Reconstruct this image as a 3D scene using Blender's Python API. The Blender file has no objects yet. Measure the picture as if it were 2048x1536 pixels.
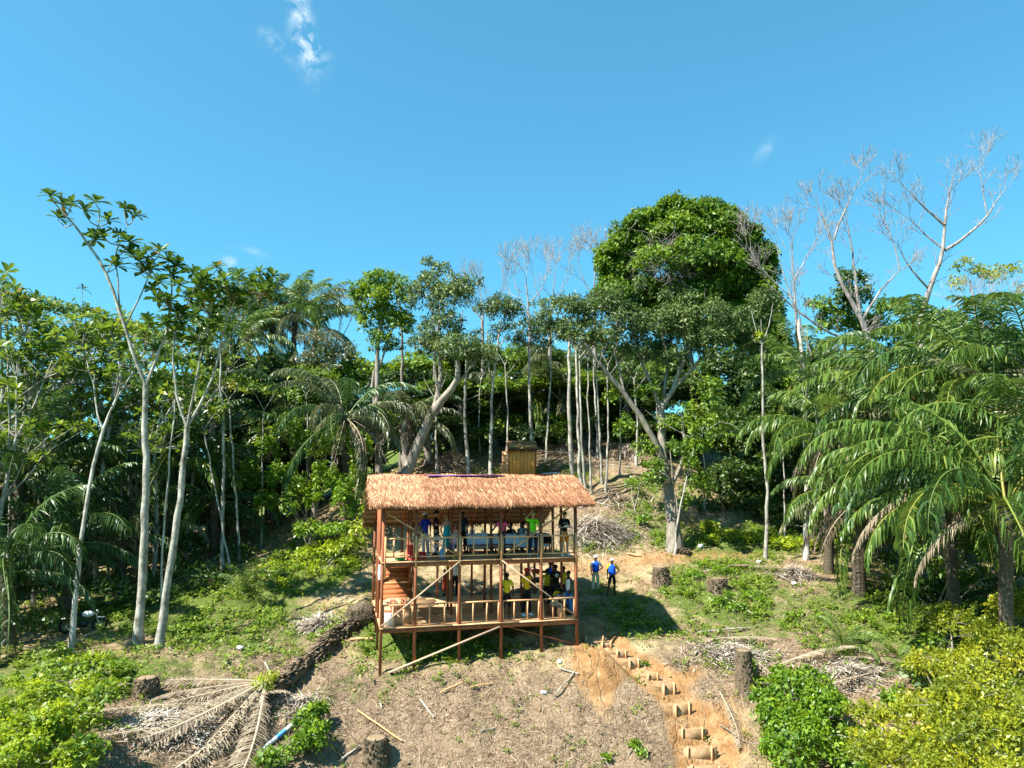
import bpy, math, random
import numpy as np
from mathutils import Vector, Matrix
R = math.radians
random.seed(7); rng = np.random.default_rng(7)
scn = bpy.context.scene
C = scn.collection
# ------------------------------------------------------------------ camera, light, exposure
FPX, PIT = 1420.0, R(7.5)
cam_d = bpy.data.cameras.new('camera'); cam = bpy.data.objects.new('camera', cam_d); C.objects.link(cam)
cam_d.sensor_width = 36; cam_d.lens = FPX / 2048 * 36; cam_d.clip_start = .1; cam_d.clip_end = 6000
cam.location = (0, 0, 0); cam.rotation_euler = (R(90) + PIT, 0, 0); scn.camera = cam
LIGHT = Vector((1.65, .95, -2.35)).normalized()          # the way the sunlight travels
SUN_EL = math.asin(-LIGHT.z); SUN_AZ = math.atan2(-LIGHT.x, -LIGHT.y)
w = bpy.data.worlds.new('World'); scn.world = w; w.use_nodes = True
wn, wl = w.node_tree.nodes, w.node_tree.links
sky = wn.new('ShaderNodeTexSky'); sky.sky_type = 'NISHITA'; sky.sun_disc = False
sky.sun_elevation = SUN_EL; sky.sun_rotation = SUN_AZ; sky.air_density = 1.0; sky.dust_density = .3; sky.ozone_density = 3.0
hs = wn.new('ShaderNodeHueSaturation'); hs.inputs['Hue'].default_value = .5; hs.inputs['Saturation'].default_value = 1.0
hs.inputs['Value'].default_value = 1.0
bg = wn['Background']; bg.inputs['Strength'].default_value = .100
gm = wn.new('ShaderNodeGamma'); gm.inputs['Gamma'].default_value = .70; wl.new(sky.outputs[0], gm.inputs['Color']); tn = wn.new('ShaderNodeVectorMath'); tn.operation = 'MULTIPLY'; tn.inputs[1].default_value = (.42, 1.11, 1.26); wl.new(gm.outputs[0], tn.inputs[0]); wl.new(tn.outputs[0], hs.inputs['Color'])
# thin cloud wisps: small patches of noise fixed to directions of the sky
def pdir(px, py):
    u, v = (px - 1024) / FPX, (768 - py) / FPX
    return Vector((u, math.cos(PIT) - v * math.sin(PIT), math.sin(PIT) + v * math.cos(PIT))).normalized()
tc = wn.new('ShaderNodeTexCoord')
nz = wn.new('ShaderNodeTexNoise'); nz.inputs['Scale'].default_value = 34; nz.inputs['Detail'].default_value = 7; nz.inputs['Roughness'].default_value = .62
nz.inputs['Distortion'].default_value = .6
wl.new(tc.outputs['Generated'], nz.inputs['Vector'])
def wmath(op, a, b=None, c=None):
    n = wn.new('ShaderNodeMath'); n.operation = op
    for i, q in enumerate((a, b, c)):
        if q is None: continue
        if isinstance(q, (int, float)): n.inputs[i].default_value = q
        else: wl.new(q, n.inputs[i])
    return n.outputs[0]
def patch(px, py, ax, ay, deg, amp):
    c = pdir(px, py); e1 = c.cross(Vector((0, 0, 1))).normalized(); e2 = e1.cross(c)
    a = R(deg); f1 = e1 * math.cos(a) + e2 * math.sin(a); f2 = e2 * math.cos(a) - e1 * math.sin(a)
    outs = []
    for f, s in ((f1, ax), (f2, ay), (c, 1)):
        d = wn.new('ShaderNodeVectorMath'); d.operation = 'DOT_PRODUCT'; wl.new(tc.outputs['Generated'], d.inputs[0]); d.inputs[1].default_value = f
        outs.append(wmath('DIVIDE', d.outputs['Value'], s / FPX if s != 1 else 1))
    r2 = wmath('ADD', wmath('MULTIPLY', outs[0], outs[0]), wmath('MULTIPLY', outs[1], outs[1]))
    m = wmath('EXPONENT', wmath('MULTIPLY', r2, -2.2))
    m = wmath('MULTIPLY', m, wmath('GREATER_THAN', outs[2], 0))
    return wmath('MULTIPLY', m, amp)
tot = 0.0
for a in ((602, 40, 24, 90, 14, 1.0), (622, 98, 34, 40, 10, 1.0), (552, 88, 46, 18, -28, .45), (1532, 300, 30, 14, 42, .42), (467, 524, 36, 18, -25, .55), (508, 504, 28, 10, -8, .35)):
    tot = wmath('ADD', tot, patch(*a))
cl = wmath('MULTIPLY', tot, wmath('MULTIPLY', wmath('SUBTRACT', nz.outputs['Fac'], .43), 5.0))
cl = wmath('MINIMUM', wmath('MAXIMUM', cl, 0.0), .7)
mixc = wn.new('ShaderNodeMix'); mixc.data_type = 'RGBA'
wl.new(cl, mixc.inputs['Factor']); wl.new(hs.outputs[0], mixc.inputs['A']); mixc.inputs['B'].default_value = (3.2, 3.9, 4.2, 1)
wl.new(mixc.outputs['Result'], bg.inputs['Color'])
sd = bpy.data.lights.new('sun', 'SUN'); sd.energy = 5.0; sd.angle = R(.5); sd.color = (1, .955, .87)
so = bpy.data.objects.new('sun', sd); C.objects.link(so); so.rotation_euler = LIGHT.to_track_quat('-Z', 'Y').to_euler(); so.location = (-20, -10, 40)
vs = scn.view_settings; vs.view_transform = 'Standard'; vs.look = 'None'; vs.exposure = 1.5; vs.gamma = 1; vs.use_curve_mapping = False

# ------------------------------------------------------------------ pixel <-> place
cp, sp = math.cos(PIT), math.sin(PIT)
def at(px, py, Y):
    u, v = (px - 1024) / FPX, (768 - py) / FPX; k = Y / (cp - v * sp)
    return Vector((u * k, Y, (sp + v * cp) * k))
def proj(x, y, z):
    d = y * cp + z * sp; d = np.where(d < .5, .5, d)
    return 1024 + FPX * x / d, 768 - FPX * (-y * sp + z * cp) / d

# ------------------------------------------------------------------ naming
W = {}
def tag(o, label=None, cat=None, group=None, kind=None):
    if label: o['label'] = label
    if cat: o['category'] = cat
    if group: o['group'] = group
    if kind: o['kind'] = kind
    return o
def thing(name, loc, label, cat, group=None, rz=0):
    o = bpy.data.objects.new(name, None); C.objects.link(o); o.location = loc; o.rotation_euler = (0, 0, rz); o.empty_display_size = .2
    W[o.name] = Vector(loc); return tag(o, label, cat, group)
def copy_tree(o, parent=None):
    c = o.copy(); C.objects.link(c)
    if parent is not None:
        c.parent = parent; c.matrix_parent_inverse = o.matrix_parent_inverse.copy()
    W[c.name] = W.get(o.name, Vector())
    for ch in KIDS.get(o.name, []): KIDS.setdefault(c.name, []).append(copy_tree(ch, c))
    return c
KIDS = {}
def link_mesh(name, me, parent=None, loc=(0, 0, 0), rot=(0, 0, 0), scale=(1, 1, 1)):
    o = bpy.data.objects.new(name, me); C.objects.link(o); o.location = loc; o.rotation_euler = rot; o.scale = scale
    W[o.name] = Vector(loc)
    if parent is not None: o.parent = parent; KIDS.setdefault(parent.name, []).append(o); W[o.name] = W[parent.name] + Vector(loc)
    return o

# ------------------------------------------------------------------ mesh builder
class MB:
    def __init__(s): s.v = []; s.n = 0; s.q = []; s.t = []; s.qr = []; s.tr = []
    def add(s, V, Q=None, T=None, r=None):
        V = np.asarray(V, dtype=np.float64).reshape(-1, 3)
        for F, L, LR in ((Q, s.q, s.qr), (T, s.t, s.tr)):
            if F is not None and len(F):
                F = np.asarray(F, dtype=np.int64); L.append(F + s.n)
                rr = r if r is not None else .5
                LR.append(np.full(len(F), rr) if np.isscalar(rr) else np.asarray(rr)[:len(F)])
        s.v.append(V); s.n += len(V)
    def box(s, c, size, M=None, r=None):
        h = np.array(size) / 2; V = np.array([[x, y, z] for x in (-1, 1) for y in (-1, 1) for z in (-1, 1)]) * h
        if M is not None: V = V @ np.array(M).T
        s.add(V + np.array(c), Q=[[0, 1, 3, 2], [4, 6, 7, 5], [0, 4, 5, 1], [2, 3, 7, 6], [0, 2, 6, 4], [1, 5, 7, 3]], r=r)
    def beam(s, a, b, w, h, up=(0, 0, 1), r=None):
        a, b = Vector(a), Vector(b); d = (b - a); L = d.length; d.normalize(); u = Vector(up)
        if abs(d.dot(u)) > .98: u = Vector((0, 1, 0))
        sx = d.cross(u).normalized(); uu = sx.cross(d)
        M = np.array([[d.x, sx.x, uu.x], [d.y, sx.y, uu.y], [d.z, sx.z, uu.z]])
        s.box((a + b) / 2, (L, w, h), M, r)
    def tube(s, P, rad, n=6, r=None, cap=True):
        P = np.asarray([tuple(p) for p in P], float); m = len(P); rad = np.broadcast_to(np.asarray(rad, float), (m,)) if np.ndim(rad) else np.full(m, rad)
        T = np.gradient(P, axis=0); T /= np.linalg.norm(T, axis=1)[:, None] + 1e-9
        ref = np.array([0, 0, 1.]) if abs(T[0][2]) < .9 else np.array([0, 1., 0])
        U = np.cross(T, ref); bad = np.linalg.norm(U, axis=1) < .05; U[bad] = np.cross(T[bad], [1., .2, 0]); U /= np.linalg.norm(U, axis=1)[:, None] + 1e-9
        for i in range(1, m):
            if np.dot(U[i], U[i - 1]) < 0: U[i] = -U[i]
        N = np.cross(T, U); a = np.arange(n) * 2 * np.pi / n
        V = P[:, None, :] + rad[:, None, None] * (np.cos(a)[None, :, None] * U[:, None, :] + np.sin(a)[None, :, None] * N[:, None, :])
        i = np.arange(m - 1)[:, None] * n; j = np.arange(n)[None, :]; k = (j + 1) % n
        Q = np.stack([i + j, i + k, i + n + k, i + n + j], -1).reshape(-1, 4); V = V.reshape(-1, 3)
        s.add(V, Q=Q, r=r)
        if cap:
            for e, base in ((0, 0), (m - 1, (m - 1) * n)):
                c = P[e]; T_ = [[0, 1 + q, 1 + (q + 1) % n] for q in range(n)]
                s.add(np.vstack([c, V[base:base + n]]), T=T_, r=r)
    def ell(s, c, rad, M=None, nu=10, nv=7, r=None):
        th = np.linspace(0, np.pi, nv + 1); V = [[0, 0, 1]]
        for t in th[1:-1]:
            for k in range(nu): a = 2 * np.pi * k / nu; V.append([math.sin(t) * math.cos(a), math.sin(t) * math.sin(a), math.cos(t)])
        V.append([0, 0, -1]); V = np.array(V) * np.array(rad)
        if M is not None: V = V @ np.array(M).T
        T = [[0, 1 + k, 1 + (k + 1) % nu] for k in range(nu)]; Q = []
        for i in range(nv - 2):
            for k in range(nu): a = 1 + i * nu; Q.append([a + k, a + nu + k, a + nu + (k + 1) % nu, a + (k + 1) % nu])
        a = 1 + (nv - 2) * nu; T += [[a + k, len(V) - 1, a + (k + 1) % nu] for k in range(nu)]
        s.add(V + np.array(c), Q=Q, T=T, r=r)
    def loft(s, rings, r=None, cap=True):                 # rings: (centre, rx, ry) stacked upward, elliptical, 12 sides
        n = 12; a = np.arange(n) * 2 * np.pi / n; V = []
        for c, rx, ry in rings: V.append(np.stack([c[0] + rx * np.cos(a), c[1] + ry * np.sin(a), np.full(n, c[2])], 1))
        m = len(rings); i = np.arange(m - 1)[:, None] * n; j = np.arange(n)[None, :]; k = (j + 1) % n
        Q = np.stack([i + j, i + k, i + n + k, i + n + j], -1).reshape(-1, 4); s.add(np.vstack(V), Q=Q, r=r)
        if cap:
            for e in (0, m - 1): s.add(np.vstack([[rings[e][0]], V[e]]), T=[[0, 1 + q, 1 + (q + 1) % n] for q in range(n)], r=r)
    def leaves(s, p, d, nrm, L, Wd, r, fold=.18):
        L = np.asarray(L)[:, None]; Wd = np.asarray(Wd)[:, None]
        sd = np.cross(d, nrm); sd /= np.linalg.norm(sd, axis=1)[:, None] + 1e-9; n2 = np.cross(sd, d)
        V = np.stack([p, p + d * L * .45 + sd * Wd * .5 + n2 * Wd * fold, p + d * L - n2 * L * .12, p + d * L * .45 - sd * Wd * .5 + n2 * Wd * fold], 1).reshape(-1, 3)
        m = len(p); Q = np.arange(m * 4).reshape(-1, 4); s.add(V, Q=Q, r=r)
    def strips(s, p, d, L, Wd, r, bend=None, up=None):    # narrow 2-piece blades
        L = np.asarray(L)[:, None]; Wd = np.asarray(Wd)[:, None]; m = len(p)
        u = np.tile([0, 0, 1.], (m, 1)) if up is None else up
        sd = np.cross(d, u); sd /= np.linalg.norm(sd, axis=1)[:, None] + 1e-9
        if bend is None: bend = np.zeros((m, 3))
        a = p; b = p + d * L * .55; c = b + (d * .45 + bend) * L
        V = np.stack([a - sd * Wd * .35, a + sd * Wd * .35, b + sd * Wd * .5, b - sd * Wd * .5, c], 1).reshape(-1, 3)
        k = np.arange(m)[:, None] * 5
        s.add(V, Q=k + np.array([[0, 1, 2, 3]]), r=r); 
        s.t.append(k + np.array([[3, 2, 4]]) + s.n - m * 5); s.tr.append(np.full(m, .5) if np.isscalar(r) else np.asarray(r))
    def mesh(s, name, mat, smooth=False, origin=(0, 0, 0)):
        V = np.vstack(s.v) - np.array(origin); me = bpy.data.meshes.new(name)
        Q = np.vstack(s.q) if s.q else np.zeros((0, 4), int); T = np.vstack(s.t) if s.t else np.zeros((0, 3), int)
        nl = Q.size + T.size; npoly = len(Q) + len(T)
        me.vertices.add(len(V)); me.vertices.foreach_set('co', V.astype(np.float32).ravel())
        me.loops.add(nl); me.loops.foreach_set('vertex_index', np.concatenate([Q.ravel(), T.ravel()]).astype(np.int32))
        me.polygons.add(npoly)
        me.polygons.foreach_set('loop_start', np.concatenate([np.arange(len(Q)) * 4, Q.size + np.arange(len(T)) * 3]).astype(np.int32))
        at_ = me.attributes.new('rnd', 'FLOAT', 'FACE')
        rr = np.concatenate([np.concatenate(x) if x else np.zeros(0) for x in (s.qr, s.tr)]); at_.data.foreach_set('value', rr.astype(np.float32))
        me.update(calc_edges=True); me.validate(verbose=False)
        if mat is not None: me.materials.append(mat)
        if smooth: me.polygons.foreach_set('use_smooth', np.ones(npoly, bool))
        return me
    def build(s, name, mat, parent=None, smooth=False, label=None, cat=None, group=None, kind=None):
        V = np.vstack(s.v); lo, hi = V.min(0), V.max(0); o_ = Vector(((lo[0] + hi[0]) / 2, (lo[1] + hi[1]) / 2, lo[2]))
        me = s.mesh(name, mat, smooth, o_)
        o = bpy.data.objects.new(name, me); C.objects.link(o); W[o.name] = o_
        if parent is not None: o.parent = parent; o.location = o_ - W[parent.name]; KIDS.setdefault(parent.name, []).append(o)
        else: o.location = o_
        return tag(o, label, cat, group, kind)

# ------------------------------------------------------------------ materials
def newmat(name):
    m = bpy.data.materials.new(name); m.use_nodes = True; return m, m.node_tree.nodes, m.node_tree.links, m.node_tree.nodes['Principled BSDF']
def ramp(n, stops):
    r = n.new('ShaderNodeValToRGB'); e = r.color_ramp.elements
    while len(e) < len(stops): e.new(.5)
    for k, (p, c) in enumerate(stops): e[k].position = p; e[k].color = (*c, 1)
    return r
def leafmat(name, dark, mid, light, rough=.45, trans=.35, yellow=None, spec=.5):
    m, n, l, b = newmat(name)
    a = n.new('ShaderNodeAttribute'); a.attribute_name = 'rnd'
    oi = n.new('ShaderNodeObjectInfo'); ad = n.new('ShaderNodeMath'); ad.operation = 'MULTIPLY_ADD'; l.new(oi.outputs['Random'], ad.inputs[0]); ad.inputs[1].default_value = .26; 
    sb = n.new('ShaderNodeMath'); sb.operation = 'SUBTRACT'; l.new(a.outputs['Fac'], sb.inputs[0]); sb.inputs[1].default_value = .13; l.new(sb.outputs[0], ad.inputs[2])
    st = [(0, dark), (.5, mid), (.93, light)] + ([(.97, yellow)] if yellow else [])
    r = ramp(n, st); l.new(ad.outputs[0], r.inputs[0]); l.new(r.outputs[0], b.inputs['Base Color'])
    b.inputs['Roughness'].default_value = rough; b.inputs['Specular IOR Level'].default_value = spec
    tr = n.new('ShaderNodeBsdfTranslucent'); mx = n.new('ShaderNodeMixShader'); mx.inputs[0].default_value = trans
    hs2 = n.new('ShaderNodeHueSaturation'); hs2.inputs['Hue'].default_value = .485; hs2.inputs['Value'].default_value = 1.5; l.new(r.outputs[0], hs2.inputs['Color']); l.new(hs2.outputs[0], tr.inputs['Color'])
    l.new(b.outputs[0], mx.inputs[1]); l.new(tr.outputs[0], mx.inputs[2]); l.new(mx.outputs[0], n['Material Output'].inputs['Surface'])
    return m
def woodmat(name, c1, c2, scale=(1, 1, 1), rough=.75, ns=6, bump=.3, rndc=.35):
    m, n, l, b = newmat(name)
    t = n.new('ShaderNodeTexCoord'); mp = n.new('ShaderNodeMapping'); mp.inputs['Scale'].default_value = scale
    oi = n.new('ShaderNodeObjectInfo'); av = n.new('ShaderNodeVectorMath'); av.operation = 'ADD'
    cb = n.new('ShaderNodeCombineXYZ'); ml = n.new('ShaderNodeMath'); ml.operation = 'MULTIPLY'; ml.inputs[1].default_value = 37; l.new(oi.outputs['Random'], ml.inputs[0]); l.new(ml.outputs[0], cb.inputs[0])
    l.new(t.outputs['Object'], mp.inputs[0]); l.new(mp.outputs[0], av.inputs[0]); l.new(cb.outputs[0], av.inputs[1])
    nt = n.new('ShaderNodeTexNoise'); nt.inputs['Scale'].default_value = ns; nt.inputs['Detail'].default_value = 6; nt.inputs['Roughness'].default_value = .65; l.new(av.outputs[0], nt.inputs['Vector'])
    r = ramp(n, [(.3, c1), (.7, c2)]); l.new(nt.outputs['Fac'], r.inputs[0])
    a = n.new('ShaderNodeAttribute'); a.attribute_name = 'rnd'
    s1 = n.new('ShaderNodeMath'); s1.operation = 'ADD'; l.new(a.outputs['Fac'], s1.inputs[0]); l.new(oi.outputs['Random'], s1.inputs[1])
    s2 = n.new('ShaderNodeMath'); s2.operation = 'MULTIPLY_ADD'; l.new(s1.outputs[0], s2.inputs[0]); s2.inputs[1].default_value = rndc; s2.inputs[2].default_value = 1 - rndc
    h = n.new('ShaderNodeHueSaturation'); l.new(r.outputs[0], h.inputs['Color']); l.new(s2.outputs[0], h.inputs['Value'])
    l.new(h.outputs[0], b.inputs['Base Color']); b.inputs['Roughness'].default_value = rough; b.inputs['Specular IOR Level'].default_value = .25
    bp = n.new('ShaderNodeBump'); bp.inputs['Strength'].default_value = bump; bp.inputs['Distance'].default_value = .02; l.new(nt.outputs['Fac'], bp.inputs['Height']); l.new(bp.outputs[0], b.inputs['Normal'])
    return m
def plain(name, c, rough=.7, var=.12, spec=.3, metal=0):
    m, n, l, b = newmat(name); nt = n.new('ShaderNodeTexNoise'); nt.inputs['Scale'].default_value = 9; nt.inputs['Detail'].default_value = 4
    t = n.new('ShaderNodeTexCoord'); l.new(t.outputs['Object'], nt.inputs['Vector'])
    r = ramp(n, [(.3, tuple(x * (1 - var) for x in c)), (.7, tuple(min(1, x * (1 + var)) for x in c))]); l.new(nt.outputs['Fac'], r.inputs[0]); l.new(r.outputs[0], b.inputs['Base Color'])
    b.inputs['Roughness'].default_value = rough; b.inputs['Specular IOR Level'].default_value = spec; b.inputs['Metallic'].default_value = metal
    return m
MAT = {}
L_ = leafmat
MAT['rosette'] = L_('rosette_leaf', (.026, .066, .008), (.058, .125, .013), (.12, .20, .02), rough=.5, trans=.30, yellow=(.24, .16, .03))
MAT['rosette_back'] = L_('rosette_leaf_pale', (.055, .110, .012), (.125, .205, .018), (.25, .31, .028), rough=.42, trans=.35, yellow=(.25, .20, .04))
MAT['olive'] = L_('olive_leaf', (.034, .064, .014), (.076, .120, .024), (.16, .21, .055), rough=.42, trans=.25)
MAT['greygreen'] = L_('greygreen_leaf', (.046, .084, .018), (.105, .160, .034), (.21, .26, .075), rough=.52, trans=.22)
MAT['vine'] = L_('vine_leaf', (.044, .105, .006), (.110, .205, .010), (.22, .31, .014), rough=.56, trans=.30)
MAT['jungle'] = L_('jungle_leaf', (.018, .046, .008), (.044, .092, .012), (.10, .16, .02), rough=.45, trans=.25)  # dark green; also carries shade painted into lower dome and left undergrowth
MAT['lime'] = L_('lime_leaf', (.12, .20, .008), (.25, .34, .012), (.40, .46, .018), rough=.45, trans=.40, yellow=(.34, .34, .03))
MAT['yellowbush'] = L_('yellow_shrub_leaf', (.12, .165, .012), (.26, .30, .018), (.46, .45, .025), rough=.42, trans=.40, yellow=(.46, .42, .03))
MAT['bush'] = L_('bright_bush_leaf', (.050, .125, .006), (.125, .235, .010), (.23, .34, .016), rough=.42, trans=.35)
MAT['weed'] = L_('weed_leaf', (.060, .125, .008), (.145, .235, .016), (.27, .34, .03), rough=.5, trans=.35)
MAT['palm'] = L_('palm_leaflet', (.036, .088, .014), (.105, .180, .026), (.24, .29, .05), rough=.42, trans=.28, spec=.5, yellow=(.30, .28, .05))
MAT['palm_dark'] = L_('palm_leaflet_dark', (.018, .052, .010), (.042, .100, .018), (.11, .17, .034), rough=.45, trans=.22, spec=.5)  # darker leaflets; on the palms in the left shade they carry painted shade
MAT['palm_pale'] = L_('palm_leaflet_pale', (.060, .075, .028), (.110, .130, .050), (.210, .210, .095), rough=.4, trans=.22, yellow=(.36, .30, .14))
MAT['palm_dry'] = L_('palm_leaflet_dry', (.16, .115, .07), (.28, .22, .145), (.44, .37, .26), rough=.7, trans=.12)
MAT['litter'] = L_('dry_litter', (.10, .066, .04), (.24, .17, .105), (.44, .355, .25), rough=.85, trans=.05, spec=.2)
MAT['straw_grey'] = L_('grey_straw', (.24, .19, .14), (.43, .37, .29), (.66, .60, .52), rough=.8, trans=.05, spec=.2)
MAT['thatch'] = L_('thatch_straw', (.12, .046, .020), (.33, .150, .068), (.60, .385, .22), rough=.65, trans=.05, spec=.3)
MAT['thatch_old'] = L_('thatch_straw_dark', (.11, .055, .028), (.22, .115, .055), (.42, .27, .14), rough=.7, trans=.05, spec=.2)
MAT['rachis'] = plain('palm_rachis', (.16, .20, .05), .5)
MAT['bark_white'] = woodmat('pale_bark', (.07, .065, .04), (.55, .52, .45), (1, 1, .7), ns=3.2, bump=.35, rndc=.2)
MAT['bark_bare'] = woodmat('bare_bark', (.12, .095, .085), (.42, .37, .335), (1, 1, .4), ns=4, bump=.3, rndc=.25)
MAT['bark_grey'] = woodmat('grey_bark', (.10, .085, .065), (.34, .30, .24), (1, 1, .35), ns=5, bump=.6, rndc=.2)
MAT['bark_palm'] = woodmat('palm_bark', (.04, .030, .020), (.14, .11, .075), (1, 1, 4), ns=4, bump=.8, rndc=.2)
MAT['stump'] = woodmat('stump_fibre', (.045, .032, .020), (.22, .165, .105), (3, 3, .7), ns=5, bump=.9, rndc=.3)
MAT['cut'] = woodmat('cut_wood', (.13, .095, .055), (.30, .22, .13), (1, 1, 1), ns=12, bump=.3)
MAT['post'] = woodmat('red_brown_post', (.20, .058, .025), (.38, .135, .062), (1, 1, .15), ns=14, bump=.2, rndc=.22)
MAT['pale_wood'] = woodmat('pale_sawn_timber', (.56, .27, .12), (.76, .44, .22), (1, 1, .2), ns=10, bump=.15, rndc=.15)
MAT['grey_wood'] = woodmat('weathered_batten', (.30, .20, .13), (.50, .36, .25), (.3, .3, .3), ns=14, bump=.2, rndc=.2)
MAT['deck'] = woodmat('deck_board', (.36, .20, .095), (.60, .38, .20), (.25, 1, 1), ns=12, bump=.15, rndc=.22)
MAT['wall_board'] = woodmat('red_wall_board', (.26, .075, .022), (.44, .15, .05), (.25, 1, 1), ns=10, bump=.2, rndc=.2)
MAT['shed_board'] = woodmat('orange_shed_board', (.60, .22, .05), (.80, .37, .10), (1, 1, .12), ns=11, bump=.2, rndc=.2)
MAT['step_board'] = woodmat('step_riser_board', (.20, .125, .06), (.38, .25, .135), (1, 1, 1), ns=5, bump=.2, rndc=.2)
MAT['skin_dark'] = plain('dark_skin', (.050, .026, .016), .5); MAT['skin_light'] = plain('light_skin', (.46, .26, .18), .5); MAT['skin_mid'] = plain('brown_skin', (.11, .055, .033), .5)
def cl_(n, c): MAT[n] = plain('cloth_' + n, c, .85, .10, .15)
for n_, c_ in dict(blue=(.012, .03, .30), royal=(.01, .09, .60), black=(.012, .012, .014), green=(.18, .75, .02), pink=(.75, .07, .22), rose=(.72, .42, .48), turquoise=(.02, .32, .42), yellow=(.62, .52, .02), gold=(.72, .46, .01), orange=(.62, .17, .02),
                   white=(.78, .78, .80), grey=(.36, .37, .40), jeans=(.018, .032, .065), bluejeans=(.05, .15, .38), khaki=(.52, .50, .30), red=(.55, .02, .03), beige=(.42, .34, .25), darkprint=(.05, .03, .035), straw=(.42, .33, .2), hair=(.008, .007, .006), blond=(.3, .2, .1), table=(.66, .76, .92), redprint=(.42, .06, .035)).items(): cl_(n_, c_)
MAT['plastic_green'] = plain('green_plastic', (.005, .30, .12), .3, .05, .5); MAT['plastic_red'] = plain('red_plastic', (.62, .03, .02), .35, .08, .5)
MAT['plastic_white'] = plain('white_plastic', (.75, .76, .78), .4, .05, .5); MAT['plastic_blue'] = plain('pale_blue_plastic', (.16, .33, .52), .2, .1, .6)
MAT['metal'] = plain('dark_metal', (.05, .05, .055), .35, .1, .5, .7); MAT['rubber'] = plain('rubber', (.012, .012, .012), .8); MAT['card'] = plain('cardboard', (.50, .32, .18), .85, .08)
MAT['chairwood'] = plain('chair_wood', (.33, .10, .045), .5, .2); MAT['glass'] = plain('dark_glass', (.02, .05, .03), .1, .1, .8); MAT['steel'] = plain('pot_steel', (.5, .5, .5), .3, .1, .5, .9)
MAT['purple'] = plain('purple_sheet', (.16, .08, .42), .5, .15); MAT['ridge'] = woodmat('ridge_board', (.24, .045, .025), (.42, .11, .06), (.2, 1, 1), ns=9)
MAT['clayblock'] = woodmat('step_earth', (.19, .11, .05), (.38, .25, .135), (1, 1, 1), ns=5, bump=.6)
MAT['pole'] = plain('white_pole', (.58, .60, .62), .5, .15); MAT['polebl'] = plain('blue_paint', (.08, .28, .55), .5)

# ------------------------------------------------------------------ terrain
def vnoise(x, y, seed=0):
    x = np.asarray(x, float); y = np.asarray(y, float); xi = np.floor(x); yi = np.floor(y); fx = x - xi; fy = y - yi; fx = fx * fx * (3 - 2 * fx); fy = fy * fy * (3 - 2 * fy)
    def h(a, b): q = np.sin(a * 127.1 + b * 311.7 + seed * 74.7) * 43758.5453; return q - np.floor(q)
    return (h(xi, yi) * (1 - fx) + h(xi + 1, yi) * fx) * (1 - fy) + (h(xi, yi + 1) * (1 - fx) + h(xi + 1, yi + 1) * fx) * fy
def fbm(x, y, o=4, seed=0):
    t = 0; a = .5
    for k in range(o): t = t + a * vnoise(np.asarray(x) * 2 ** k, np.asarray(y) * 2 ** k, seed + k); a *= .5
    return t
GP = [(0,1536,20.5),(200,1536,21.5),(400,1536,22.6),(750,1536,24.2),(1100,1536,24.4),(1400,1536,24.8),(1700,1536,23.6),(2048,1536,21.5),
 (0,1400,25),(250,1400,25.5),(500,1400,26),(700,1430,25.8),(1000,1420,26.4),(1200,1420,26.6),(1340,1400,26.8),(1500,1400,26.8),(1700,1420,26),(1900,1400,25.3),(2048,1380,24),
 (762,1355,27.6),(827,1332,27.9),(916,1323,28.3),(1000,1312,28.7),(1082,1298,29.0),(1152,1290,29.4),(620,1330,28.3),(480,1310,29.5),
 (320,1297,30.6),(280,1287,31.2),(143,1297,30.6),(0,1310,30),(1230,1290,29.6),(1330,1250,32),(1480,1270,31.5),(1620,1280,30.5),(1800,1290,29),(2048,1280,27.5),
 (640,1215,34.5),(500,1230,34.5),(740,1195,35.4),(300,1230,35),(100,1240,35),(560,1150,38.5),
 (900,1184,36.2),(1030,1180,36.4),(1190,1183,36),(1222,1190,35.4),(1320,1168,36),(1437,1183,34.8),(1530,1122,38.5),(1612,1122,39),(1715,1188,34),(1900,1200,32.5),(2048,1180,31),
 (1250,1120,39.5),(1350,1106,40),(1480,1104,40.5),(1020,1130,39.6),(860,1140,39.5),(1230,1085,41.4),(1180,1070,42),(1320,1040,43.5),(1480,1060,43),
 (1200,1000,45),(1330,980,46.5),(1040,951,49),(900,951,47),(1150,950,48.5),(1280,920,51),(1100,900,53),(900,905,52),(1250,885,55),(740,1040,44),(720,980,50),(560,1060,46),(1450,960,52)]
gp = [tuple(at(*g)) for g in GP] + [(-70,30,-7.6),(-55,45,-7),(-30,48,-6.2),(-20,60,-3.5),(-45,75,-4),(-80,70,-6),(0,66,4),(14,70,5),(30,70,2.5),(45,60,-1),(60,45,-6),(40,34,-7),(26,48,-5),(22,56,-2.2),(60,25,-9),(0,12,-17),(-25,10,-17),(25,10,-17),(0,0,-22),(-50,0,-20),(50,0,-20),(0,-30,-26),(-50,90,-4),(0,95,7),(50,95,3),(0,140,2),(-120,120,-8),(120,120,-8),(-120,20,-12),(120,20,-12)]
gp = np.array(gp)
def phi(r2): return np.sqrt(r2 + 1.2)
D2 = ((gp[:, None, :2] - gp[None, :, :2]) ** 2).sum(-1); gmean = gp[:, 2].mean()
gw = np.linalg.solve(phi(D2) + np.eye(len(gp)) * -.02, gp[:, 2] - gmean)
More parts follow.
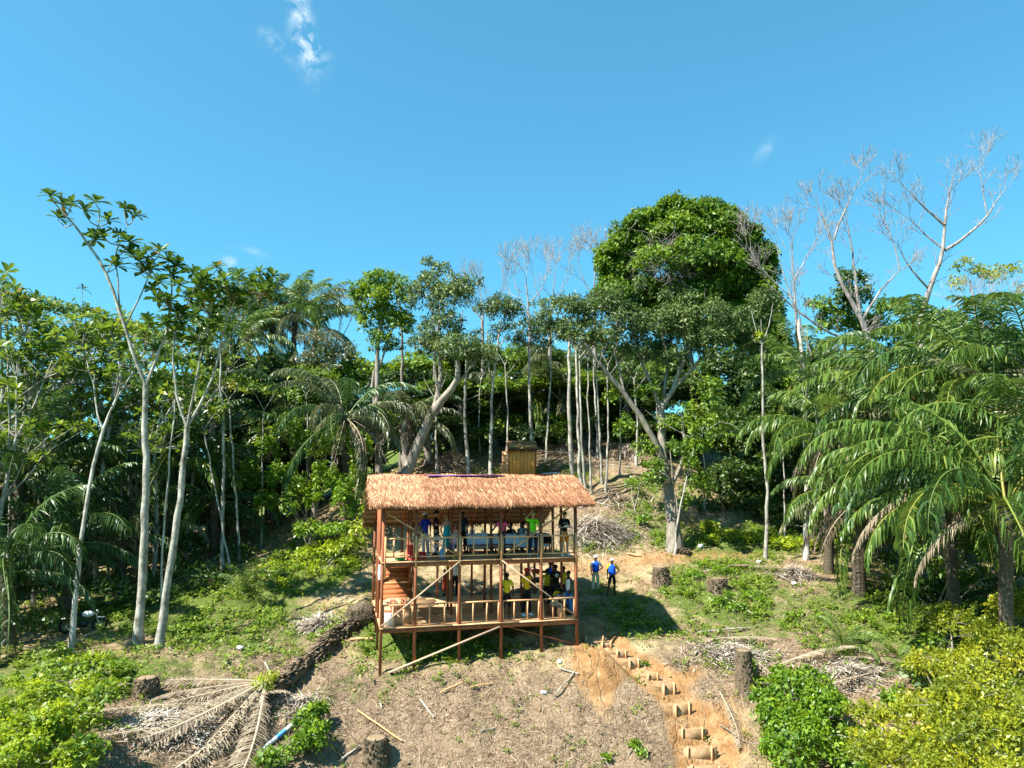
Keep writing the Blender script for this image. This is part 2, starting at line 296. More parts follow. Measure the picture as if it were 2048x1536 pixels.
# stairs run from the deck corner down the slope
STP = [(1190,1262,30.4),(1213,1290,29.8),(1243,1310,29.2),(1268,1330,28.7),(1306,1362,27.9),(1338,1392,27.3),(1365,1425,26.6),(1385,1460,26.0),(1400,1494,25.4),(1412,1530,24.9),(1422,1566,24.4)]
STW = [tuple(at(*q)) for q in STP]
def segdist(x, y, P):
    best = np.full(np.shape(x), 1e9)
    for a, b in zip(P[:-1], P[1:]):
        dx, dy = b[0] - a[0], b[1] - a[1]; t = np.clip(((x - a[0]) * dx + (y - a[1]) * dy) / (dx * dx + dy * dy), 0, 1)
        best = np.minimum(best, np.hypot(x - a[0] - t * dx, y - a[1] - t * dy))
    return best
def gz(x, y, fine=True):
    x = np.asarray(x, float); y = np.asarray(y, float); sh = x.shape; xf, yf = x.ravel(), y.ravel(); z = np.empty(len(xf))
    for i in range(0, len(xf), 20000):
        r2 = (xf[i:i + 20000, None] - gp[None, :, 0]) ** 2 + (yf[i:i + 20000, None] - gp[None, :, 1]) ** 2
        z[i:i + 20000] = phi(r2) @ gw + gmean
    far = np.clip((np.hypot(xf, yf - 40) - 90) / 60, 0, 1); z = z * (1 - far) + (-9) * far
    z += (fbm(xf * .35, yf * .35, 4) - .47) * .5 * (1 - far)
    if fine: z += (fbm(xf * 1.7 + 9, yf * 1.7, 4, 5) - .46) * .46 * (1 - far)
    # mound of bare clay by the stairs, gully beside it
    m = at(1195, 1335, 28.2); z += .55 * np.exp(-(((xf - m.x) / .85) ** 2 + ((yf - m.y) / .8) ** 2)); z += (fbm(xf * 5.1, yf * 5.1, 2, 9) - .37) * .10 * np.clip((45 - yf) / 6, 0, 1) * np.clip((16 - np.abs(xf)) / 4, 0, 1)
    if STZ:
        bd = np.full(len(xf), 1e9); bz = np.zeros(len(xf))
        for (a_, b_), (za, zb) in zip(zip(STW[:-1], STW[1:]), zip(STZ[:-1], STZ[1:])):
            dx, dy = b_[0] - a_[0], b_[1] - a_[1]; t = np.clip(((xf - a_[0]) * dx + (yf - a_[1]) * dy) / (dx * dx + dy * dy), 0, 1); dd = np.hypot(xf - a_[0] - t * dx, yf - a_[1] - t * dy)
            q_ = dd < bd; bd = np.where(q_, dd, bd); bz = np.where(q_, za + (zb - za) * t, bz)
        wt = np.exp(-(bd / (.62 + .42 * np.clip((30 - yf) / 5, 0, 1))) ** 6); z = z * (1 - wt) + (bz - .34) * wt
    return z.reshape(sh)
STZ = []
def gz1(x, y): return float(gz(np.array([x]), np.array([y]))[0])
STZ = [gz1(q[0], q[1]) for q in STW]
_Ys = np.concatenate([np.arange(14, 60, .1), np.arange(60, 140, 1)])
def hit(px, py, y0=14):
    Ys = _Ys[_Ys >= y0]
    v = (768 - py) / FPX; k = Ys / (cp - v * sp); X = (px - 1024) / FPX * k; Z = (sp + v * cp) * k
    g = gz(X, Ys); i = np.argmax(Z < g)
    if not (Z < g).any(): i = len(Ys) - 1
    return Vector((X[i], Ys[i], g[i]))
def on(px, Y, py=1200):
    q = at(px, py, Y); return Vector((q.x, Y, gz1(q.x, Y)))
GREEN = [(1260,1040,60,30,.7),(1180,960,140,22,.4),(1300,990,60,40,.7),(1340,1060,40,30,.6),(1000,1300,200,30,.3),(760,1250,60,60,.5),(520,1260,120,50,.5),(1400,1250,160,60,.45),(800,1370,160,40,.25),(640,1115,110,55,1.0),(560,1160,120,40,.7),(420,1230,260,45,.8),(450,1320,170,60,.45),(880,1290,130,40,.9),(720,1310,110,70,.38),(1430,1165,110,65,1.0),(1550,1185,150,70,.55),(1500,1080,220,32,1.2),
 (1250,1260,90,30,.6),(1230,1200,90,45,.5),(1600,1270,150,60,.35),(1830,1230,170,90,.7),(230,1350,160,50,.8),(60,1400,160,120,.9),(1180,1090,90,26,.45),(660,1400,80,40,.5),(800,1180,70,30,.5),(1400,1340,60,50,.4),(1000,950,250,25,.4),(900,900,120,40,.5),(250,1180,300,90,.6),(1700,1240,60,70,.7),(1950,1350,160,160,.8),(1600,1440,110,110,.8),(1290,1330,26,40,.4)]
LITT = [(640,1390,90,60,.6),(860,1400,120,50,.5),(1000,1550,450,80,.8),(350,1560,300,90,.9),(1470,1330,150,75,1.1),(1690,1345,130,55,1.0),(1000,1440,330,110,.9),(420,1450,280,100,1.1),(1150,905,190,45,.9),(700,1440,180,90,.6),(1280,1010,140,70,.5),(1200,1050,100,50,.8),(560,1300,170,60,.6),(1600,1150,80,40,.4),(1480,1460,60,90,.2),(900,920,120,50,.7),(1640,1250,200,60,.35),(1180,1440,130,90,.8)]
CLAY = [(1198,1335,48,70,1.3),(1195,1325,52,66,1.4),(1190,1262,60,30,1.0),(1205,1420,26,70,.7),(1460,1440,55,110,.9),(1400,1500,90,80,.8),(1250,1130,150,26,.9),(1450,1110,200,16,.9),(640,1200,170,16,.7),(1290,970,130,70,.4),(1090,1150,120,26,.7),(900,1150,120,22,.5),(1370,1350,60,16,.6),(1340,1330,70,70,.35),(1390,1330,20,45,.5),(1100,1310,60,22,.4)]
def mask(px, py, E):
    t = np.zeros(np.shape(px))
    for cx, cy, rx, ry, a in E: t = t + a * np.exp(-(((px - cx) / rx) ** 2 + ((py - cy) / ry) ** 2) ** 1.5)
    return t
def axis(segs):
    out = []
    for a, b, st in segs: out += list(np.arange(a, b, st))
    return np.array(out + [segs[-1][1]])
gx = axis([(-2500, -400, 300), (-400, -100, 50), (-100, -34, 4), (-34, -14, .6), (-14, 14, .16), (14, 34, .5), (34, 100, 4), (100, 400, 50), (400, 2500, 300)])
gy = axis([(-400, -20, 60), (-20, 16, 3), (16, 37, .16), (37, 60, .4), (60, 120, 3), (120, 400, 40), (400, 3500, 300)])
GX, GY = np.meshgrid(gx, gy); GZ = gz(GX, GY); far = np.hypot(GX, GY) > 400; GZ[far] = -9
mb = MB(); nx, ny = len(gx), len(gy); ii = np.arange(ny - 1)[:, None] * nx; jj = np.arange(nx - 1)[None, :]
mb.add(np.stack([GX, GY, GZ], -1).reshape(-1, 3), Q=np.stack([ii + jj, ii + jj + 1, ii + nx + jj + 1, ii + nx + jj], -1).reshape(-1, 4))
m, n, l, b = newmat('hillside_soil')
t = n.new('ShaderNodeTexCoord')
def nt_(s, d=6, rg=.6, vec=None, dist=0):
    q = n.new('ShaderNodeTexNoise'); q.inputs['Scale'].default_value = s; q.inputs['Detail'].default_value = d; q.inputs['Roughness'].default_value = rg; q.inputs['Distortion'].default_value = dist; l.new(vec or t.outputs['Object'], q.inputs['Vector']); return q.outputs['Fac']
def at_n(nm): q = n.new('ShaderNodeAttribute'); q.attribute_name = nm; return q.outputs['Fac']
def mth(op, a, b_): 
    q = n.new('ShaderNodeMath'); q.operation = op; q.use_clamp = False
    for i, z_ in enumerate((a, b_)):
        if isinstance(z_, (int, float)): q.inputs[i].default_value = z_
        else: l.new(z_, q.inputs[i])
    return q.outputs[0]
def mixc_(f, a, b_):
    q = n.new('ShaderNodeMix'); q.data_type = 'RGBA'; q.clamp_factor = True; l.new(f, q.inputs['Factor']); l.new(a, q.inputs['A']); l.new(b_, q.inputs['B']); return q.outputs['Result']
def rmp(f, st): q = ramp(n, st); l.new(f, q.inputs[0]); return q.outputs[0]
soil = rmp(nt_(1.3, 9, .72), [(.32, (.085, .058, .028)), (.45, (.235, .17, .09)), (.58, (.36, .275, .155)), (.74, (.52, .44, .28))])
lit = rmp(nt_(7, 8, .8, dist=1.5), [(.32, (.075, .048, .028)), (.5, (.22, .155, .095)), (.68, (.44, .35, .25))])
grn = rmp(nt_(6, 7, .75), [(.3, (.035, .060, .010)), (.5, (.085, .125, .022)), (.7, (.20, .21, .06))])
clay = rmp(nt_(1.8, 8, .7), [(.28, (.15, .075, .03)), (.5, (.30, .165, .07)), (.72, (.44, .30, .16))])
# vertical cracks in the clay
cmap = n.new('ShaderNodeMapping'); cmap.inputs['Scale'].default_value = (1, .3, .35); l.new(t.outputs['Object'], cmap.inputs[0])
crk = n.new('ShaderNodeTexVoronoi'); crk.feature = 'DISTANCE_TO_EDGE'; crk.inputs['Scale'].default_value = 2.4; 
cw = n.new('ShaderNodeMix'); cw.data_type = 'VECTOR'; cw.inputs['Factor'].default_value = .16
nv = n.new('ShaderNodeTexNoise'); nv.inputs['Scale'].default_value = 3; l.new(t.outputs['Object'], nv.inputs['Vector']); l.new(cmap.outputs[0], cw.inputs['A']); l.new(nv.outputs['Color'], cw.inputs['B']); l.new(cw.outputs['Result'], crk.inputs['Vector'])
fl = mth('MULTIPLY', at_n('litter'), 1.0); f1 = mth('MULTIPLY', mth('SUBTRACT', mth('ADD', fl, nt_(2.2, 6)), .62), 4)
f2 = mth('MULTIPLY', mth('SUBTRACT', mth('ADD', at_n('green'), nt_(1.7, 8, .7)), .80), 5)
f3 = mth('MULTIPLY', mth('SUBTRACT', mth('ADD', at_n('clay'), nt_(2.7, 9, .8)), .93), 3.2)
col = mixc_(f1, soil, lit); col = mixc_(f2, col, grn); col = mixc_(f3, col, clay); l.new(col, b.inputs['Base Color'])
b.inputs['Roughness'].default_value = .95; b.inputs['Specular IOR Level'].default_value = .1
hgt = mth('ADD', mth('MULTIPLY', nt_(11, 8, .75), 1.0), mth('MULTIPLY', mth('MINIMUM', crk.outputs['Distance'], .06), mth('MULTIPLY', at_n('clay'), 9)))
bp = n.new('ShaderNodeBump'); bp.inputs['Strength'].default_value = .9; bp.inputs['Distance'].default_value = .09; l.new(hgt, bp.inputs['Height']); l.new(bp.outputs[0], b.inputs['Normal'])
me = mb.mesh('hillside', m, smooth=True); g_o = bpy.data.objects.new('hillside_ground', me); C.objects.link(g_o); g_o['kind'] = 'structure'
PXG, PYG = proj(GX, GY, GZ)
stm = np.exp(-(segdist(GX, GY, STW) / .85) ** 4) * .8
for nm, E, ex in (('green', GREEN, 0), ('litter', LITT, 0), ('clay', CLAY, stm)):
    A = np.clip(mask(PXG, PYG, E) * .62 + ex, 0, 1)
    if nm == 'green': A = np.clip(A + np.where((np.abs(GX) > 30) | (GY > 62) | (GY < 18), .5, 0), 0, 1)
    q = me.attributes.new(nm, 'FLOAT', 'POINT'); q.data.foreach_set('value', A.astype(np.float32).ravel())
# ------------------------------------------------------------------ the pavilion
OL = at(762, 1256, 27.6)
def solveY(px, py, z):
    v = (768 - py) / FPX; return z * (cp - v * sp) / (sp + v * cp)
YR = solveY(1152, 1237, OL.z); OR = at(1152, 1237, YR); dv = (OR - OL); dv.z = 0; HW = dv.length; EX = dv.normalized(); EY = Vector((-EX.y, EX.x, 0))
def H(s, d, h): return OL + EX * s + EY * d + Vector((0, 0, h))
HM = np.array([[EX.x, EY.x, 0], [EX.y, EY.y, 0], [0, 0, 1]])
def hp(px, py, d=0.0):            # where the view line through a pixel meets the vertical plane at house depth d -> (s, h)
    a = at(px, py, 1.0); o = H(0, d, 0); t = o.dot(EY) / a.dot(EY); q = a * t - o; return q.dot(EX), q.z
UF = hp(958, 1119)[1]             # upper floor height above the lower floor
BM = hp(958, 1010)[1]             # eaves beam
RH = hp(958, 951, 2.3)[1]         # ridge
RE = hp(800, 1041, 6.7)[1]        # rear eave
PS = [hp(p, 1150)[0] for p in (763, 831, 919, 1002, 1082, 1152)]; PS[0] = 0
DR = [0, 1.95, 3.15, 6.3]
house = thing('thatched_pavilion', H(0, 0, 0), 'two storey open timber pavilion with an orange brown thatched roof on the slope', 'pavilion')
M_ = MAT
def one(name, fn, mat, parent=house, **k):
    b_ = MB(); fn(b_); return b_.build(name, M_[mat], parent, **k)
def gzp(p): return gz1(p.x, p.y)
for i, s in enumerate(PS):
    for j, d in enumerate(DR):
        if j == 2 and i in (): continue
        ds = random.uniform(-.03, .03) if j else 0
        foot = H(s + ds, d, 0); z0 = gzp(foot) - .3
        roofh = BM + (RH - BM) * d / 2.3 if d <= 2.3 else RH + (RE - RH) * (d - 2.3) / 4.4
        top = H(s + ds * .3, d, roofh - .04); foot.z = z0
        wd = .105 if j == 0 else .095
        one('post', lambda b_: b_.beam(foot, top, wd, wd, up=EY, r=random.random()), 'post')
# pale sister pieces nailed up the front of the posts
for i, (y0, y1, ox) in {0: (1168, 1075, .09), 1: (1138, 1070, .0), 2: (1118, 1055, .0), 3: (1118, 1057, .0), 4: (1108, 1047, .0), 5: (1103, 1045, .0)}.items():
    pa, pb = hp(800, y0)[1], hp(800, y1)[1]
    hh0, hh1 = UF - .22 + (i == 0) * -.35, UF + .95
    one('post_cladding', lambda b_: b_.beam(H(PS[i] + ox, -.075, hh0), H(PS[i] + ox, -.075, hh1), .07, .04, up=EY), 'pale_wood')
# floor beams and boards
def board_floor(h, d0, d1, s0, s1, rows, cuts, mat):
    wdt = (d1 - d0) / rows
    for k in range(rows):
        e = [s0] + [c + random.uniform(-.3, .3) for c in cuts] + [s1 + random.uniform(-.04, .05)]
        for a, c in zip(e[:-1], e[1:]):
            one('floor_board', lambda b_: b_.box(H((a + c) / 2, d0 + wdt * (k + .5), h - .018 + random.uniform(-.004, .004)), (c - a - .008, wdt - .014, .034), HM, r=random.random()), mat)
board_floor(0, -.10, 6.5, -.06, HW + .08, 24, (HW * .33, HW * .68), 'deck')
board_floor(UF, -.10, 3.3, -.06, HW + .08, 13, (HW * .35, HW * .66), 'deck')
for h in (0, UF):
    dd = 6.3 if h == 0 else 3.15
    for a, c in zip(PS[:-1], PS[1:]):
        one('edge_beam', lambda b_: b_.beam(H(a + .06, -.04, h - .115), H(c - .06, -.04, h - .115), .05, .155, r=random.random()), 'post', label='sunlit brown edge beam along the front of the floor' if a == 0 else None)
    for i, s in enumerate(PS):
        one('floor_joist', lambda b_: b_.beam(H(s + .085, .05, h - .12), H(s + .085, dd, h - .12), .06, .15), 'post')
    for d in DR[1:(4 if h == 0 else 3)]:
        one('cross_beam', lambda b_: b_.beam(H(-.05, d + .08, h - .115), H(HW + .05, d + .08, h - .115), .06, .15), 'post')
# handrails of both storeys
def rail(h, d, lo, hi, nbal, skip=()):
    for k, (a, c) in enumerate(zip(PS[:-1], PS[1:])):
        if k in skip: continue
        one('handrail', lambda b_: b_.beam(H(a + .06, d, h + hi), H(c - .06, d, h + hi + random.uniform(-.015, .015)), .05, .055), 'pale_wood')
        if lo: one('bottom_rail', lambda b_: b_.beam(H(a + .06, d, h + lo), H(c - .06, d, h + lo + random.uniform(-.01, .01)), .05, .05), 'pale_wood')
        w_ = c - a; nb = nbal[k]
        xs = [a + .085] + [a + w_ * (q + 1) / (nb + 1) for q in range(nb)] + [c - .085]
        for x in xs: one('baluster', lambda b_: b_.beam(H(x + random.uniform(-.02, .02), d, h + (lo or .0) + .026), H(x, d, h + hi - .03), .05, .042, up=EY), 'pale_wood')
rail(0, .03, 0, .80, (2, 2, 2, 2, 2)); rail(UF, .03, .17, .86, (2, 2, 2, 2, 2))
# eaves beam, braces
def br(p0, p1, d, mat='pale_wood', w_=.05, hgt=.10, dd=None, name='diagonal_brace'):
    (s0, h0), (s1, h1) = hp(*p0, d), hp(*p1, d if dd is None else dd)
    return one(name, lambda b_: b_.beam(H(s0, d, h0), H(s1, d if dd is None else dd, h1), w_, hgt, up=EY), mat)
one('eaves_beam', lambda b_: b_.beam(H(-.12, -.02, BM), H(HW + .1, -.02, BM), .05, .12), 'grey_wood')
one('rear_eaves_beam', lambda b_: b_.beam(H(-.12, 6.4, RE + .02), H(HW + .1, 6.4, RE + .02), .05, .1), 'post')
br((771, 1025), (918, 1112), .09, hgt=.09); br((1014, 1106), (1146, 1010), .09, hgt=.10)
br((762, 1253), (922, 1121), -.11, mat='grey_wood', w_=.05, hgt=.105); br((1004, 1121), (1152, 1232), -.11, mat='grey_wood', hgt=.09)
br((778, 1345), (1000, 1253), -.10, mat='grey_wood', hgt=.12); br((1004, 1250), (1150, 1288), .10, mat='post', hgt=.10)
for k in (1, 3):
    one('rear_brace', lambda b_: b_.beam(H(PS[k], 3.15, UF + 1.3), H(PS[k] + .9, 3.15, RH - .5), .05, .08, up=EY), 'post')
for k in (0, 2, 4): one('under_brace', lambda b_: b_.beam(H(PS[k], 1.95, -.2), H(PS[k + 1], 1.95, -.95), .04, .08, up=EY), 'post')
# roof frame
s0, s1 = -.55, HW + .72
def roofpt(s, d, up=0):
    if d <= 2.3: h = BM + .17 + (RH - BM - .20) * (d / 2.3)
    else: h = RH - .03 + (RE - RH) * (d - 2.3) / 4.3
    return H(s, d, h + up + .025 * math.sin(s * 2.3 + 1) + .02 * math.sin(s * 5.1))
for k in range(8):
    d = -.3 + 2.5 * k / 7; one('roof_batten', lambda b_: b_.tube([roofpt(s0 + .1, d, -.05), roofpt(s1 - .25, d, -.05)], .025, 5), 'grey_wood')
for k in range(10):
    d = 2.55 + 4.3 * k / 9; one('roof_batten', lambda b_: b_.tube([roofpt(s0 + .1, d, -.05), roofpt(s1 - .25, d, -.05)], .028, 5), 'grey_wood')
for s in PS:
    one('rafter', lambda b_: b_.beam(roofpt(s, -.35, -.11), roofpt(s, 2.3, -.11), .05, .09), 'post')
    one('rafter', lambda b_: b_.beam(roofpt(s, 2.34, -.11), roofpt(s, 6.8, -.11), .05, .09), 'post')
one('ridge_beam', lambda b_: b_.beam(H(s0 + .25, 2.32, RH + .02), H(s1 - .35, 2.32, RH + .02), .16, .05), 'ridge')
one('ridge_sheet', lambda b_: b_.beam(H(1.9, 2.08, RH + .0), H(5.2, 2.10, RH + .0), .24, .03), 'purple', label='strip of purple sheeting under the ridge beam')
# thatch: overlapping courses, each of many separate straws
def course(d_lo, slope_dir, k, n, mat, name='thatch_course', ragged=.1, ss=(s0, s1)):
    b_ = MB(); dlen = .42
    s = rng.uniform(ss[0], ss[1], n); jit = rng.uniform(-.10, .12, n); d = d_lo + jit * slope_dir
    # sweep of each panel
    V0 = np.array([tuple(roofpt(a, min(max(q + slope_dir * dlen, -.6), 7.2) if slope_dir > 0 else max(q - dlen, 2.3), .025 + .03 * random.random() + u_)) for a, q, u_ in zip(s, d, rng.uniform(0, .05, n))])
    V1 = np.array([tuple(roofpt(a + x, q, .035 + u_)) for a, q, x, u_ in zip(s, d, rng.normal(.03, .075, n), rng.uniform(-.02, .05, n))])
    D = V1 - V0; L = np.linalg.norm(D, axis=1); D /= L[:, None]
    up = np.tile([0, 0, 1.], (n, 1)) + rng.normal(0, .28, (n, 3))
    b_.strips(V0, D, L * rng.uniform(.85, 1.12, n), rng.uniform(.016, .044, n), np.clip(rng.beta(1.5, 1.6, n) * (1 - .25 * (rng.random(n) < .3)) + .18 * (s < 1.6), 0, 1), bend=np.stack([rng.normal(0, .07, n), rng.normal(0, .05, n), rng.normal(-.03, .05, n)], 1), up=up)
    # backing sheet of the course
    a0, a1, c0, c1 = roofpt(ss[0] + .05, d_lo + .03 * slope_dir, .02), roofpt(ss[1] - .05, d_lo + .03 * slope_dir, .02), roofpt(ss[1] - .05, d_lo + slope_dir * .42 if slope_dir > 0 else d_lo - .42, .0), roofpt(ss[0] + .05, d_lo + slope_dir * .42 if slope_dir > 0 else d_lo - .42, .0)
    dn = Vector((0, 0, -.03)); b_.add([tuple(q) for q in (a0, a1, c1, c0)] if False else [tuple(a0), tuple(a1), tuple(c0), tuple(c1), tuple(a0 + dn), tuple(a1 + dn), tuple(c0 + dn), tuple(c1 + dn)], Q=[[0, 1, 2, 3], [7, 6, 5, 4], [0, 4, 5, 1], [2, 6, 7, 3], [1, 5, 6, 2], [3, 7, 4, 0]], r=.25)
    return b_.build(name, M_[mat], house)
for k in range(12): course(-.52 + .225 * k, 1, k, 2900, 'thatch')
for k in range(17): course(6.95 - .27 * k, -1, k, 1000, 'thatch_old')
# hanging fringe along the eaves
b_ = MB(); n_ = 1500; s = rng.uniform(s0, s1, n_); P0 = np.array([tuple(roofpt(a, -.45, .02)) for a in s]); D = np.stack([rng.normal(.12, .25, n_), np.full(n_, -.25) + rng.normal(0, .1, n_), rng.uniform(-1.2, -.5, n_)], 1); D /= np.linalg.norm(D, axis=1)[:, None]
b_.strips(P0, D, rng.uniform(.04, .15, n_), rng.uniform(.02, .045, n_), rng.uniform(.2, 1, n_)); b_.build('eaves_fringe', M_['thatch'], house, kind='stuff')
b_ = MB(); n_ = 900; s = rng.uniform(s0, s1, n_); P0 = np.array([tuple(roofpt(a, 6.8, .0)) for a in s]); D = np.stack([rng.normal(0, .25, n_), rng.normal(.1, .1, n_), rng.uniform(-1.2, -.5, n_)], 1); D /= np.linalg.norm(D, axis=1)[:, None]
b_.strips(P0, D, rng.uniform(.12, .34, n_), rng.uniform(.02, .05, n_), rng.uniform(.1, .8, n_)); b_.build('rear_fringe', M_['thatch_old'], house, kind='stuff')
# boarded underside of the stair in the left bay
for k in range(9):
    t0 = k / 9; a, c = H(.10, 2.6 - 1.1 * t0, UF - .22 - (UF - .9) * t0), H(1.32, 2.6 - 1.1 * t0, UF - .22 - (UF - .9) * t0)
    one('stair_board', lambda b_: b_.box((a + c) / 2, (1.22, .05, .205), HM @ np.array(Matrix.Rotation(R(-32), 3, 'X')), r=random.random()), 'wall_board')
one('stair_batten', lambda b_: b_.beam(H(.1, 1.98, UF - 1.05), H(1.34, 1.98, UF - 1.05), .04, .05), 'pale_wood')
one('stair_stringer', lambda b_: b_.beam(H(1.38, 2.65, UF - .15), H(1.38, 1.4, .75), .06, .2), 'post')

# ------------------------------------------------------------------ things on the decks
def local_thing(name, s, d, h, label, cat, group=None, turn=0):
    return thing(name, H(s, d, h), label, cat, group, rz=math.atan2(EX.y, EX.x) + turn)
def P_(parent, name, fn, mat, smooth=False, **k):        # part modelled in the thing's own axes
    b_ = MB(); fn(b_); V = np.vstack(b_.v); me = b_.mesh(name, M_[mat], smooth); o = link_mesh(name, me, parent); return tag(o, **k) if k else o
# long cloth-covered table
s_a, s_b = hp(932, 1060, 2.3)[0], hp(1096, 1060, 2.3)[0]
tb = local_thing('dining_table', (s_a + s_b) / 2, 2.45, UF + .002, 'long dining table under the pale blue-white cloth on the upper deck', 'table'); LT = s_b - s_a
P_(tb, 'table_top', lambda b_: b_.box((0, 0, .74), (LT - .04, .74, .04)), 'post')
for x in (-1, -.33, .33, 1):
    for y in (-1, 1): P_(tb, 'leg', lambda b_: b_.box((x * (LT / 2 - .15), y * .3, .36), (.07, .07, .72)), 'post')
P_(tb, 'stretcher', lambda b_: b_.box((0, 0, .18), (LT - .4, .05, .06)), 'post')
clo = local_thing('tablecloth', (s_a + s_b) / 2, 2.45, UF + .002, 'pale blue-white cloth hanging over the long table on the upper deck', 'tablecloth')
b_ = MB(); nn = 90; xs = np.linspace(-LT / 2, LT / 2, nn); rows = []
hang = .48 + .08 * fbm(xs * .9 + 3, xs * 0, 3); fold = .02 * np.sin(xs * 19) + .015 * np.sin(xs * 33 + 1)
for y, z, f in ((.40, .25, 1), (.395, .765, .1), (-.395, .765, .1), (-.405, .60, .7), (-.42, 1, 1)):
    zz = np.full(nn, z) if z < .9 else .765 - hang
    rows.append(np.stack([xs, y + (-fold if y < 0 else fold) * f, zz], 1))
V = np.vstack(rows); Q = [[i * nn + j, i * nn + j + 1, (i + 1) * nn + j + 1, (i + 1) * nn + j] for i in range(4) for j in range(nn - 1)]
b_.add(V, Q=Q); link_mesh('cloth', b_.mesh('cloth', M_['table'], True), clo)
# bottles, pot and trays on the table
def bottle(s, d, z, hgt, rad, mat, label):
    t_ = local_thing('bottle', s, d, z, label, 'bottle', 'bottles on the cloth-covered table')
    P_(t_, 'body', lambda b_: b_.loft([((0, 0, 0), rad, rad), ((0, 0, hgt * .6), rad, rad), ((0, 0, hgt * .75), rad * .4, rad * .4), ((0, 0, hgt * .93), rad * .36, rad * .36)]), mat, True)
    P_(t_, 'cap', lambda b_: b_.loft([((0, 0, hgt * .93), rad * .42, rad * .42), ((0, 0, hgt), rad * .42, rad * .42)]), 'plastic_red')
zT = UF + .77
for k, (px, mt, lb) in enumerate(((935, 'glass', 'dark glass bottle at the far left end of the cloth-covered table'), (941, 'plastic_white', 'clear bottle second from the left on the cloth-covered table'), (947, 'plastic_white', 'white bottle left of the tray on the table'), (964, 'plastic_white', 'tall white bottle behind the white tray'),
       (1027, 'glass', 'dark bottle right of the woman in pink, on the table'), (1036, 'glass', 'dark bottle in front of the seated man in grey'), (1042, 'plastic_blue', 'blue-tinted bottle in front of the seated man in grey'), (1050, 'glass', 'dark bottle left of the man in the bright green shirt'))):
    bottle(hp(px, 1060, 2.5)[0], 2.5 + random.uniform(-.15, .15), zT, random.uniform(.24, .34), .038, mt, lb)
t_ = local_thing('tray', hp(964, 1060, 2.35)[0], 2.35, zT, 'white tray on the cloth-covered table', 'tray'); P_(t_, 'pan', lambda b_: (b_.box((0, 0, .02), (.42, .28, .035)), b_.box((0, -.14, .05), (.42, .02, .03)), b_.box((0, .14, .05), (.42, .02, .03))), 'plastic_white')
# benches and stools
def stool(s, d, h, label, w_=.45, hh=.45, mat='post', name='stool', cat='stool', dep=.35):
    t_ = local_thing(name, s, d, h, label, cat)
    P_(t_, 'seat', lambda b_: b_.box((0, 0, hh - .02), (w_, dep, .04)), mat)
    for x in (-1, 1):
        for y in (-1, 1): P_(t_, 'leg', lambda b_: b_.box((x * (w_ / 2 - .05), y * (dep / 2 - .04), hh / 2 - .02), (.045, .045, hh - .04)), mat)
    return t_
stool(hp(909, 1090, 1.15)[0], 1.15, UF, 'small brown wooden stool under the seated woman in the red cap')
stool(hp(1093, 1090, 1.5)[0], 1.5, UF, 'reddish wooden stool holding a black bag, right of the man in green')
stool(hp(975, 1100, 1.75)[0], 1.75, UF, 'long low bench in front of the cloth-covered table', 2.3, .40, name='bench', cat='bench')
stool(hp(1040, 1100, 3.05)[0], 3.05, UF, 'low bench behind the cloth-covered table', 1.6, .42, name='bench', cat='bench', dep=.25)
bag = local_thing('black_bag', hp(1093, 1090, 1.5)[0], 1.5, UF + .45, 'black bag lying on the reddish stool', 'bag')
P_(bag, 'pouch', lambda b_: b_.loft([((0, 0, 0), .26, .16), ((0, 0, .12), .3, .19), ((.02, 0, .26), .24, .14), ((.03, 0, .33), .1, .06)]), 'black', True); P_(bag, 'strap', lambda b_: b_.tube([(-.2, 0, .2), (-.1, -.05, .38), (.1, -.05, .38), (.2, 0, .2)], .015, 5), 'black')
# folding white table
q = hp(870, 1085, 1.1)[0]; ft = local_thing('folding_table', q, 1.1, UF, 'small white folding table with crossed metal legs beside the man in blue', 'table')
P_(ft, 'top', lambda b_: b_.box((0, 0, .72), (.62, .45, .03)), 'plastic_white')
for y in (-1, 1):
    for x in (-1, 1): P_(ft, 'leg', lambda b_: b_.tube([(-.25 * x, .18 * y + .012 * x, 0), (.25 * x, .18 * y + .012 * x, .70)], .013, 6), 'plastic_white')
cpt = local_thing('cooking_pot', q + .12, 1.1, UF + .737, 'steel pot on the white folding table', 'pot'); P_(cpt, 'pot', lambda b_: b_.loft([((0, 0, 0), .11, .11), ((0, 0, .12), .12, .12), ((0, 0, .13), .13, .13)]), 'steel', True); P_(cpt, 'lid', lambda b_: b_.loft([((0, 0, .13), .12, .12), ((0, 0, .16), .05, .05), ((0, 0, .18), .02, .02)]), 'steel', True)
wb = local_thing('water_bottle', hp(885, 1105, .75)[0], .75, UF, 'large pale blue water bottle standing by the folding table', 'bottle'); P_(wb, 'body', lambda b_: b_.loft([((0, 0, 0), .12, .12), ((0, 0, .12), .13, .13), ((0, 0, .15), .12, .12), ((0, 0, .3), .13, .13), ((0, 0, .38), .05, .05), ((0, 0, .43), .04, .04)]), 'plastic_blue', True)
P_(wb, 'cap', lambda b_: b_.loft([((0, 0, .43), .045, .045), ((0, 0, .46), .045, .045)]), 'plastic_white')
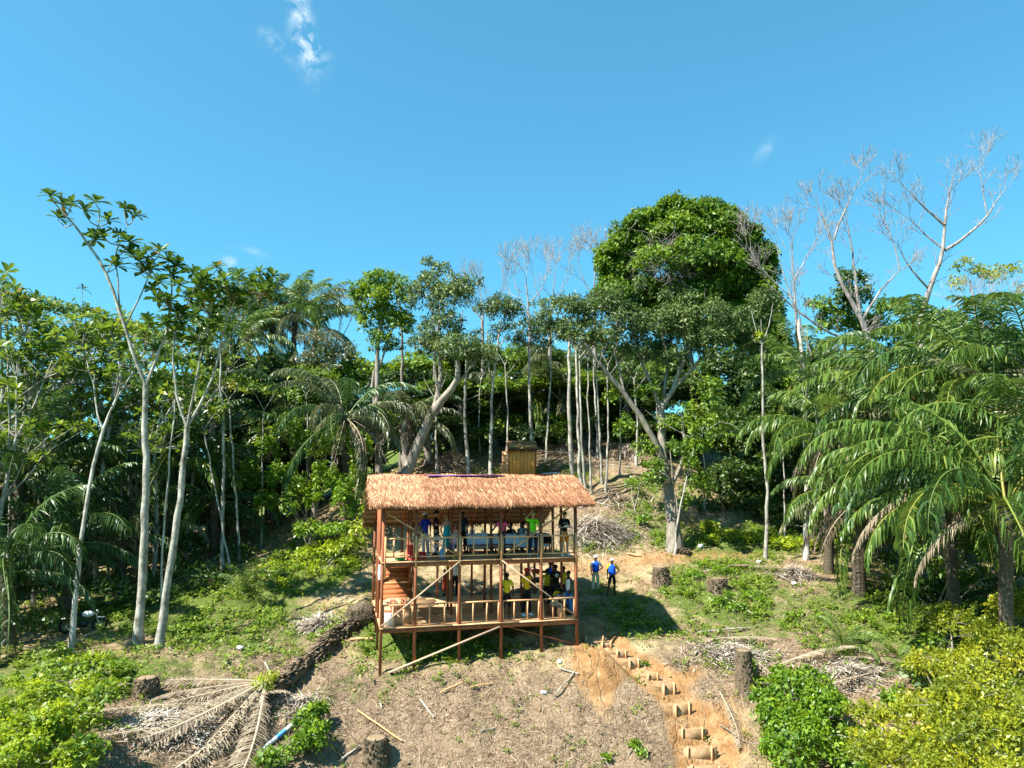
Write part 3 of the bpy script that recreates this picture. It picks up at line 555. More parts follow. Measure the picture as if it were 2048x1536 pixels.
# basin, crates
bs = local_thing('basin', hp(800, 1115, .45)[0], .42, UF, 'green plastic basin holding a dark pot, left edge of the upper deck', 'basin'); 
b_ = MB(); b_.loft([((0, 0, .0), .17, .17), ((0, 0, .12), .235, .235), ((0, 0, .13), .25, .25), ((0, 0, .12), .22, .22), ((0, 0, .03), .16, .16)]); link_mesh('bowl', b_.mesh('bowl', M_['plastic_green'], True), bs)
sp_ = local_thing('small_pot', hp(803, 1113, .45)[0], .45, UF + .032, 'dark little pot inside the green basin', 'pot'); P_(sp_, 'pot', lambda b_: b_.loft([((0, 0, 0), .06, .06), ((0, 0, .12), .085, .085), ((0, 0, .15), .07, .07)]), 'metal', True); P_(sp_, 'handle', lambda b_: b_.tube([(-.07, 0, .13), (0, 0, .2), (.07, 0, .13)], .008, 5), 'metal')
def crate(s, d, h, mt, label, sz=(.34, .3, .26)):
    t_ = local_thing('plastic_crate', s, d, h, label, 'crate', 'red crates on the upper deck'); a, c, e = sz
    for zz in (.03, .10, .17, .24):
        P_(t_, 'slat', lambda b_: (b_.box((0, -c / 2, zz), (a, .015, .045)), b_.box((0, c / 2, zz), (a, .015, .045)), b_.box((-a / 2, 0, zz), (.015, c - .02, .045)), b_.box((a / 2, 0, zz), (.015, c - .02, .045))), mt)
    P_(t_, 'base', lambda b_: b_.box((0, 0, .008), (a - .02, c - .02, .015)), mt)
    for x in (-1, 1):
        for y in (-1, 1): P_(t_, 'corner_post', lambda b_: b_.box((x * (a / 2 - .01), y * (c / 2 - .01), e / 2), (.03, .03, e)), mt)
    P_(t_, 'rim', lambda b_: (b_.box((0, -c / 2, e), (a + .02, .03, .025)), b_.box((0, c / 2, e), (a + .02, .03, .025)), b_.box((-a / 2, 0, e), (.03, c - .03, .025)), b_.box((a / 2, 0, e), (.03, c - .03, .025))), mt)
cs = hp(829, 1115, .6)[0]
crate(cs - .12, .62, UF, 'plastic_red', 'red plastic crate at the bottom of the small stack, left of the second post'); crate(cs - .10, .62, UF + .275, 'plastic_red', 'red plastic crate on top of the small stack, left of the second post'); crate(cs + .26, .66, UF, 'plastic_red', 'red plastic crate standing right of the crate stack')
# cardboard boxes on the lower deck
def cardbox(s, d, h, a, c, e, label, open_=True, turn=.2):
    t_ = local_thing('cardboard_box', s, d, h, label, 'box', 'cardboard boxes on the lower deck', turn); th = .012
    P_(t_, 'side', lambda b_: (b_.box((0, -c / 2, e / 2), (a, th, e)), b_.box((0, c / 2, e / 2), (a, th, e)), b_.box((-a / 2, 0, e / 2), (th, c - th, e)), b_.box((a / 2, 0, e / 2), (th, c - th, e)), b_.box((0, 0, th), (a - th, c - th, th))), 'card')
    for x in ((-1, 1)):
        P_(t_, 'flap', lambda b_: b_.box((x * (a / 2 + (.11 if open_ else -a / 4)), 0, e + .015 - (.03 if open_ else .005)), (.26 if open_ else a / 2, c, .01), np.array(Matrix.Rotation(R(18 * x if open_ else 0), 3, 'Y'))), 'card')
    return t_
b1 = hp(800, 1200, 1.0)[0]
cardbox(b1, 1.25, 0, .85, .6, .45, 'large cardboard box at the bottom of the pile by the chairs', False); cardbox(b1 + .03, 1.2, .465, .7, .5, .38, 'open cardboard box with raised flaps on top of the pile', True, .1)
cardbox(hp(771, 1190, 1.4)[0] + .15, 1.55, 0, .5, .5, .62, 'pale cardboard box in the left corner behind the wooden chairs', False, 0); cardbox(b1 - .02, .6, 0, .62, .4, .40, 'cardboard box at the foot of the pile nearest the railing', False, .05)
# wooden slatted chairs at the left corner
def chair(s, d, h, turn, label, z=0):
    t_ = local_thing('wooden_chair', s, d, h + z, label, 'chair', 'red-brown wooden chairs in the left corner of the lower deck', turn)
    for k in range(4): P_(t_, 'seat_slat', lambda b_: b_.box((0, -.16 + k * .105, .43), (.42, .09, .02)), 'chairwood')
    for x in (-1, 1): P_(t_, 'leg', lambda b_: b_.box((x * .19, -.19, .21), (.04, .04, .42)), 'chairwood'); P_(t_, 'back_post', lambda b_: b_.beam((x * .19, .19, 0), (x * .19, .25, .92), .04, .035, up=(0, 1, 0)), 'chairwood')
    for k in range(4): P_(t_, 'back_slat', lambda b_: b_.box((0, .222 + k * .009, .54 + k * .115), (.36, .018, .05)), 'chairwood')
c1 = hp(778, 1225, .5)[0]
chair(c1 - .1, .45, 0, R(-80), 'red-brown slatted chair at the left corner post of the lower deck'); chair(c1 + .33, .65, 0, R(-70), 'red-brown slatted chair next to the cardboard boxes'); chair(c1 - .03, .95, 0, R(-95), 'red-brown slatted chair behind the other two in the corner')
ply = local_thing('paper_sheet', c1 + .02, .3, .004, 'white sheet lying on the lower deck under the chairs', 'sheet'); P_(ply, 'sheet', lambda b_: b_.box((0, 0, .45), (.42, .25, .012)), 'white'); P_(ply, 'fold', lambda b_: b_.box((-.02, -.12, .22), (.36, .012, .44)), 'white')

# ------------------------------------------------------------------ people
SKINJOBS = []
def skin_mesh(name, V, E, rad, mat, parent, sub=1, label=None):
    me = bpy.data.meshes.new(name); me.from_pydata([tuple(v) for v in V], E, []); o = bpy.data.objects.new(name, me); C.objects.link(o)
    md = o.modifiers.new('skin', 'SKIN'); 
    md.use_smooth_shade = True; md.branch_smoothing = .3; o.modifiers.new('sub', 'SUBSURF').levels = sub
    SKINJOBS.append((o, rad, mat, parent)); o.parent = parent; KIDS.setdefault(parent.name, []).append(o)
    if label: o['label'] = label
    return o
def vec(a): return Vector(a)
def person(loc, face, label, skin='skin_dark', shirt='blue', sleeve=.45, legs='jeans', leglen=1.0, hgt=1.74, arms=((.23, .03, 1.14, .24, -.03, .90), (.23, .03, 1.14, .24, -.03, .90)), knees=None, sit=0, lean=0, hat=None, hair='hair', headgear='cap', shoes='black', dress=None, group=None, female=False, headdown=0, vest=None, extra=None):
    t_ = thing('person', loc, label, 'person', group, rz=face); k = hgt / 1.75; pr = random.Random(int(loc[0] * 1000) ^ int(hgt * 1000)); jt = lambda s_: pr.uniform(-s_, s_)
    if not sit and not lean: arms = tuple((q[0] + jt(.03), q[1] + jt(.05), q[2] + jt(.02), q[3] + jt(.03), q[4] + jt(.05), q[5] + jt(.03)) for q in arms)
    if knees is None and not sit:
        w1, w2, f1, f2 = jt(.03), jt(.04) + .02, jt(.07), jt(.07); knees = (((.10 + w1 * .5, -.02 + f1 * .4, .50), (.11 + w1, .02 + f1, .08)), ((.10 + w2 * .5, -.02 + f2 * .4, .50), (.11 + w2, .02 + f2, .08)))
    drop = .50 * sit
    pel = vec((0, 0, .95 - drop)); ln = lean
    def tor(z, x=0, y=0):       # torso point: leans forward (-y) about the pelvis
        a = ln; dz = z - .95; return vec((x, y * math.cos(a) - dz * math.sin(a), pel.z + dz * math.cos(a) + y * 0))
    wai, che, nb, nk, hl, hm, ht = tor(1.09), tor(1.29), tor(1.45), tor(1.53), tor(1.575, 0, -.015 - headdown * .5), tor(1.645, 0, -.02 - headdown), tor(1.715, 0, -.005 - headdown)
    sw = .155 if female else .175; V = [pel, wai, che, nb, nk, hl, hm, ht]; rad = [(.125, .10), (.115, .09), (.145, .10), (.07, .06), (.05, .05), (.068, .075), (.078, .092), (.055, .065)]; E = [(i, i + 1) for i in range(7)]
    hands = []
    A = []
    for sgn, a in ((-1, arms[0]), (1, arms[1])):
        sh = tor(1.405, sgn * sw); 
        el = tor(a[2], sgn * a[0], a[1]) if sit == 0 and ln == 0 else sh + vec((sgn * (a[0] - sw), a[1], a[2] - 1.405)); wr = (vec((sgn * a[3], a[4], a[5])) if ln == 0 and sit == 0 else sh + vec((sgn * (a[3] - sw), a[4], a[5] - 1.405)))
        i0 = len(V); V += [sh, el, wr]; rad += [(.055, .055), (.040, .040), (.028, .026)]; E += [(3, i0), (i0, i0 + 1), (i0 + 1, i0 + 2)]
        hd = (wr - el).normalized(); pm = wr + hd * .075; V.append(pm); rad.append((.036, .018)); E.append((i0 + 2, i0 + 3)); hands.append((pm, hd, sgn)); A.append((sh, el, wr))
    Lg = []
    kn = knees or (((.10, -.01, .50), (.10, .02, .08)), ((.10, -.01, .50), (.10, .02, .08)))
    for sgn, (kk, an) in ((-1, kn[0]), (1, kn[1])):
        hp_ = pel + vec((sgn * .085, 0, -.04))
        if sit: kk = (kk[0], -.42, .47 - .03 * (sit > 1)); an = (an[0], -.38, .08)
        kv, av = vec((sgn * kk[0], kk[1], kk[2])), vec((sgn * an[0], an[1], an[2])); to = av + vec((sgn * .02, -.16, -.045))
        i0 = len(V); V += [hp_, kv, av, to]; rad += [(.088, .088), (.056, .056), (.038, .038), (.038, .025)]; E += [(0, i0), (i0, i0 + 1), (i0 + 1, i0 + 2), (i0 + 2, i0 + 3)]; Lg.append((hp_, kv, av, to))
    V = [v * k for v in V]; body = skin_mesh('body', V, E, [(a * k, b * k) for a, b in rad], skin, t_, 1)
    # fingers, thumb, nose, ears
    for pm, hd, sgn in hands:
        fb = MB(); sd_ = hd.cross(vec((0, 1, 0))).normalized() if abs(hd.y) < .9 else vec((1, 0, 0)); cur = hd.cross(sd_) * .3
        fb.ell(pm * k, (.030 * k, .030 * k, .030 * k), nu=8, nv=5)
        for j, fl_ in enumerate((.062, .072, .068, .052)):
            a = pm + sd_ * (-.027 + j * .018) + hd * .01; fb.tube([a * k, (a + hd * fl_ * .55) * k, (a + hd * fl_ * .9 + cur * fl_ * .7) * k], [.0095 * k, .009 * k, .007 * k], 5)
        a = pm - sd_ * .03 - hd * .04; fb.tube([a * k, (a - sd_ * .022 + hd * .028) * k, (a - sd_ * .026 + hd * .056) * k], [.011 * k, .010 * k, .008 * k], 5)
        link_mesh('hand', fb.mesh('hand', M_[skin], True), t_)
    hd_c = hm * k; fb = MB(); fb.ell(hd_c + vec((0, -.096 * k, -.012 * k)), (.014 * k, .020 * k, .022 * k), nu=6, nv=5); link_mesh('nose', fb.mesh('nose', M_[skin], True), t_)
    for sgn in (-1, 1): fb = MB(); fb.ell(hd_c + vec((sgn * .080 * k, .004, -.008)), (.012, .022, .032), nu=6, nv=5); link_mesh('ear', fb.mesh('ear', M_[skin], True), t_)
    eb = MB(); [eb.ell(hd_c + vec((sgn * .032 * k, -.083 * k, .012 * k)), (.012, .010, .008), nu=6, nv=4) for sgn in (-1, 1)]; link_mesh('eyes', eb.mesh('eyes', M_['white'], True), t_)
    mbm = MB(); mbm.ell(hd_c + vec((0, -.082 * k, -.048 * k)), (.022, .012, .007), nu=6, nv=4); link_mesh('mouth', mbm.mesh('mouth', M_['rose'] if skin == 'skin_light' else M_['redprint'], True), t_)
    # garments grown over the same joints
    g = 1.0 * k
    if shirt:
        hemz = tor(.90); V2 = [hemz, wai, che, nb]; r2 = [(.155, .125), (.145, .118), (.170, .128), (.098, .085)]; E2 = [(0, 1), (1, 2), (2, 3)]
        if sleeve > 0:
            for sh, el, wr in A:
                i0 = len(V2); e_ = sh.lerp(el, min(sleeve * 1.6, 1)); V2 += [sh, e_]; r2 += [(.072, .072), (.066, .066)]; E2 += [(3, i0), (i0, i0 + 1)]
                if sleeve > .9: V2.append(wr.lerp(el, .08)); r2.append((.045, .045)); E2.append((i0 + 1, i0 + 2))
        elif vest is None:
            for sgn in (-1, 1): i0 = len(V2); V2 += [tor(1.42, sgn * .11)]; r2 += [(.06, .06)]; E2 += [(3, i0)]
        skin_mesh('shirt' if not dress else 'top', [v * k for v in V2], E2, [(a * g, b * g) for a, b in r2], shirt, t_, 1)
    if vest:
        V2 = [tor(.93), wai, che, tor(1.40), tor(1.43, -.10), tor(1.43, .10)]; r2 = [(.215, .18), (.20, .168), (.215, .175), (.14, .13), (.07, .08), (.07, .08)]; skin_mesh('bib_vest', [v * k for v in V2], [(0, 1), (1, 2), (2, 3), (3, 4), (3, 5)], [(a * g, b * g) for a, b in r2], vest, t_, 1)
    if legs:
        V3 = [pel + vec((0, 0, .04)), pel]; r3 = [(.138, .115), (.142, .12)]; E3 = [(0, 1)]
        for h0, kv, av, to in Lg:
            i0 = len(V3); V3 += [h0, kv]; r3 += [(.104, .104), (.082, .082)]; E3 += [(1, i0), (i0, i0 + 1)]
            if leglen > .6: V3.append(kv.lerp(av, min(1, (leglen - .5) * 2))); r3.append((.068, .072)); E3.append((i0 + 1, i0 + 2))
        skin_mesh('trousers' if leglen > .6 else 'shorts', [v * k for v in V3], E3, [(a * g, b * g) for a, b in r3], legs, t_, 1)
    if dress:
        mt, z0, flare, ztop = dress; db = MB()
        db.loft([((pel.x * k, 0, z0 * k), flare * k, flare * .8 * k), ((0, 0, (.62 if z0 < .6 else .75) * k - drop * .6), (.14 + flare) / 2 * k, (.12 + flare * .8) / 2 * k), (tuple(pel * k), .165 * k, .135 * k), (tuple(tor(1.09) * k), .135 * k, .11 * k), (tuple(tor(ztop) * k), .155 * k, .118 * k)]); link_mesh('dress', db.mesh('dress', M_[mt], True), t_)
    if shoes:
        sb = MB()
        for h0, kv, av, to in Lg: sb.loft([(((av.x + to.x) / 2 * k, (av.y + to.y) / 2 * k, -.0), .047 * k, .135 * k), (((av.x + to.x) / 2 * k, (av.y + to.y) / 2 * k, .035), .050 * k, .135 * k), (((av.x * .7 + to.x * .3) * k, (av.y * .65 + to.y * .35) * k, .09), .040 * k, .075 * k)])
        link_mesh('shoes', sb.mesh('shoes', M_[shoes], True), t_)
    if hair:
        hb = MB(); hb.ell(hd_c + vec((0, .018, .030)), (.086 * k, .096 * k, .082 * k), nu=12, nv=8)
        if female: hb.ell(hd_c + vec((0, .07, -.02)), (.07 * k, .06 * k, .09 * k), nu=10, nv=6)
        link_mesh('hair', hb.mesh('hair', M_[hair], True), t_)
    if hat:
        hb = MB(); c = hd_c + vec((0, .0, .045)); hb.ell(c, (.098 * k, .108 * k, .078 * k), nu=14, nv=8)
        if headgear == 'cap': hb.loft([(tuple(c + vec((0, -.10, .004))), .072, .085), (tuple(c + vec((0, -.10, .016))), .07, .08)])
        elif headgear == 'hat': hb.loft([(tuple(c + vec((0, 0, -.005))), .17, .18), (tuple(c + vec((0, 0, .01))), .16, .17)])
        elif headgear == 'wrap': hb.ell(c + vec((0, .06, .06)), (.095, .085, .085), nu=10, nv=7)
        hb.build  # placed in the person's own axes
        link_mesh({'cap': 'cap', 'hat': 'brimmed_hat', 'wrap': 'headwrap'}[headgear], hb.mesh('hat', M_[hat], True), t_)
    if extra: extra(t_, k, hd_c, tor, hands)
    return t_
FRONT = math.atan2(EX.y, EX.x)                     # facing out over the railing, towards the slope
BACK = FRONT + math.pi
down = ((.22, .02, 1.14, .23, -.04, .90), (.22, .02, 1.14, .23, -.04, .90)); hips = ((.34, .10, 1.16, .17, -.02, 1.02), (.34, .10, 1.16, .17, -.02, 1.02))
onehip = ((.21, .02, 1.14, .22, -.02, .90), (.36, .08, 1.16, .17, -.04, 1.03)); hold = ((.24, -.02, 1.13, .10, -.26, 1.17), (.24, -.02, 1.13, .08, -.26, 1.17))
spread = ((.36, -.06, 1.19, .52, -.20, 1.00), (.36, -.06, 1.19, .56, -.20, 1.02)); salute = ((.36, -.08, 1.50, .11, -.14, 1.70), (.27, .02, 1.14, .34, -.10, .95)); lap = ((.22, -.14, 1.15, .12, -.36, 1.08),) * 2
def onup(px, d): return H(hp(px, 1100, d)[0], d, UF)
def onlow(px, d): return H(hp(px, 1215, d)[0], d, 0)
def collar_glasses(t_, k, hc, tor, hands):
    b_ = MB(); q = tor(1.34) * k + vec((.02, -.15 * k, 0)); b_.box(q, (.05, .02, .05)); b_.box(q + vec((0, 0, -.04)), (.012, .012, .07)); link_mesh('sunglasses', b_.mesh('sunglasses', M_['black']), t_)
def chest_print(t_, k, hc, tor, hands):
    b_ = MB(); q = tor(1.30) * k
    for j, w_ in enumerate((.03, .02, .035, .02, .03, .025, .02)): b_.box(q + vec((-.085 + j * .028, -.135 * k, random.uniform(-.003, .003))), (w_ * .7, .006, .022))
    link_mesh('shirt_print', b_.mesh('shirt_print', M_['white']), t_)
    b_ = MB(); q2 = (hands[0][0] + hands[1][0]) / 2 * k; b_.loft([(tuple(q2 + vec((0, 0, -.03))), .10, .05), (tuple(q2 + vec((0, 0, .03))), .09, .045)]); link_mesh('controller', b_.mesh('controller', M_['plastic_white']), t_)
def cap_print(t_, k, hc, tor, hands):
    b_ = MB(); b_.ell(hc + vec((0, -.095 * k, .06)), (.04, .012, .015), nu=8, nv=5); link_mesh('cap_print', b_.mesh('cap_print', M_['white']), t_)
def back_logo(t_, k, hc, tor, hands):
    b_ = MB(); q = tor(1.33) * k + vec((0, .150 * k, 0)); a = np.linspace(0, 2 * np.pi, 20, endpoint=False)
    for r0, r1, mt in ((.085, .066, 'white'), (.052, .0, 'white')):
        b2 = MB(); n2 = len(a); Vv = [];
        for yy in (0, .012):
            for rr in (r0, r1): Vv += [(q.x + rr * math.cos(x), q.y + yy, q.z + rr * math.sin(x)) for x in a]
        Q = [[i, (i + 1) % n2, n2 + (i + 1) % n2, n2 + i] for i in range(n2)] + [[2 * n2 + i, 2 * n2 + (i + 1) % n2, 3 * n2 + (i + 1) % n2, 3 * n2 + i] for i in range(n2)] + [[i, (i + 1) % n2, 2 * n2 + (i + 1) % n2, 2 * n2 + i] for i in range(n2)]
        b2.add(Vv, Q=Q); link_mesh('back_emblem', b2.mesh('back_emblem', M_[mt]), t_)
    b3 = MB(); b3.box(q + vec((0, .016, .008)), (.022, .006, .055)); b3.box(q + vec((0, .016, -.022)), (.045, .006, .016)); link_mesh('emblem_figure', b3.mesh('emblem_figure', M_['black']), t_)
person(onup(850, 2.0), FRONT + R(200), 'man in blue shirt, pale grey trousers and light hat by the second post upstairs', shirt='blue', sleeve=.5, legs='grey', hat='white', headgear='hat', shoes='white', hgt=1.74)
person(onup(871, 2.3), FRONT + R(75), 'man in a black T-shirt standing behind the white folding table', skin='skin_light', shirt='black', legs='jeans', arms=((.24, -.05, 1.15, .20, -.30, 1.18), down[1]), hat='black', hgt=1.8, shoes='black')
person(onup(893, 1.75), BACK + R(15), 'woman seen from behind in a long turquoise dress', skin='skin_light', shirt=None, legs=None, dress=('turquoise', .30, .20, 1.25), hair='blond', female=True, headdown=.06, hgt=1.66, shoes='beige', arms=((.2, -.1, 1.12, .18, -.25, .95), (.2, -.1, 1.12, .18, -.2, .93)))
person(onup(909, 1.15), FRONT, 'woman in pale pink tank top, blue shorts and red cap on the brown stool', skin='skin_light', shirt='rose', sleeve=0, legs='royal', leglen=.5, sit=1, hat='red', female=True, hgt=1.68, shoes='gold', arms=lap, extra=cap_print, hair='blond')
person(onup(925, 2.75), FRONT + R(20), 'shaded person in dark blue-grey clothes standing behind the third post upstairs', shirt='jeans', legs='black', hgt=1.72)
person(onup(1003, .42), FRONT, 'woman in bright pink top and pink headwrap, both hands on the upper railing', shirt='pink', sleeve=.35, legs=None, dress=('darkprint', .16, .17, .98), hat='pink', headgear='wrap', female=True, hgt=1.70, arms=spread, shoes='black')
person(onup(1066, .42), FRONT, 'man in a bright green T-shirt and dark jeans shading his eyes with one hand', skin='skin_light', shirt='green', sleeve=.5, legs='jeans', hat='straw', headgear='hat', arms=salute, hgt=1.80, extra=collar_glasses, shoes='grey', hair='blond')
person(onup(1129, .5), FRONT, 'man in black T-shirt, orange shorts and black cap holding a white controller', skin='skin_light', shirt='black', legs='orange', leglen=.5, hat='black', arms=hold, headdown=.03, hgt=1.78, extra=chest_print, shoes='white')
person(onup(1046, 3.05), FRONT, 'dark-haired man in a pale grey shirt sitting behind the table upstairs', shirt='grey', sit=1, legs='black', hgt=1.74, arms=lap)
person(onup(1022, 3.05), FRONT, 'person in dark clothes sitting behind the table beside the man in grey', shirt='black', sit=1, legs='black', hgt=1.66, arms=lap)
person(onlow(1014, .85), BACK - R(8), 'bare-legged man in yellow T-shirt and black shorts with his back turned, lower deck', shirt='yellow', legs='black', leglen=.62, hgt=1.76, shoes=None)
person(onlow(1053, 1.15), FRONT + R(25), 'man in a golden yellow T-shirt and red cap on the lower deck', shirt='gold', legs='black', hgt=1.88, hat='red', shoes='white')
person(onlow(1138, .9), FRONT - R(70), 'man in white sleeveless shirt and blue jeans at the right end of the lower deck', shirt='white', sleeve=0, legs='bluejeans', hgt=1.76, arms=((.21, -.05, 1.14, .2, -.16, .93),) * 2)
person(onlow(1112, 2.3), BACK, 'man in a black shirt with a round white emblem on his back', shirt='black', legs='black', hgt=1.85, extra=back_logo)
person(onlow(1101, 3.6), FRONT + R(40), 'tall man in a deep blue shirt standing at the back of the group', shirt='royal', legs='black', hgt=1.85)
person(onlow(1094, 2.9), FRONT + R(160), 'man in a yellow shirt leaning in left of the black-shirted man', shirt='yellow', legs='black', hgt=1.6, lean=.25)
person(onlow(1128, 2.9), FRONT + R(150), 'man in yellow shirt right of the emblem shirt, half behind the post', shirt='yellow', legs='black', hgt=1.7)
person(onlow(1117, 1.3), BACK + R(20), 'person in a bright yellow shirt sitting low on the lower deck', shirt='gold', legs='black', sit=1, hgt=1.62, arms=lap)
person(onlow(1127, 1.0), FRONT + R(150), 'person in a grey shirt crouching beside the man in white', shirt='grey', legs='black', sit=1, hgt=1.62, lean=.3, arms=lap)
person(onlow(1103, .9), FRONT + R(95), 'person in beige trousers bending forward near the lower right brace', shirt='beige', legs='beige', sit=1, hgt=1.66, lean=.75, arms=((.2, -.2, 1.15, .15, -.35, 1.0),) * 2, shoes='white')
for px, d, nm_ in ((1117, 1.3, 'low block seat under the person in bright yellow'), (1127, 1.0, 'low block seat under the crouching person in grey'), (1103, .9, 'low block seat under the person in beige trousers')): stool(hp(px, 1215, d)[0], d + .02, 0, nm_, .3, .42)
crw = hp(1121, 1225, .55)[0]; cn = local_thing('drum', crw, .55, 0, 'small pale barrel drum standing on the deck by the lower right brace', 'drum'); P_(cn, 'shell', lambda b_: b_.loft([((0, 0, 0), .13, .13), ((0, 0, .15), .16, .16), ((0, 0, .36), .14, .14)]), 'pale_wood', True); P_(cn, 'drumhead', lambda b_: b_.loft([((0, 0, .36), .145, .145), ((0, 0, .375), .135, .135)]), 'straw')
q = on(889, 37.0); q2 = hit(889, 1192, 35.5); person(q2, FRONT + R(20), 'child in a red patterned dress standing on the ground behind the pavilion', shirt=None, legs=None, dress=('redprint', .28, .2, 1.35), female=True, hgt=1.25)
q2 = hit(910, 1192, 35.5); person(q2, FRONT + R(190), 'person in dark clothes and a white shirt behind the posts of the pavilion', shirt='white', sleeve=.4, legs='black', hgt=1.72)
qa = hit(1192, 1184, 33); person(qa, R(8), 'man in blue bib, white cap and khaki trousers at the edge of the shadow', shirt='white', vest='royal', legs='khaki', hat='white', arms=onehip, hgt=1.76, knees=(((.13, -.01, .50), (.15, .02, .08)), ((.10, -.01, .50), (.12, .02, .08))))
qb = hit(1225, 1191, 33); person(qb, R(0), 'man in blue bib, yellow sleeves and black shorts with his hand on his hip', shirt='gold', vest='royal', legs='black', leglen=.6, hat='white', arms=onehip, hgt=1.74, knees=(((.16, -.01, .50), (.24, .02, .08)), ((.11, -.01, .50), (.13, .02, .08))))
# run the skin modifiers once for everybody
for o, rad, mat, parent in SKINJOBS:
    me = o.data
    import bmesh
    if True:
        bm = bmesh.new(); bm.from_mesh(me); lay = bm.verts.layers.skin.verify()
        for v_, r_ in zip(bm.verts, rad): v_[lay].radius = r_; v_[lay].use_root = (v_.index == 0)
        bm.to_mesh(me); bm.free()
bpy.context.view_layer.update(); dg = bpy.context.evaluated_depsgraph_get()
res = []
for o, rad, mat, parent in SKINJOBS: res.append(bpy.data.meshes.new_from_object(o.evaluated_get(dg)))
for (o, rad, mat, parent), me in zip(SKINJOBS, res):
    o.modifiers.clear(); old = o.data; o.data = me; bpy.data.meshes.remove(old); me.materials.clear(); me.materials.append(M_[mat]); me.polygons.foreach_set('use_smooth', np.ones(len(me.polygons), bool))
    me.attributes.new('rnd', 'FLOAT', 'FACE').data.foreach_set('value', np.full(len(me.polygons), .5, np.float32))
# ------------------------------------------------------------------ vegetation builders
def unit(a): return a / (np.linalg.norm(a, axis=1)[:, None] + 1e-9)
def foliage(mb_, puffs, dens=9, L=.28, asp=.45, droop=.25, shell=.20, sub=5, per=5, lo=-.45, jit=.5, flat=.75):
    """sprigs of leaves spread through the shells of many small clumps"""
    cs, rs = [], []
    for c, r in puffs:
        r = np.array(r if np.ndim(r) else (r, r, r * flat)); c = np.array(c)
        cs.append(c); rs.append(r * .72)
        for _ in range(sub):
            d = rng.normal(size=3); d /= np.linalg.norm(d); d[2] = abs(d[2]) * .9 if rng.random() < .7 else d[2]
            cs.append(c + d * r * rng.uniform(.5, .85)); rs.append(r * rng.uniform(.24, .46))
    for c, r in zip(cs, rs):
        n_ = int(dens * 4 * np.pi * (r[0] * r[2]) * rng.uniform(.7, 1.25)) + 3
        d = unit(rng.normal(size=(n_, 3))); d = d[d[:, 2] > lo]; n_ = len(d)
        if not n_: continue
        p = c + d * r * (1 - np.abs(rng.normal(0, shell, (n_, 1))))
        base = rng.uniform(.15, .75)
        p = np.repeat(p, per, 0); dd = np.repeat(d, per, 0); m_ = len(p)
        ld = unit(dd * .6 + rng.normal(0, .65, (m_, 3)) + np.array([0, 0, -droop])); nr = unit(dd * .8 + np.array([0, 0, .55]) + rng.normal(0, jit, (m_, 3)))
        p = p + rng.normal(0, L * .35, (m_, 3))
        Ln = L * rng.uniform(.6, 1.25, m_)
        mb_.leaves(p, ld, nr, Ln, Ln * asp * rng.uniform(.8, 1.2, m_), np.clip(np.repeat(rng.normal(base, .12, n_), per) + rng.normal(0, .13, m_), 0, 1))
def pxpuff(px, py, Y, rx, ry=None, ydep=1.0):
    c = at(px, py, Y); k = Y / FPX; ry = ry or rx * .8
    return (c, (rx * k, rx * k * ydep, ry * k))
def limb(mb_, pts, r0, r1, n=7, wob=.0, ground=False, bumps=0):
    P = [at(*p) for p in pts]
    if ground: P[0].z = gz1(P[0].x, P[0].y) - .25
    Q = []
    for a, c in zip(P[:-1], P[1:]):
        m_ = max(2, int((c - a).length / .7))
        for i in range(m_): Q.append(a.lerp(c, i / m_))
    Q.append(P[-1]); Q = np.array([tuple(q) for q in Q])
    for _ in range(2): Q[1:-1] = (Q[:-2] + Q[1:-1] * 2 + Q[2:]) / 4
    m_ = len(Q); Q[1:-1] += rng.normal(0, wob, (m_ - 2, 3)) if wob else 0
    rad = np.linspace(r0, r1, m_) * (1 + (rng.normal(0, bumps, m_) if bumps else 0))
    if ground: rad[0] *= 1.45
    if ground and m_ > 1: rad[1] *= 1.12
    mb_.tube(Q, rad, n, r=rng.random())
    return Q
def tree(name, label, trunks, puffs, leaf, bark, dens=9, L=.28, asp=.45, cat='tree', group=None, crown='crown', extra_twigs=0, **k):
    f = at(*trunks[0][0][0]); org = Vector((f.x, f.y, gz1(f.x, f.y)))
    t_ = thing(name, org, label, cat, group); b_ = MB(); main = None
    for j, (pts, r0, r1) in enumerate(trunks):
        q = limb(b_, pts, r0, r1, 9 if r0 > .15 else 6, wob=.03 if r0 > .05 else .015, ground=(j == 0 or (len(pts) and pts[0][1] > 2000)), bumps=.06)
    if extra_twigs:
        for c, r in puffs:
            c = Vector(c); 
            for _ in range(extra_twigs):
                e = c + Vector(rng.normal(0, 1, 3)) * (np.mean(r) if np.ndim(r) else r) * .6; s_ = Vector(q[rng.integers(len(q) // 2, len(q))]); s_ = s_.lerp(c, .6)
                b_.tube([s_, s_.lerp(e, .5) + Vector((0, 0, -.1)), e], [.035, .025, .01], 4)
    b_.build('trunk', M_[bark], t_, smooth=True)
    if puffs:
        b_ = MB(); foliage(b_, puffs, dens, L, asp, **k); b_.build(crown, M_[leaf], t_)
    return t_
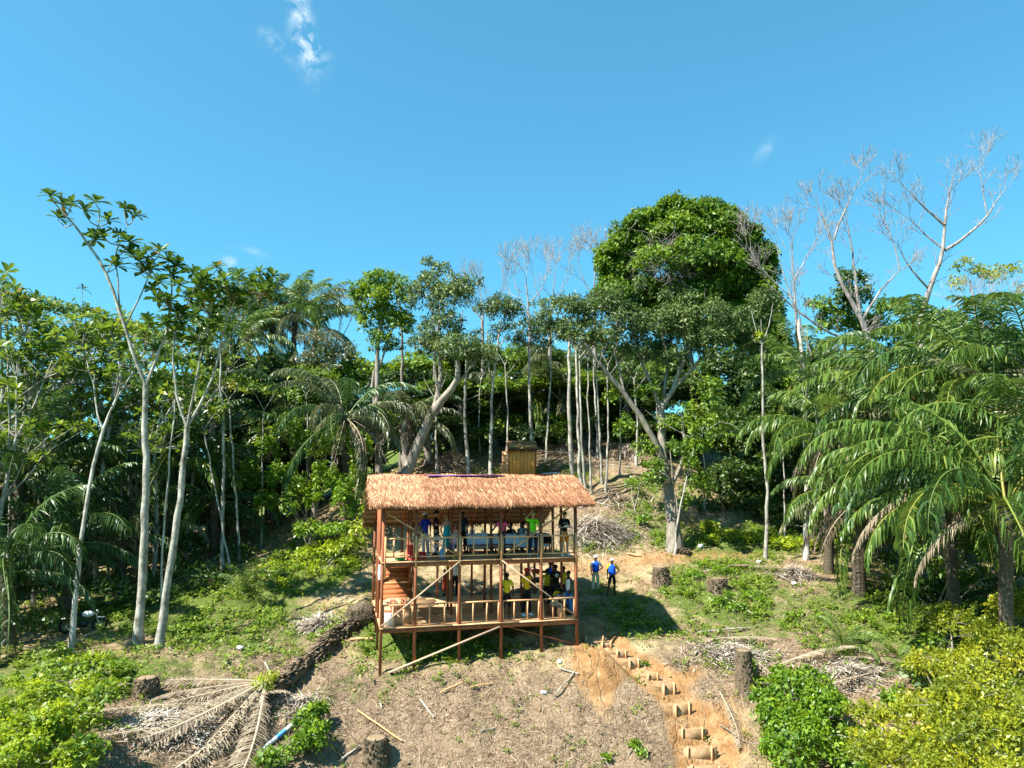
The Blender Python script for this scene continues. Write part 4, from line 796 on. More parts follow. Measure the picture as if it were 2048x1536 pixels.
def branchy(mb_, p, d, L, r, lev, spread=.5, up=.25, n=5):
    p = Vector(p); d = Vector(d).normalized(); pts = [p.copy()]; m_ = 5
    for i in range(m_):
        d = (d + Vector(rng.normal(0, .10, 3)) + Vector((0, 0, up * .22))).normalized(); p = p + d * L / m_; pts.append(p.copy())
    mb_.tube(pts, np.linspace(r, max(r * .55, .006), m_ + 1), n if r > .04 else 4, cap=False)
    if lev == 0: return
    kids = 2 if rng.random() < .65 else 3
    a0 = rng.uniform(0, 6.28)
    for q in range(kids + (1 if lev > 1 else 1)):
        if q < kids: s_, rr = pts[-1], max(r * .6, .012); f = 1
        else: s_, rr = pts[rng.integers(2, m_)], max(r * .48, .010); f = .8
        a = a0 + q * 6.28 / kids + rng.normal(0, .4); ax = Vector((math.cos(a), math.sin(a), 0)); ax = (ax - d * ax.dot(d)).normalized()
        nd = (d + ax * spread * rng.uniform(.6, 1.3)).normalized()
        branchy(mb_, s_, nd, L * rng.uniform(.72, 1.0) * f, rr, lev - 1, spread, up, n)
def bare_tree(label, foot, pts_list, r0, lev=4, tipL=1.6, spread=.5, group=None, up=.25, mat='bark_bare'):
    """pts_list: main limbs as pixel polylines; fine branches grow from their ends and sides"""
    f = at(*foot); org = Vector((f.x, f.y, gz1(f.x, f.y))); t_ = thing('bare_tree', org, label, 'tree', group)
    b_ = MB(); limb(b_, [foot, pts_list[0][0][0]], r0 * 1.2, r0, 8, wob=.02, ground=True); b_.build('trunk', M_[mat], t_, smooth=True)
    b_ = MB()
    for pts, ra, rb in pts_list:
        if len(pts) > 3: pts = pts[:-1]
        q = limb(b_, pts, ra, rb, 6, wob=.03); m_ = len(q)
        d = Vector(q[-1] - q[-3]) if m_ > 2 else Vector((0, 0, 1))
        for _ in range(2): branchy(b_, q[-1], d.normalized() + Vector(rng.normal(0, .3, 3)), tipL, rb * .8, lev - 1, spread, up)
        for i in range(max(2, m_ // 4), m_ - 1, 1 if r0 > .15 else 2):
            if rng.random() < .8:
                dd = Vector(q[i + 1] - q[i]).normalized() + Vector(rng.normal(0, .45, 3)); branchy(b_, q[i], dd, tipL * .9, max(rb * .7, .02), lev - 2, spread, up)
    b_.build('branches', M_[mat], t_, smooth=True); return t_
# palm fronds: leaflets hang from an arching midrib; a few shapes shared by all palms
def frond_mesh(name, mat, e0, droop, n_=84, hang=.6, Ll=1.0, wdt=.066, L=6.0, seed=0, keep=1.0, power=1.35):
    g = np.random.default_rng(seed); m_ = 26; t_ = np.linspace(0, 1, m_); e = R(e0) - R(droop) * t_ ** power
    yaw = g.normal(0, .12) * t_ ** 2
    ds = L / (m_ - 1); x = np.concatenate([[0], np.cumsum(np.cos(e[:-1]) * ds)]); z = np.concatenate([[0], np.cumsum(np.sin(e[:-1]) * ds)]); y = x * np.sin(yaw)
    P = np.stack([x, y, z], 1); b_ = MB(); b_.tube(P, np.linspace(.055, .008, m_), 5, r=.9)
    for sgn in (-1, 1):
        wdt = wdt * (.8 if mat == 'palm_dry' else 1); tt = np.linspace(.16, .995, n_) + g.normal(0, .004, n_); tt = tt[g.random(n_) < keep]; k_ = len(tt)
        idx = np.clip(tt * (m_ - 1), 0, m_ - 1.001); i0 = idx.astype(int); f = (idx - i0)[:, None]; p = P[i0] * (1 - f) + P[i0 + 1] * f
        tg = unit(P[np.minimum(i0 + 1, m_ - 1)] - P[i0] + 1e-6)
        prof = np.sin(np.clip((tt - .08) / .98, 0, 1) * np.pi) ** .55 * (1 - .25 * tt)
        Ln = Ll * prof * g.uniform(.85, 1.1, k_)
        sd_ = np.stack([np.zeros(k_), np.full(k_, sgn * 1.0), np.zeros(k_)], 1); plume = g.normal(0, .13, (k_, 3))
        d0 = unit(sd_ * .85 + tg * .55 + np.array([0, 0, .15 - hang * .3]) + plume * .5)
        d1 = unit(sd_ * (.55 - hang * .35) + tg * .35 + np.array([0, 0, -hang * 1.1]) + plume)
        a = p; bq = a + d0 * Ln[:, None] * .35; c = bq + d1 * Ln[:, None] * .40; dd = c + unit(d1 + np.array([0, 0, -hang * .9]) + plume * .3) * Ln[:, None] * .3
        w_ = wdt * g.uniform(.7, 1.15, k_)[:, None]; wv = unit(np.cross(d1, sd_ + g.normal(0, .35, (k_, 3)))); 
        V = np.stack([a - wv * w_ * .3, a + wv * w_ * .3, bq + wv * w_ * .5, bq - wv * w_ * .5, c + wv * w_ * .42, c - wv * w_ * .42, dd], 1).reshape(-1, 3)
        k0 = np.arange(k_)[:, None] * 7; rr = np.clip(g.normal(.42, .2, k_), 0, .94)
        b_.add(V, Q=np.vstack([k0 + [[0, 1, 2, 3]], k0 + [[3, 2, 4, 5]]]), T=k0 + [[5, 4, 6]], r=np.concatenate([rr, rr]))
    return b_.mesh(name, M_[mat])
FR = {}
CLS = [(78, 62, .35), (62, 88, .5), (45, 102, .7), (28, 100, .85), (8, 82, 1.0), (-22, 58, 1.0)]
for mt in ('palm', 'palm_dark', 'palm_pale', 'palm_dry'):
    for ci, (e0, dr, hg) in enumerate(CLS):
        if mt == 'palm_dry' and ci < 3: continue
        FR[mt, ci] = [frond_mesh('frond_' + mt, mt, e0 + o1, dr + o2, hang=hg * (.8 if mt == 'palm_dry' else 1), seed=ci * 9 + q, keep=(.97, .93, .78)[q] if mt != 'palm_dry' else .8, Ll=1.2, power=1.35 + .2 * q) for q, (o1, o2) in enumerate(((0, 0), (-6, 12), (5, 24)) if mt != 'palm_dry' else ((0, 0),))]
def palm(label, crown, nf=20, L=6.0, mat='palm', trunk_r=.22, cls=None, dead=3, group=None, foot=None, extra=(), name='palm_tree', z_up=0, seed=None, mix=None):
    c = at(*crown); f = at(*foot) if foot else Vector((c.x + random.uniform(-.4, .4), c.y + .2, 0)); f.z = gz1(f.x, f.y)
    t_ = thing(name, f, label, 'palm tree', group); b_ = MB(); m_ = 12
    pts = [f.lerp(c, i / (m_ - 1)) + Vector((0, 0, -.2 if i == 0 else 0)) for i in range(m_)]
    b_.tube(pts, [trunk_r * (1.25 if i == 0 else 1 + .1 * (i % 2)) for i in range(m_)], 9); 
    h_ = (c - f).length                                            # old leaf bases
    for i in range(int(26 * min(1, h_ / 4))):
        t = 1 - (i / 26) * min(1, 3.0 / max(h_, .5)); a = i * 2.4; p0 = f.lerp(c, t); o_ = Vector((math.cos(a), math.sin(a), 0))
        b_.tube([p0 + o_ * trunk_r * .7, p0 + o_ * (trunk_r + .16) + Vector((0, 0, .22))], [.07, .03], 4)
    b_.build('trunk', M_['bark_palm'], t_)
    n_ = nf; a0 = random.uniform(0, 6.28); base = c - f
    def fr(mt, ci, az, s_, nm='frond', lab=None):
        me = random.choice(FR[mt, ci]); o = link_mesh(nm, me, t_, loc=base + Vector((math.cos(az), math.sin(az), 0)) * trunk_r * .6 + Vector((0, 0, random.uniform(-.15, .1))), rot=(random.gauss(0, .10), 0, az), scale=(s_, s_ * random.uniform(.9, 1.1), s_ * random.uniform(.92, 1.08)))
        if lab: o['label'] = lab
    for i in range(n_):
        ci = min(5, int((i / n_) ** .85 * 6)) if cls is None else random.choice(cls)
        mt = mat if not mix or random.random() > mix[1] else mix[0]
        fr(mt, ci, a0 + i * 2.399 + random.gauss(0, .15), L / 6 * random.uniform(.85, 1.08))
    for i in range(dead): fr('palm_dry', 5, random.uniform(0, 6.28), L / 6 * random.uniform(.6, .85), 'dead_frond', 'dry grey-brown hanging frond')
    for az, ci, s_, mt in extra: fr(mt, ci, R(az), s_)
    return t_
# big-leaved rosettes
def rosette_mb(b_, c, rad, n_=11, M=None, g=rng):
    for k in range(n_):
        a = k * 2.399 + g.uniform(-.2, .2); el = R(60 - 68 * k / n_ + g.uniform(-12, 12)); Ln = rad * g.uniform(.75, 1.15) * (.75 + .25 * k / n_)
        d = np.array([math.cos(a) * math.cos(el), math.sin(a) * math.cos(el), math.sin(el)]); s_ = np.array([-math.sin(a), math.cos(a), 0]); u = np.cross(s_, d) * -1
        if u[2] < 0: u = -u
        w_ = Ln * .155; p0 = np.zeros(3); p1 = d * Ln * .3; p2 = d * Ln * .74 + np.array([0, 0, -.05 * Ln]); p3 = d * Ln + np.array([0, 0, -.16 * Ln])
        V = np.array([p0 - s_ * w_ * .15, p0 + s_ * w_ * .15, p1 - s_ * w_ * .62 + u * w_ * .2, p1, p1 + s_ * w_ * .62 + u * w_ * .2, p2 - s_ * w_ * 1.1 + u * w_ * .3, p2, p2 + s_ * w_ * 1.1 + u * w_ * .3, p3])
        if M is not None: V = V @ M.T
        b_.add(V + np.array(c), Q=[[0, 1, 3, 2], [1, 4, 3, 3][:3] + [3]][:1] + [[2, 3, 6, 5], [3, 4, 7, 6]], T=[[1, 4, 3], [5, 6, 8], [6, 7, 8]], r=np.clip(g.normal(.45, .2), 0, .93))
ROS = {}
for mt in ('rosette', 'rosette_back'):
    ROS[mt] = []
    for q in range(4): b_ = MB(); rosette_mb(b_, (0, 0, 0), .66, 17); ROS[mt].append(b_.mesh('leaf_rosette', M_[mt]))
def rosette_tree(label, trunks, spots, mat='rosette', extra=0, scale=1.0, group=None, thin=.03):
    f = at(*trunks[0][0][0]); org = Vector((f.x, f.y, gz1(f.x, f.y))); t_ = thing('umbrella_leaf_tree', org, label, 'tree', group); b_ = MB(); Q = []
    for j, (pts, r0, r1) in enumerate(trunks):
        q = limb(b_, pts, r0, r1, 9 if j == 0 else 7, wob=.02, ground=j == 0, bumps=.04)
        if j: Q.append(q)
    Qa = np.vstack(Q); sp_ = [at(px, py, Y) for px, py, Y in spots]
    b_.build('trunk', M_['bark_white'], t_, smooth=True)
    tw = MB(); base = list(sp_)
    for s_ in base:
        for _ in range(extra): sp_.append(s_ + Vector((random.gauss(0, .55), random.gauss(0, .8), random.gauss(-.15, .35))))
    for s_ in sp_:
        v_ = np.array(s_); cand = Qa[Qa[:, 2] < v_[2] - .25]; cand = cand if len(cand) else Qa; dist = np.linalg.norm((cand - v_) * [1, 1, .7], axis=1); a = Vector(cand[dist.argmin()])
        mid = a.lerp(s_, .5) + Vector((0, 0, -.18 * (s_ - a).length)); tw.tube([a, mid, s_ - Vector((0, 0, .12)), s_], [thin, thin * .8, thin * .6, thin * .5], 5, cap=False)
        link_mesh('leaf_rosette', random.choice(ROS[mat]), t_, loc=s_ - org, rot=(random.gauss(0, .25), random.gauss(0, .25), random.uniform(0, 6.28)), scale=(scale * random.uniform(.85, 1.2),) * 3)
    tw.build('twigs', M_['bark_grey'], t_, smooth=True); return t_

# ------------------------------------------------------------------ tall umbrella-leaf trees on the left
SA = [(102,391,30.2),(124,410,31),(144,406,30.5),(192,403,31),(168,421,30),(249,418,31.2),(270,430,31.8),(117,436,31.4),(216,442,31),(204,469,30.4),(237,469,31.4),(258,484,31),(190,480,31.6),(231,532,31.2),(293,502,31),(320,502,31.6),(279,520,30.6),(299,538,31.2),(338,523,31.4),(353,532,32),(344,550,31.4),(285,545,31.9),(262,508,31.8)]
rosette_tree('tallest umbrella-leaf tree on the left, its trunk leaning left into a high bare fork', [([(277,1286,31.2),(288,1100,31.2),(294,950,31.2),(288,850,31.3),(291,770,31.3)], .19, .12), ([(291,770,31.3),(262,700,31),(240,620,31),(215,545,31),(180,490,30.8),(148,446,30.6),(118,418,30.6),(104,398,30.4)], .085, .03),
  ([(291,770,31.3),(310,720,31.5),(330,680,31.6),(338,640,31.8),(345,590,31.6),(342,560,31.5)], .075, .03), ([(240,620,31),(236,560,31.2),(232,510,31.3),(236,480,31.3)], .04, .02), ([(250,655,31.1),(280,590,31.2),(300,550,31.2),(310,520,31.3)], .045, .02), ([(180,490,30.8),(200,450,31),(200,420,31)], .03, .02), ([(215,545,31),(240,490,31),(255,450,31.2)], .03, .015)], SA, extra=0, scale=1.05)
SB = [(386,547,31),(434,535,31.5),(476,556,31),(503,562,31.6),(533,562,31),(306,577,31.4),(359,571,30.4),(401,577,31),(437,580,31.6),(419,598,30.6),(467,586,31),(353,622,30.8),(419,628,31.4),(387,633,30.6),(419,658,31),(340,600,30.4),(380,600,31.6),(450,610,31.4),(500,590,31.5),(520,580,30.8),(450,560,30.6),(410,560,31.6),(365,655,31.2),(330,645,30.6),(395,668,30.4),(438,645,30.8),(545,552,31.2)]
rosette_tree('umbrella-leaf tree with the pale trunk bending right, second of the tall pair on the left', [([(318,1298,30.6),(338,1150,30.6),(356,1030,30.7),(366,930,30.8),(374,855,30.8)], .17, .11), ([(374,855,30.8),(350,790,30.8),(345,720,30.8),(350,660,30.8),(352,625,30.8)], .06, .025), ([(374,855,30.8),(400,810,31),(425,760,31.2),(440,700,31.2),(452,640,31.2),(470,600,31.1)], .07, .025),
  ([(374,855,30.8),(385,790,30.6),(400,720,30.6),(415,660,30.8),(425,610,31)], .05, .02), ([(440,700,31.2),(475,650,31.3),(500,615,31.2),(520,590,31.1)], .035, .018), ([(350,660,30.8),(375,610,30.9),(390,570,31)], .035, .02)], SB, extra=1, scale=.95)
SC = [(198,628,32),(258,658,32.4),(222,658,31.8),(294,637,32.2),(288,676,31.6),(342,676,32.2),(240,700,32),(180,660,32.6),(150,640,33),(310,700,32),(200,690,32.5),(260,720,31.6),(170,700,32),(140,680,32.4),(225,745,32),(190,740,32.5)]
rosette_tree('slender white-trunked tree curving right, leftmost of the three near trunks', [([(143,1300,30.4),(150,1180,30.6),(165,1050,31),(185,930,31.4),(205,860,31.7),(232,800,32)], .11, .06), ([(232,800,32),(245,760,32),(238,710,32),(225,670,32)], .05, .02), ([(232,800,32),(262,750,32),(290,700,32)], .04, .02), ([(205,860,31.7),(190,800,32),(180,740,32.2),(165,690,32.4)], .04, .02)], SC, mat='rosette_back', extra=1, scale=.9)
tree('thin_tree', 'thin crooked trunk just left of the right-hand tall pale trunk', [([(322,1240,31.4),(325,1100,31.6),(332,980,31.8),(345,880,32),(350,800,32.2)], .065, .03)], [pxpuff(352, 780, 32.2, 30), pxpuff(330, 760, 32.6, 28)], 'rosette_back', 'bark_white', L=.4, dens=4)
# rosette trees of the background, on the left: three forms copied
def rosette_form(seed, n_r, mt):
    random.seed(seed); t_ = thing('umbrella_leaf_tree', (0, 0, 0), 'x', 'tree', 'slim umbrella-leaf trees in the left background'); b_ = MB(); r_ = MB(); h0 = 9.0
    P = [Vector((0, 0, -.3))] + [Vector((math.sin(i * .9 + seed) * .18, math.cos(i * .7 + seed) * .18, i * h0 / 6)) for i in range(1, 7)]; b_.tube(P, np.linspace(.15, .08, 7), 7)
    nb = 7
    for k in range(nb):
        a = k * 2.4 + seed; s_ = P[-1 - (k % 3)]; e = s_ + Vector((math.cos(a) * random.uniform(1.2, 2.6), math.sin(a) * random.uniform(1.2, 2.6), random.uniform(1.5, 4.2))); mid = s_.lerp(e, .5) + Vector((0, 0, -.35)); b_.tube([s_, mid, e], [.06, .045, .025], 5)
        for _ in range(n_r // nb):
            q = e + Vector((random.gauss(0, .85), random.gauss(0, .85), random.gauss(-.1, .75))); b_.tube([mid.lerp(e, .6), q], [.02, .012], 4, cap=False); rosette_mb(r_, q, random.uniform(.45, .72), 11, np.array(Euler_(random)))
    b_.build('trunk', M_['bark_white'], t_, smooth=True); r_.build('crown', M_[mt], t_); return t_
from mathutils import Euler
def Euler_(rd): return Euler((rd.gauss(0, .3), rd.gauss(0, .3), 0)).to_matrix()
forms = [rosette_form(s_, n_, mt) for s_, n_, mt in ((3, 84, 'rosette_back'), (5, 70, 'rosette_back'), (8, 98, 'rosette'), (11, 77, 'rosette_back'))]
BGR = [(20,575,37,'at the left edge, its crown cut by the frame'),(75,560,41,'with the tallest pale-tipped crown near the left edge'),(140,590,44,'just left of the tall leaning tree, crown level with its fork'),(40,700,34,'low dense crown at the left edge beside the dark palms'),(110,690,38,'between the left edge and the curving white trunk'),(180,620,48,'seen through the gap left of the leaning trunk'),(235,600,40,'directly behind the fork of the tallest tree'),(290,640,46,'behind the pair of tall pale trunks'),(330,720,39,'low crown right of the tallest trunk'),(400,700,43,'behind the branches of the right-hand tall tree'),(430,740,49,'at the right end of the umbrella-leaf group'),(10,800,40,'lowest crown at the left edge'),(90,790,46,'low crown in the left gap where sky shows'),(200,780,44,'behind the curving white trunk, low crown'),(60,640,52,'far one with sky behind it, near the left edge'),(260,760,52,'far one between the two tall trunks'),(390,640,52,'far one whose top shows over the right-hand tall tree')]
random.seed(21); slots = []
for i, (px, py, Y, lb) in enumerate(BGR):
    o = forms[i] if i < 4 else copy_tree(forms[i % 4]); c = at(px, py, Y); g_ = gz1(c.x, Y); s_ = max(.55, (c.z - g_) / 13.2); sx = min(max(.85, s_ * .9), 1.25)
    o.location = (c.x, Y, g_); o.scale = (sx, sx, s_); o.rotation_euler = (0, 0, random.uniform(0, 6.28)); o['label'] = 'slim umbrella-leaf tree ' + lb
# ------------------------------------------------------------------ centre trees
tree('gnarled_tree', 'gnarled spreading tree behind the left end of the thatch, one pale lit limb', [([(790,1000,44),(815,940,44),(840,880,44),(862,830,44),(880,805,44)], .42, .26), ([(880,805,44),(905,775,43.6),(918,750,43.4),(915,720,43.4)], .26, .14), ([(862,830,44),(880,780,44.2),(885,720,44.4),(870,660,44.4),(880,610,44.4)], .18, .06), ([(815,940,44),(800,880,44.4),(815,830,44.6)], .26, .14), ([(880,805,44),(870,760,43.8),(868,700,43.8)], .12, .05), ([(905,775,43.6),(940,740,43.6),(960,700,43.8)], .10, .04), ([(885,720,44.4),(920,680,44.4),(925,620,44.4)], .08, .03)],
  [pxpuff(900,600,44.5,60,52), pxpuff(850,600,44.8,50,48), pxpuff(920,570,44.8,40,33), pxpuff(880,660,44.2,60,40), pxpuff(925,700,43.6,69,40), pxpuff(965,710,43.8,45,36), pxpuff(850,690,44.2,45,31), pxpuff(860,570,45.4,40,26)], 'greygreen', 'bark_grey', dens=11, L=.27, asp=.32, droop=.55)
tree('vine_covered_tree', 'vine-covered bright green crown above the centre-left palms', [([(760,1000,46.5),(757,900,46.5),(752,820,46.5),(757,740,46.6),(752,690,46.6),(762,640,46.6)], .26, .12), ([(752,820,46.5),(742,780,46.6),(748,740,46.6)], .14, .08), ([(757,740,46.6),(775,690,46.6),(790,640,46.7)], .08, .04)],
  [pxpuff(745,600,46.6,50,43), pxpuff(785,600,47,45,48), pxpuff(760,560,47,43,24), pxpuff(740,640,46.6,38,40), pxpuff(790,650,47,48,43), pxpuff(720,590,46.6,28,24), pxpuff(765,690,46.8,40,31)], 'vine', 'bark_grey', dens=11, L=.26, asp=.5, droop=.4)
tree('feathery_tree', 'light layered crown poking above the vine-covered tree', [([(800,1000,50),(805,700,50),(800,600,50),(790,560,50)], .16, .05), ([(800,600,50),(830,570,50)], .06, .03)], [pxpuff(770,552,50,26,9), pxpuff(800,560,50.5,28,9), pxpuff(735,575,50,22,8), pxpuff(825,575,50,24,9), pxpuff(850,560,50,20,8)], 'vine', 'bark_grey', dens=9, L=.26, asp=.4)
tree('feathery_tree', 'small layered light-green crown topping the centre-left trees', [([(870,1000,52),(868,700,52),(862,590,52),(858,550,52)], .12, .03)], [pxpuff(856,525,52,14,7), pxpuff(878,533,52,20,8), pxpuff(890,545,52,16,7), pxpuff(862,548,52,18,6)], 'greygreen', 'bark_bare', dens=8, L=.3, asp=.38)
tree('slender_tree', 'slender tree with a dark rounded crown of long leaves left of the big tree', [([(982,951,48),(983,850,48),(984,760,48),(995,700,48),(1002,640,48)], .13, .05), ([(984,760,48),(972,710,48),(975,660,48)], .06, .03), ([(995,700,48),(1020,660,48),(1030,630,48)], .05, .02)], [pxpuff(1000,625,48,46,30), pxpuff(975,615,48.4,28,22), pxpuff(1030,625,48,32,26), pxpuff(1008,600,48.5,28,14), pxpuff(1000,655,48,30,14)], 'olive', 'bark_white', dens=11, L=.26, asp=.3, droop=.6)
tree('slender_tree', 'slender straight tree right of the small shed with a dark tufted crown', [([(1068,945,50),(1062,850,50),(1058,760,50),(1057,690,50)], .14, .06), ([(1057,690,50),(1070,660,50)], .05, .03)], [pxpuff(1055,670,50,32,24), pxpuff(1078,690,50,28,18), pxpuff(1040,690,50,22,18), pxpuff(1070,650,50,28,18), pxpuff(1090,670,50,26,20)], 'olive', 'bark_white', dens=9, L=.26, asp=.3, droop=.6)
# the big spreading tree and the vine dome behind it
tree('big_spreading_tree', 'big spreading tree with a massive forking trunk and wide olive crown, right of centre', [([(1350,1108,40.2),(1346,1040,40.4),(1336,980,40.6),(1328,930,40.8)], .40, .28), ([(1328,930,40.8),(1312,880,40.6),(1280,830,40.4),(1250,790,40.2),(1215,745,40),(1185,715,40),(1160,670,40)], .20, .07), ([(1328,930,40.8),(1325,870,41),(1322,820,41.2)], .26, .20), ([(1322,820,41.2),(1305,770,41.4),(1285,730,41.4),(1270,690,41.4),(1275,640,41.4)], .13, .05),
  ([(1322,820,41.2),(1345,780,41.2),(1362,730,41),(1380,690,41),(1395,650,41)], .17, .06), ([(1345,780,41.2),(1385,740,40.8),(1420,700,40.6),(1440,675,40.6)], .12, .05), ([(1322,820,41.2),(1335,760,41.6),(1335,700,41.8),(1320,650,41.8)], .11, .05), ([(1338,980,40.6),(1365,930,41),(1370,880,41.2),(1365,830,41.4)], .13, .08), ([(1250,790,40.2),(1240,740,40.4),(1225,690,40.6)], .08, .04)],
  [pxpuff(1530,622,41.5,40,57), pxpuff(1515,642,41.5,24,14), pxpuff(1520,682,41,35,38), pxpuff(1522,704,41,23,22), pxpuff(1340,712,41,48,28), pxpuff(1369,665,41,25,12), pxpuff(1250,712,41,32,24), pxpuff(1265,690,41,24,15), pxpuff(1130,622,40.4,50,43), pxpuff(1109,658,40.4,23,20), pxpuff(1160,672,40,48,36), pxpuff(1185,677,40,22,22), pxpuff(1110,662,40.2,38,31), pxpuff(1084,636,40.2,26,14), pxpuff(1200,612,40.8,54,45), pxpuff(1221,606,40.8,27,12), pxpuff(1250,642,40.4,56,45), pxpuff(1290,686,40.4,17,14), pxpuff(1300,642,41,48,38), pxpuff(1330,592,41,20,12), pxpuff(1290,662,40.4,48,36), pxpuff(1279,667,40.4,25,18), pxpuff(1350,652,40.4,50,40), pxpuff(1359,647,40.4,27,21), pxpuff(1370,642,41,45,36), pxpuff(1381,604,41,21,13), pxpuff(1420,632,40.6,52,45), pxpuff(1379,594,40.6,23,15), pxpuff(1430,682,40.2,45,33), pxpuff(1418,713,40.2,22,22), pxpuff(1470,652,40.6,40,40), pxpuff(1463,650,40.6,24,18), pxpuff(1210,677,40.2,40,31), pxpuff(1238,666,40.2,24,21), pxpuff(1160,627,41,35,24), pxpuff(1167,646,41,19,17), pxpuff(1240,622,41.4,38,24), pxpuff(1282,570,41.4,20,21), pxpuff(1460,642,41.4,35,32), pxpuff(1500,676,41.4,18,17), pxpuff(1380,682,40.4,38,26), pxpuff(1404,700,40.4,25,13), pxpuff(1490,712,41,28,28), pxpuff(1528,684,41,26,21)],
  'greygreen', 'bark_grey', dens=13, L=.24, asp=.34, droop=.5)
dome = [pxpuff(1216,610,55,14,11), pxpuff(1223,588,56,20,16), pxpuff(1220,567,55,20,16), pxpuff(1220,546,56,19,15), pxpuff(1211,524,55,13,10), pxpuff(1219,500,55,21,16), pxpuff(1241,484,55,23,18), pxpuff(1254,468,56,15,12), pxpuff(1270,445,55,26,20), pxpuff(1280,437,55,12,9), pxpuff(1307,432,55,18,14), pxpuff(1328,411,55,14,11), pxpuff(1349,408,55,25,20), pxpuff(1373,418,55,24,19), pxpuff(1395,417,55,12,9), pxpuff(1421,411,55,20,16), pxpuff(1444,425,56,15,12), pxpuff(1465,441,55,24,19), pxpuff(1475,455,55,21,16), pxpuff(1501,466,55,21,16), pxpuff(1503,483,55,21,16), pxpuff(1525,504,55,26,20), pxpuff(1532,526,56,23,18), pxpuff(1523,548,55,21,16), pxpuff(1523,569,56,26,20), pxpuff(1533,591,55,21,16), pxpuff(1440,580,56,64,44), pxpuff(1380,600,56,80,50), pxpuff(1300,590,56,70,44), pxpuff(1490,560,56,40,50), pxpuff(1470,640,55.5,60,50), pxpuff(1520,650,55.5,44,50), pxpuff(1420,680,55.5,60,50), pxpuff(1230,600,55,44,50), pxpuff(1540,620,55,34,60), pxpuff(1520,560,56,36,50), pxpuff(1220,530,56,34,40), pxpuff(1370,440,56,70,34), pxpuff(1320,480,56,80,50), pxpuff(1410,480,56,80,54), pxpuff(1260,500,56,54,50), pxpuff(1470,520,56,52,60), pxpuff(1360,540,55,110,60), pxpuff(1240,550,56,50,40), pxpuff(1500,600,56,50,70), pxpuff(1300,450,57,50,34), pxpuff(1430,440,57,44,30), pxpuff(1360,630,57,120,60), pxpuff(1520,700,55,56,80), *[], pxpuff(1560,720,54,36,60)]
dome_low = [pxpuff(1460,780,54,90,90), pxpuff(1500,880,52,80,80), pxpuff(1420,880,53,70,80), pxpuff(1540,800,53,50,80), pxpuff(1300,760,57,100,90), pxpuff(1240,860,57,60,60), pxpuff(1480,980,49,80,60), pxpuff(1400,1000,50,50,50)]  # lower dome, split off: darker leaf colour stands in for its shadow
tree('vine_dome_tree', 'huge dome of bright green vines over a tall tree, highest crown on the right', [([(1400,1060,55),(1395,850,56),(1370,650,56),(1365,500,56)], .5, .2), ([(1370,650,56),(1300,550,56)], .2, .1), ([(1370,650,56),(1440,550,56)], .2, .1)], dome, 'vine', 'bark_grey', dens=11, L=.34, asp=.5, sub=12, shell=.12, droop=.35)
tree('hanging_vines', 'leafy vines hanging over the trunk and limbs of the big tree', [([(1352,1100,39.8),(1350,1000,39.9),(1340,900,40)], .05, .03)], [pxpuff(1290,900,40.2,26,30), pxpuff(1310,960,40.2,22,26), pxpuff(1380,900,40,28,40), pxpuff(1400,980,40.4,26,44), pxpuff(1345,850,40.4,30,26), pxpuff(1250,850,40.6,26,24), pxpuff(1420,780,40.4,36,40), pxpuff(1300,790,41,34,30), pxpuff(1370,1010,39.8,14,34), pxpuff(1220,790,40.6,26,20), pxpuff(1440,860,41,30,50)], 'vine', 'bark_grey', dens=8, L=.22, cat='vines', droop=.6)
tree('vine_covered_tree', 'vine-hung wall of leaves coloured dark for shade between the big tree and the right-hand palms', [([(1470,1060,52),(1470,900,53),(1460,760,54)], .3, .15)], dome_low, 'jungle', 'bark_grey', dens=9, L=.34, asp=.5, sub=9, shell=.15)
b_ = MB()      # tangle of dry vines on the dome's face
for _ in range(240):
    p = at(random.gauss(1345, 36), random.gauss(525, 26), 0 + 1); q = at(random.gauss(1345, 34), random.gauss(520, 26), 53.0 + random.uniform(-.4, .8)); d = Vector((random.gauss(0, 1), random.gauss(0, .4), random.gauss(0, .9))).normalized() * random.uniform(.5, 1.3)
    b_.tube([q - d, q + Vector((random.gauss(0, .2), -.1, random.gauss(0, .2))), q + d], .012, 3, cap=False)
b_.build('dry_vine_tangle', M_['bark_bare'], None, label='grey-brown tangle of dry vines on the face of the green dome', cat='vines', kind='stuff')
# ------------------------------------------------------------------ thin straight trunks behind the pavilion
TT = [(875,951,47,872,800,.10,'behind the left part of the thatch, beside the dry heap'),(937,951,47.5,933,720,.13,'left of the shed, second clear of the thatch'),(1012,951,49.5,1010,730,.07,'touching the left side of the shed'),(1090,930,51,1104,660,.08,'right of the shed leaning slightly right'),(1144,972,46,1138,650,.16,'thickest pale one right of the shed'),(1165,1000,44.5,1152,700,.12,'whose base meets the right slope of the thatch'),(1172,985,45.5,1160,700,.09,'close beside the one meeting the thatch slope'),(1183,975,46,1176,720,.07,'very thin, between the two clearing clumps'),(1205,955,47,1192,740,.10,'leaning left in the middle of the clearing'),(1211,975,46,1216,730,.08,'straight, centre of the clearing'),(1196,910,51,1186,700,.08,'farther back in the clearing'),(1240,950,48,1241,800,.06,'short-looking one at the right of the clearing'),(1272,925,50,1268,760,.10,'behind the leaning limb of the big tree'),(1283,900,53,1284,780,.07,'far right back of the clearing'),(1060,900,53,1056,700,.07,'behind the shed roof'),(960,905,52,962,760,.06,'thin far one left of the shed')]
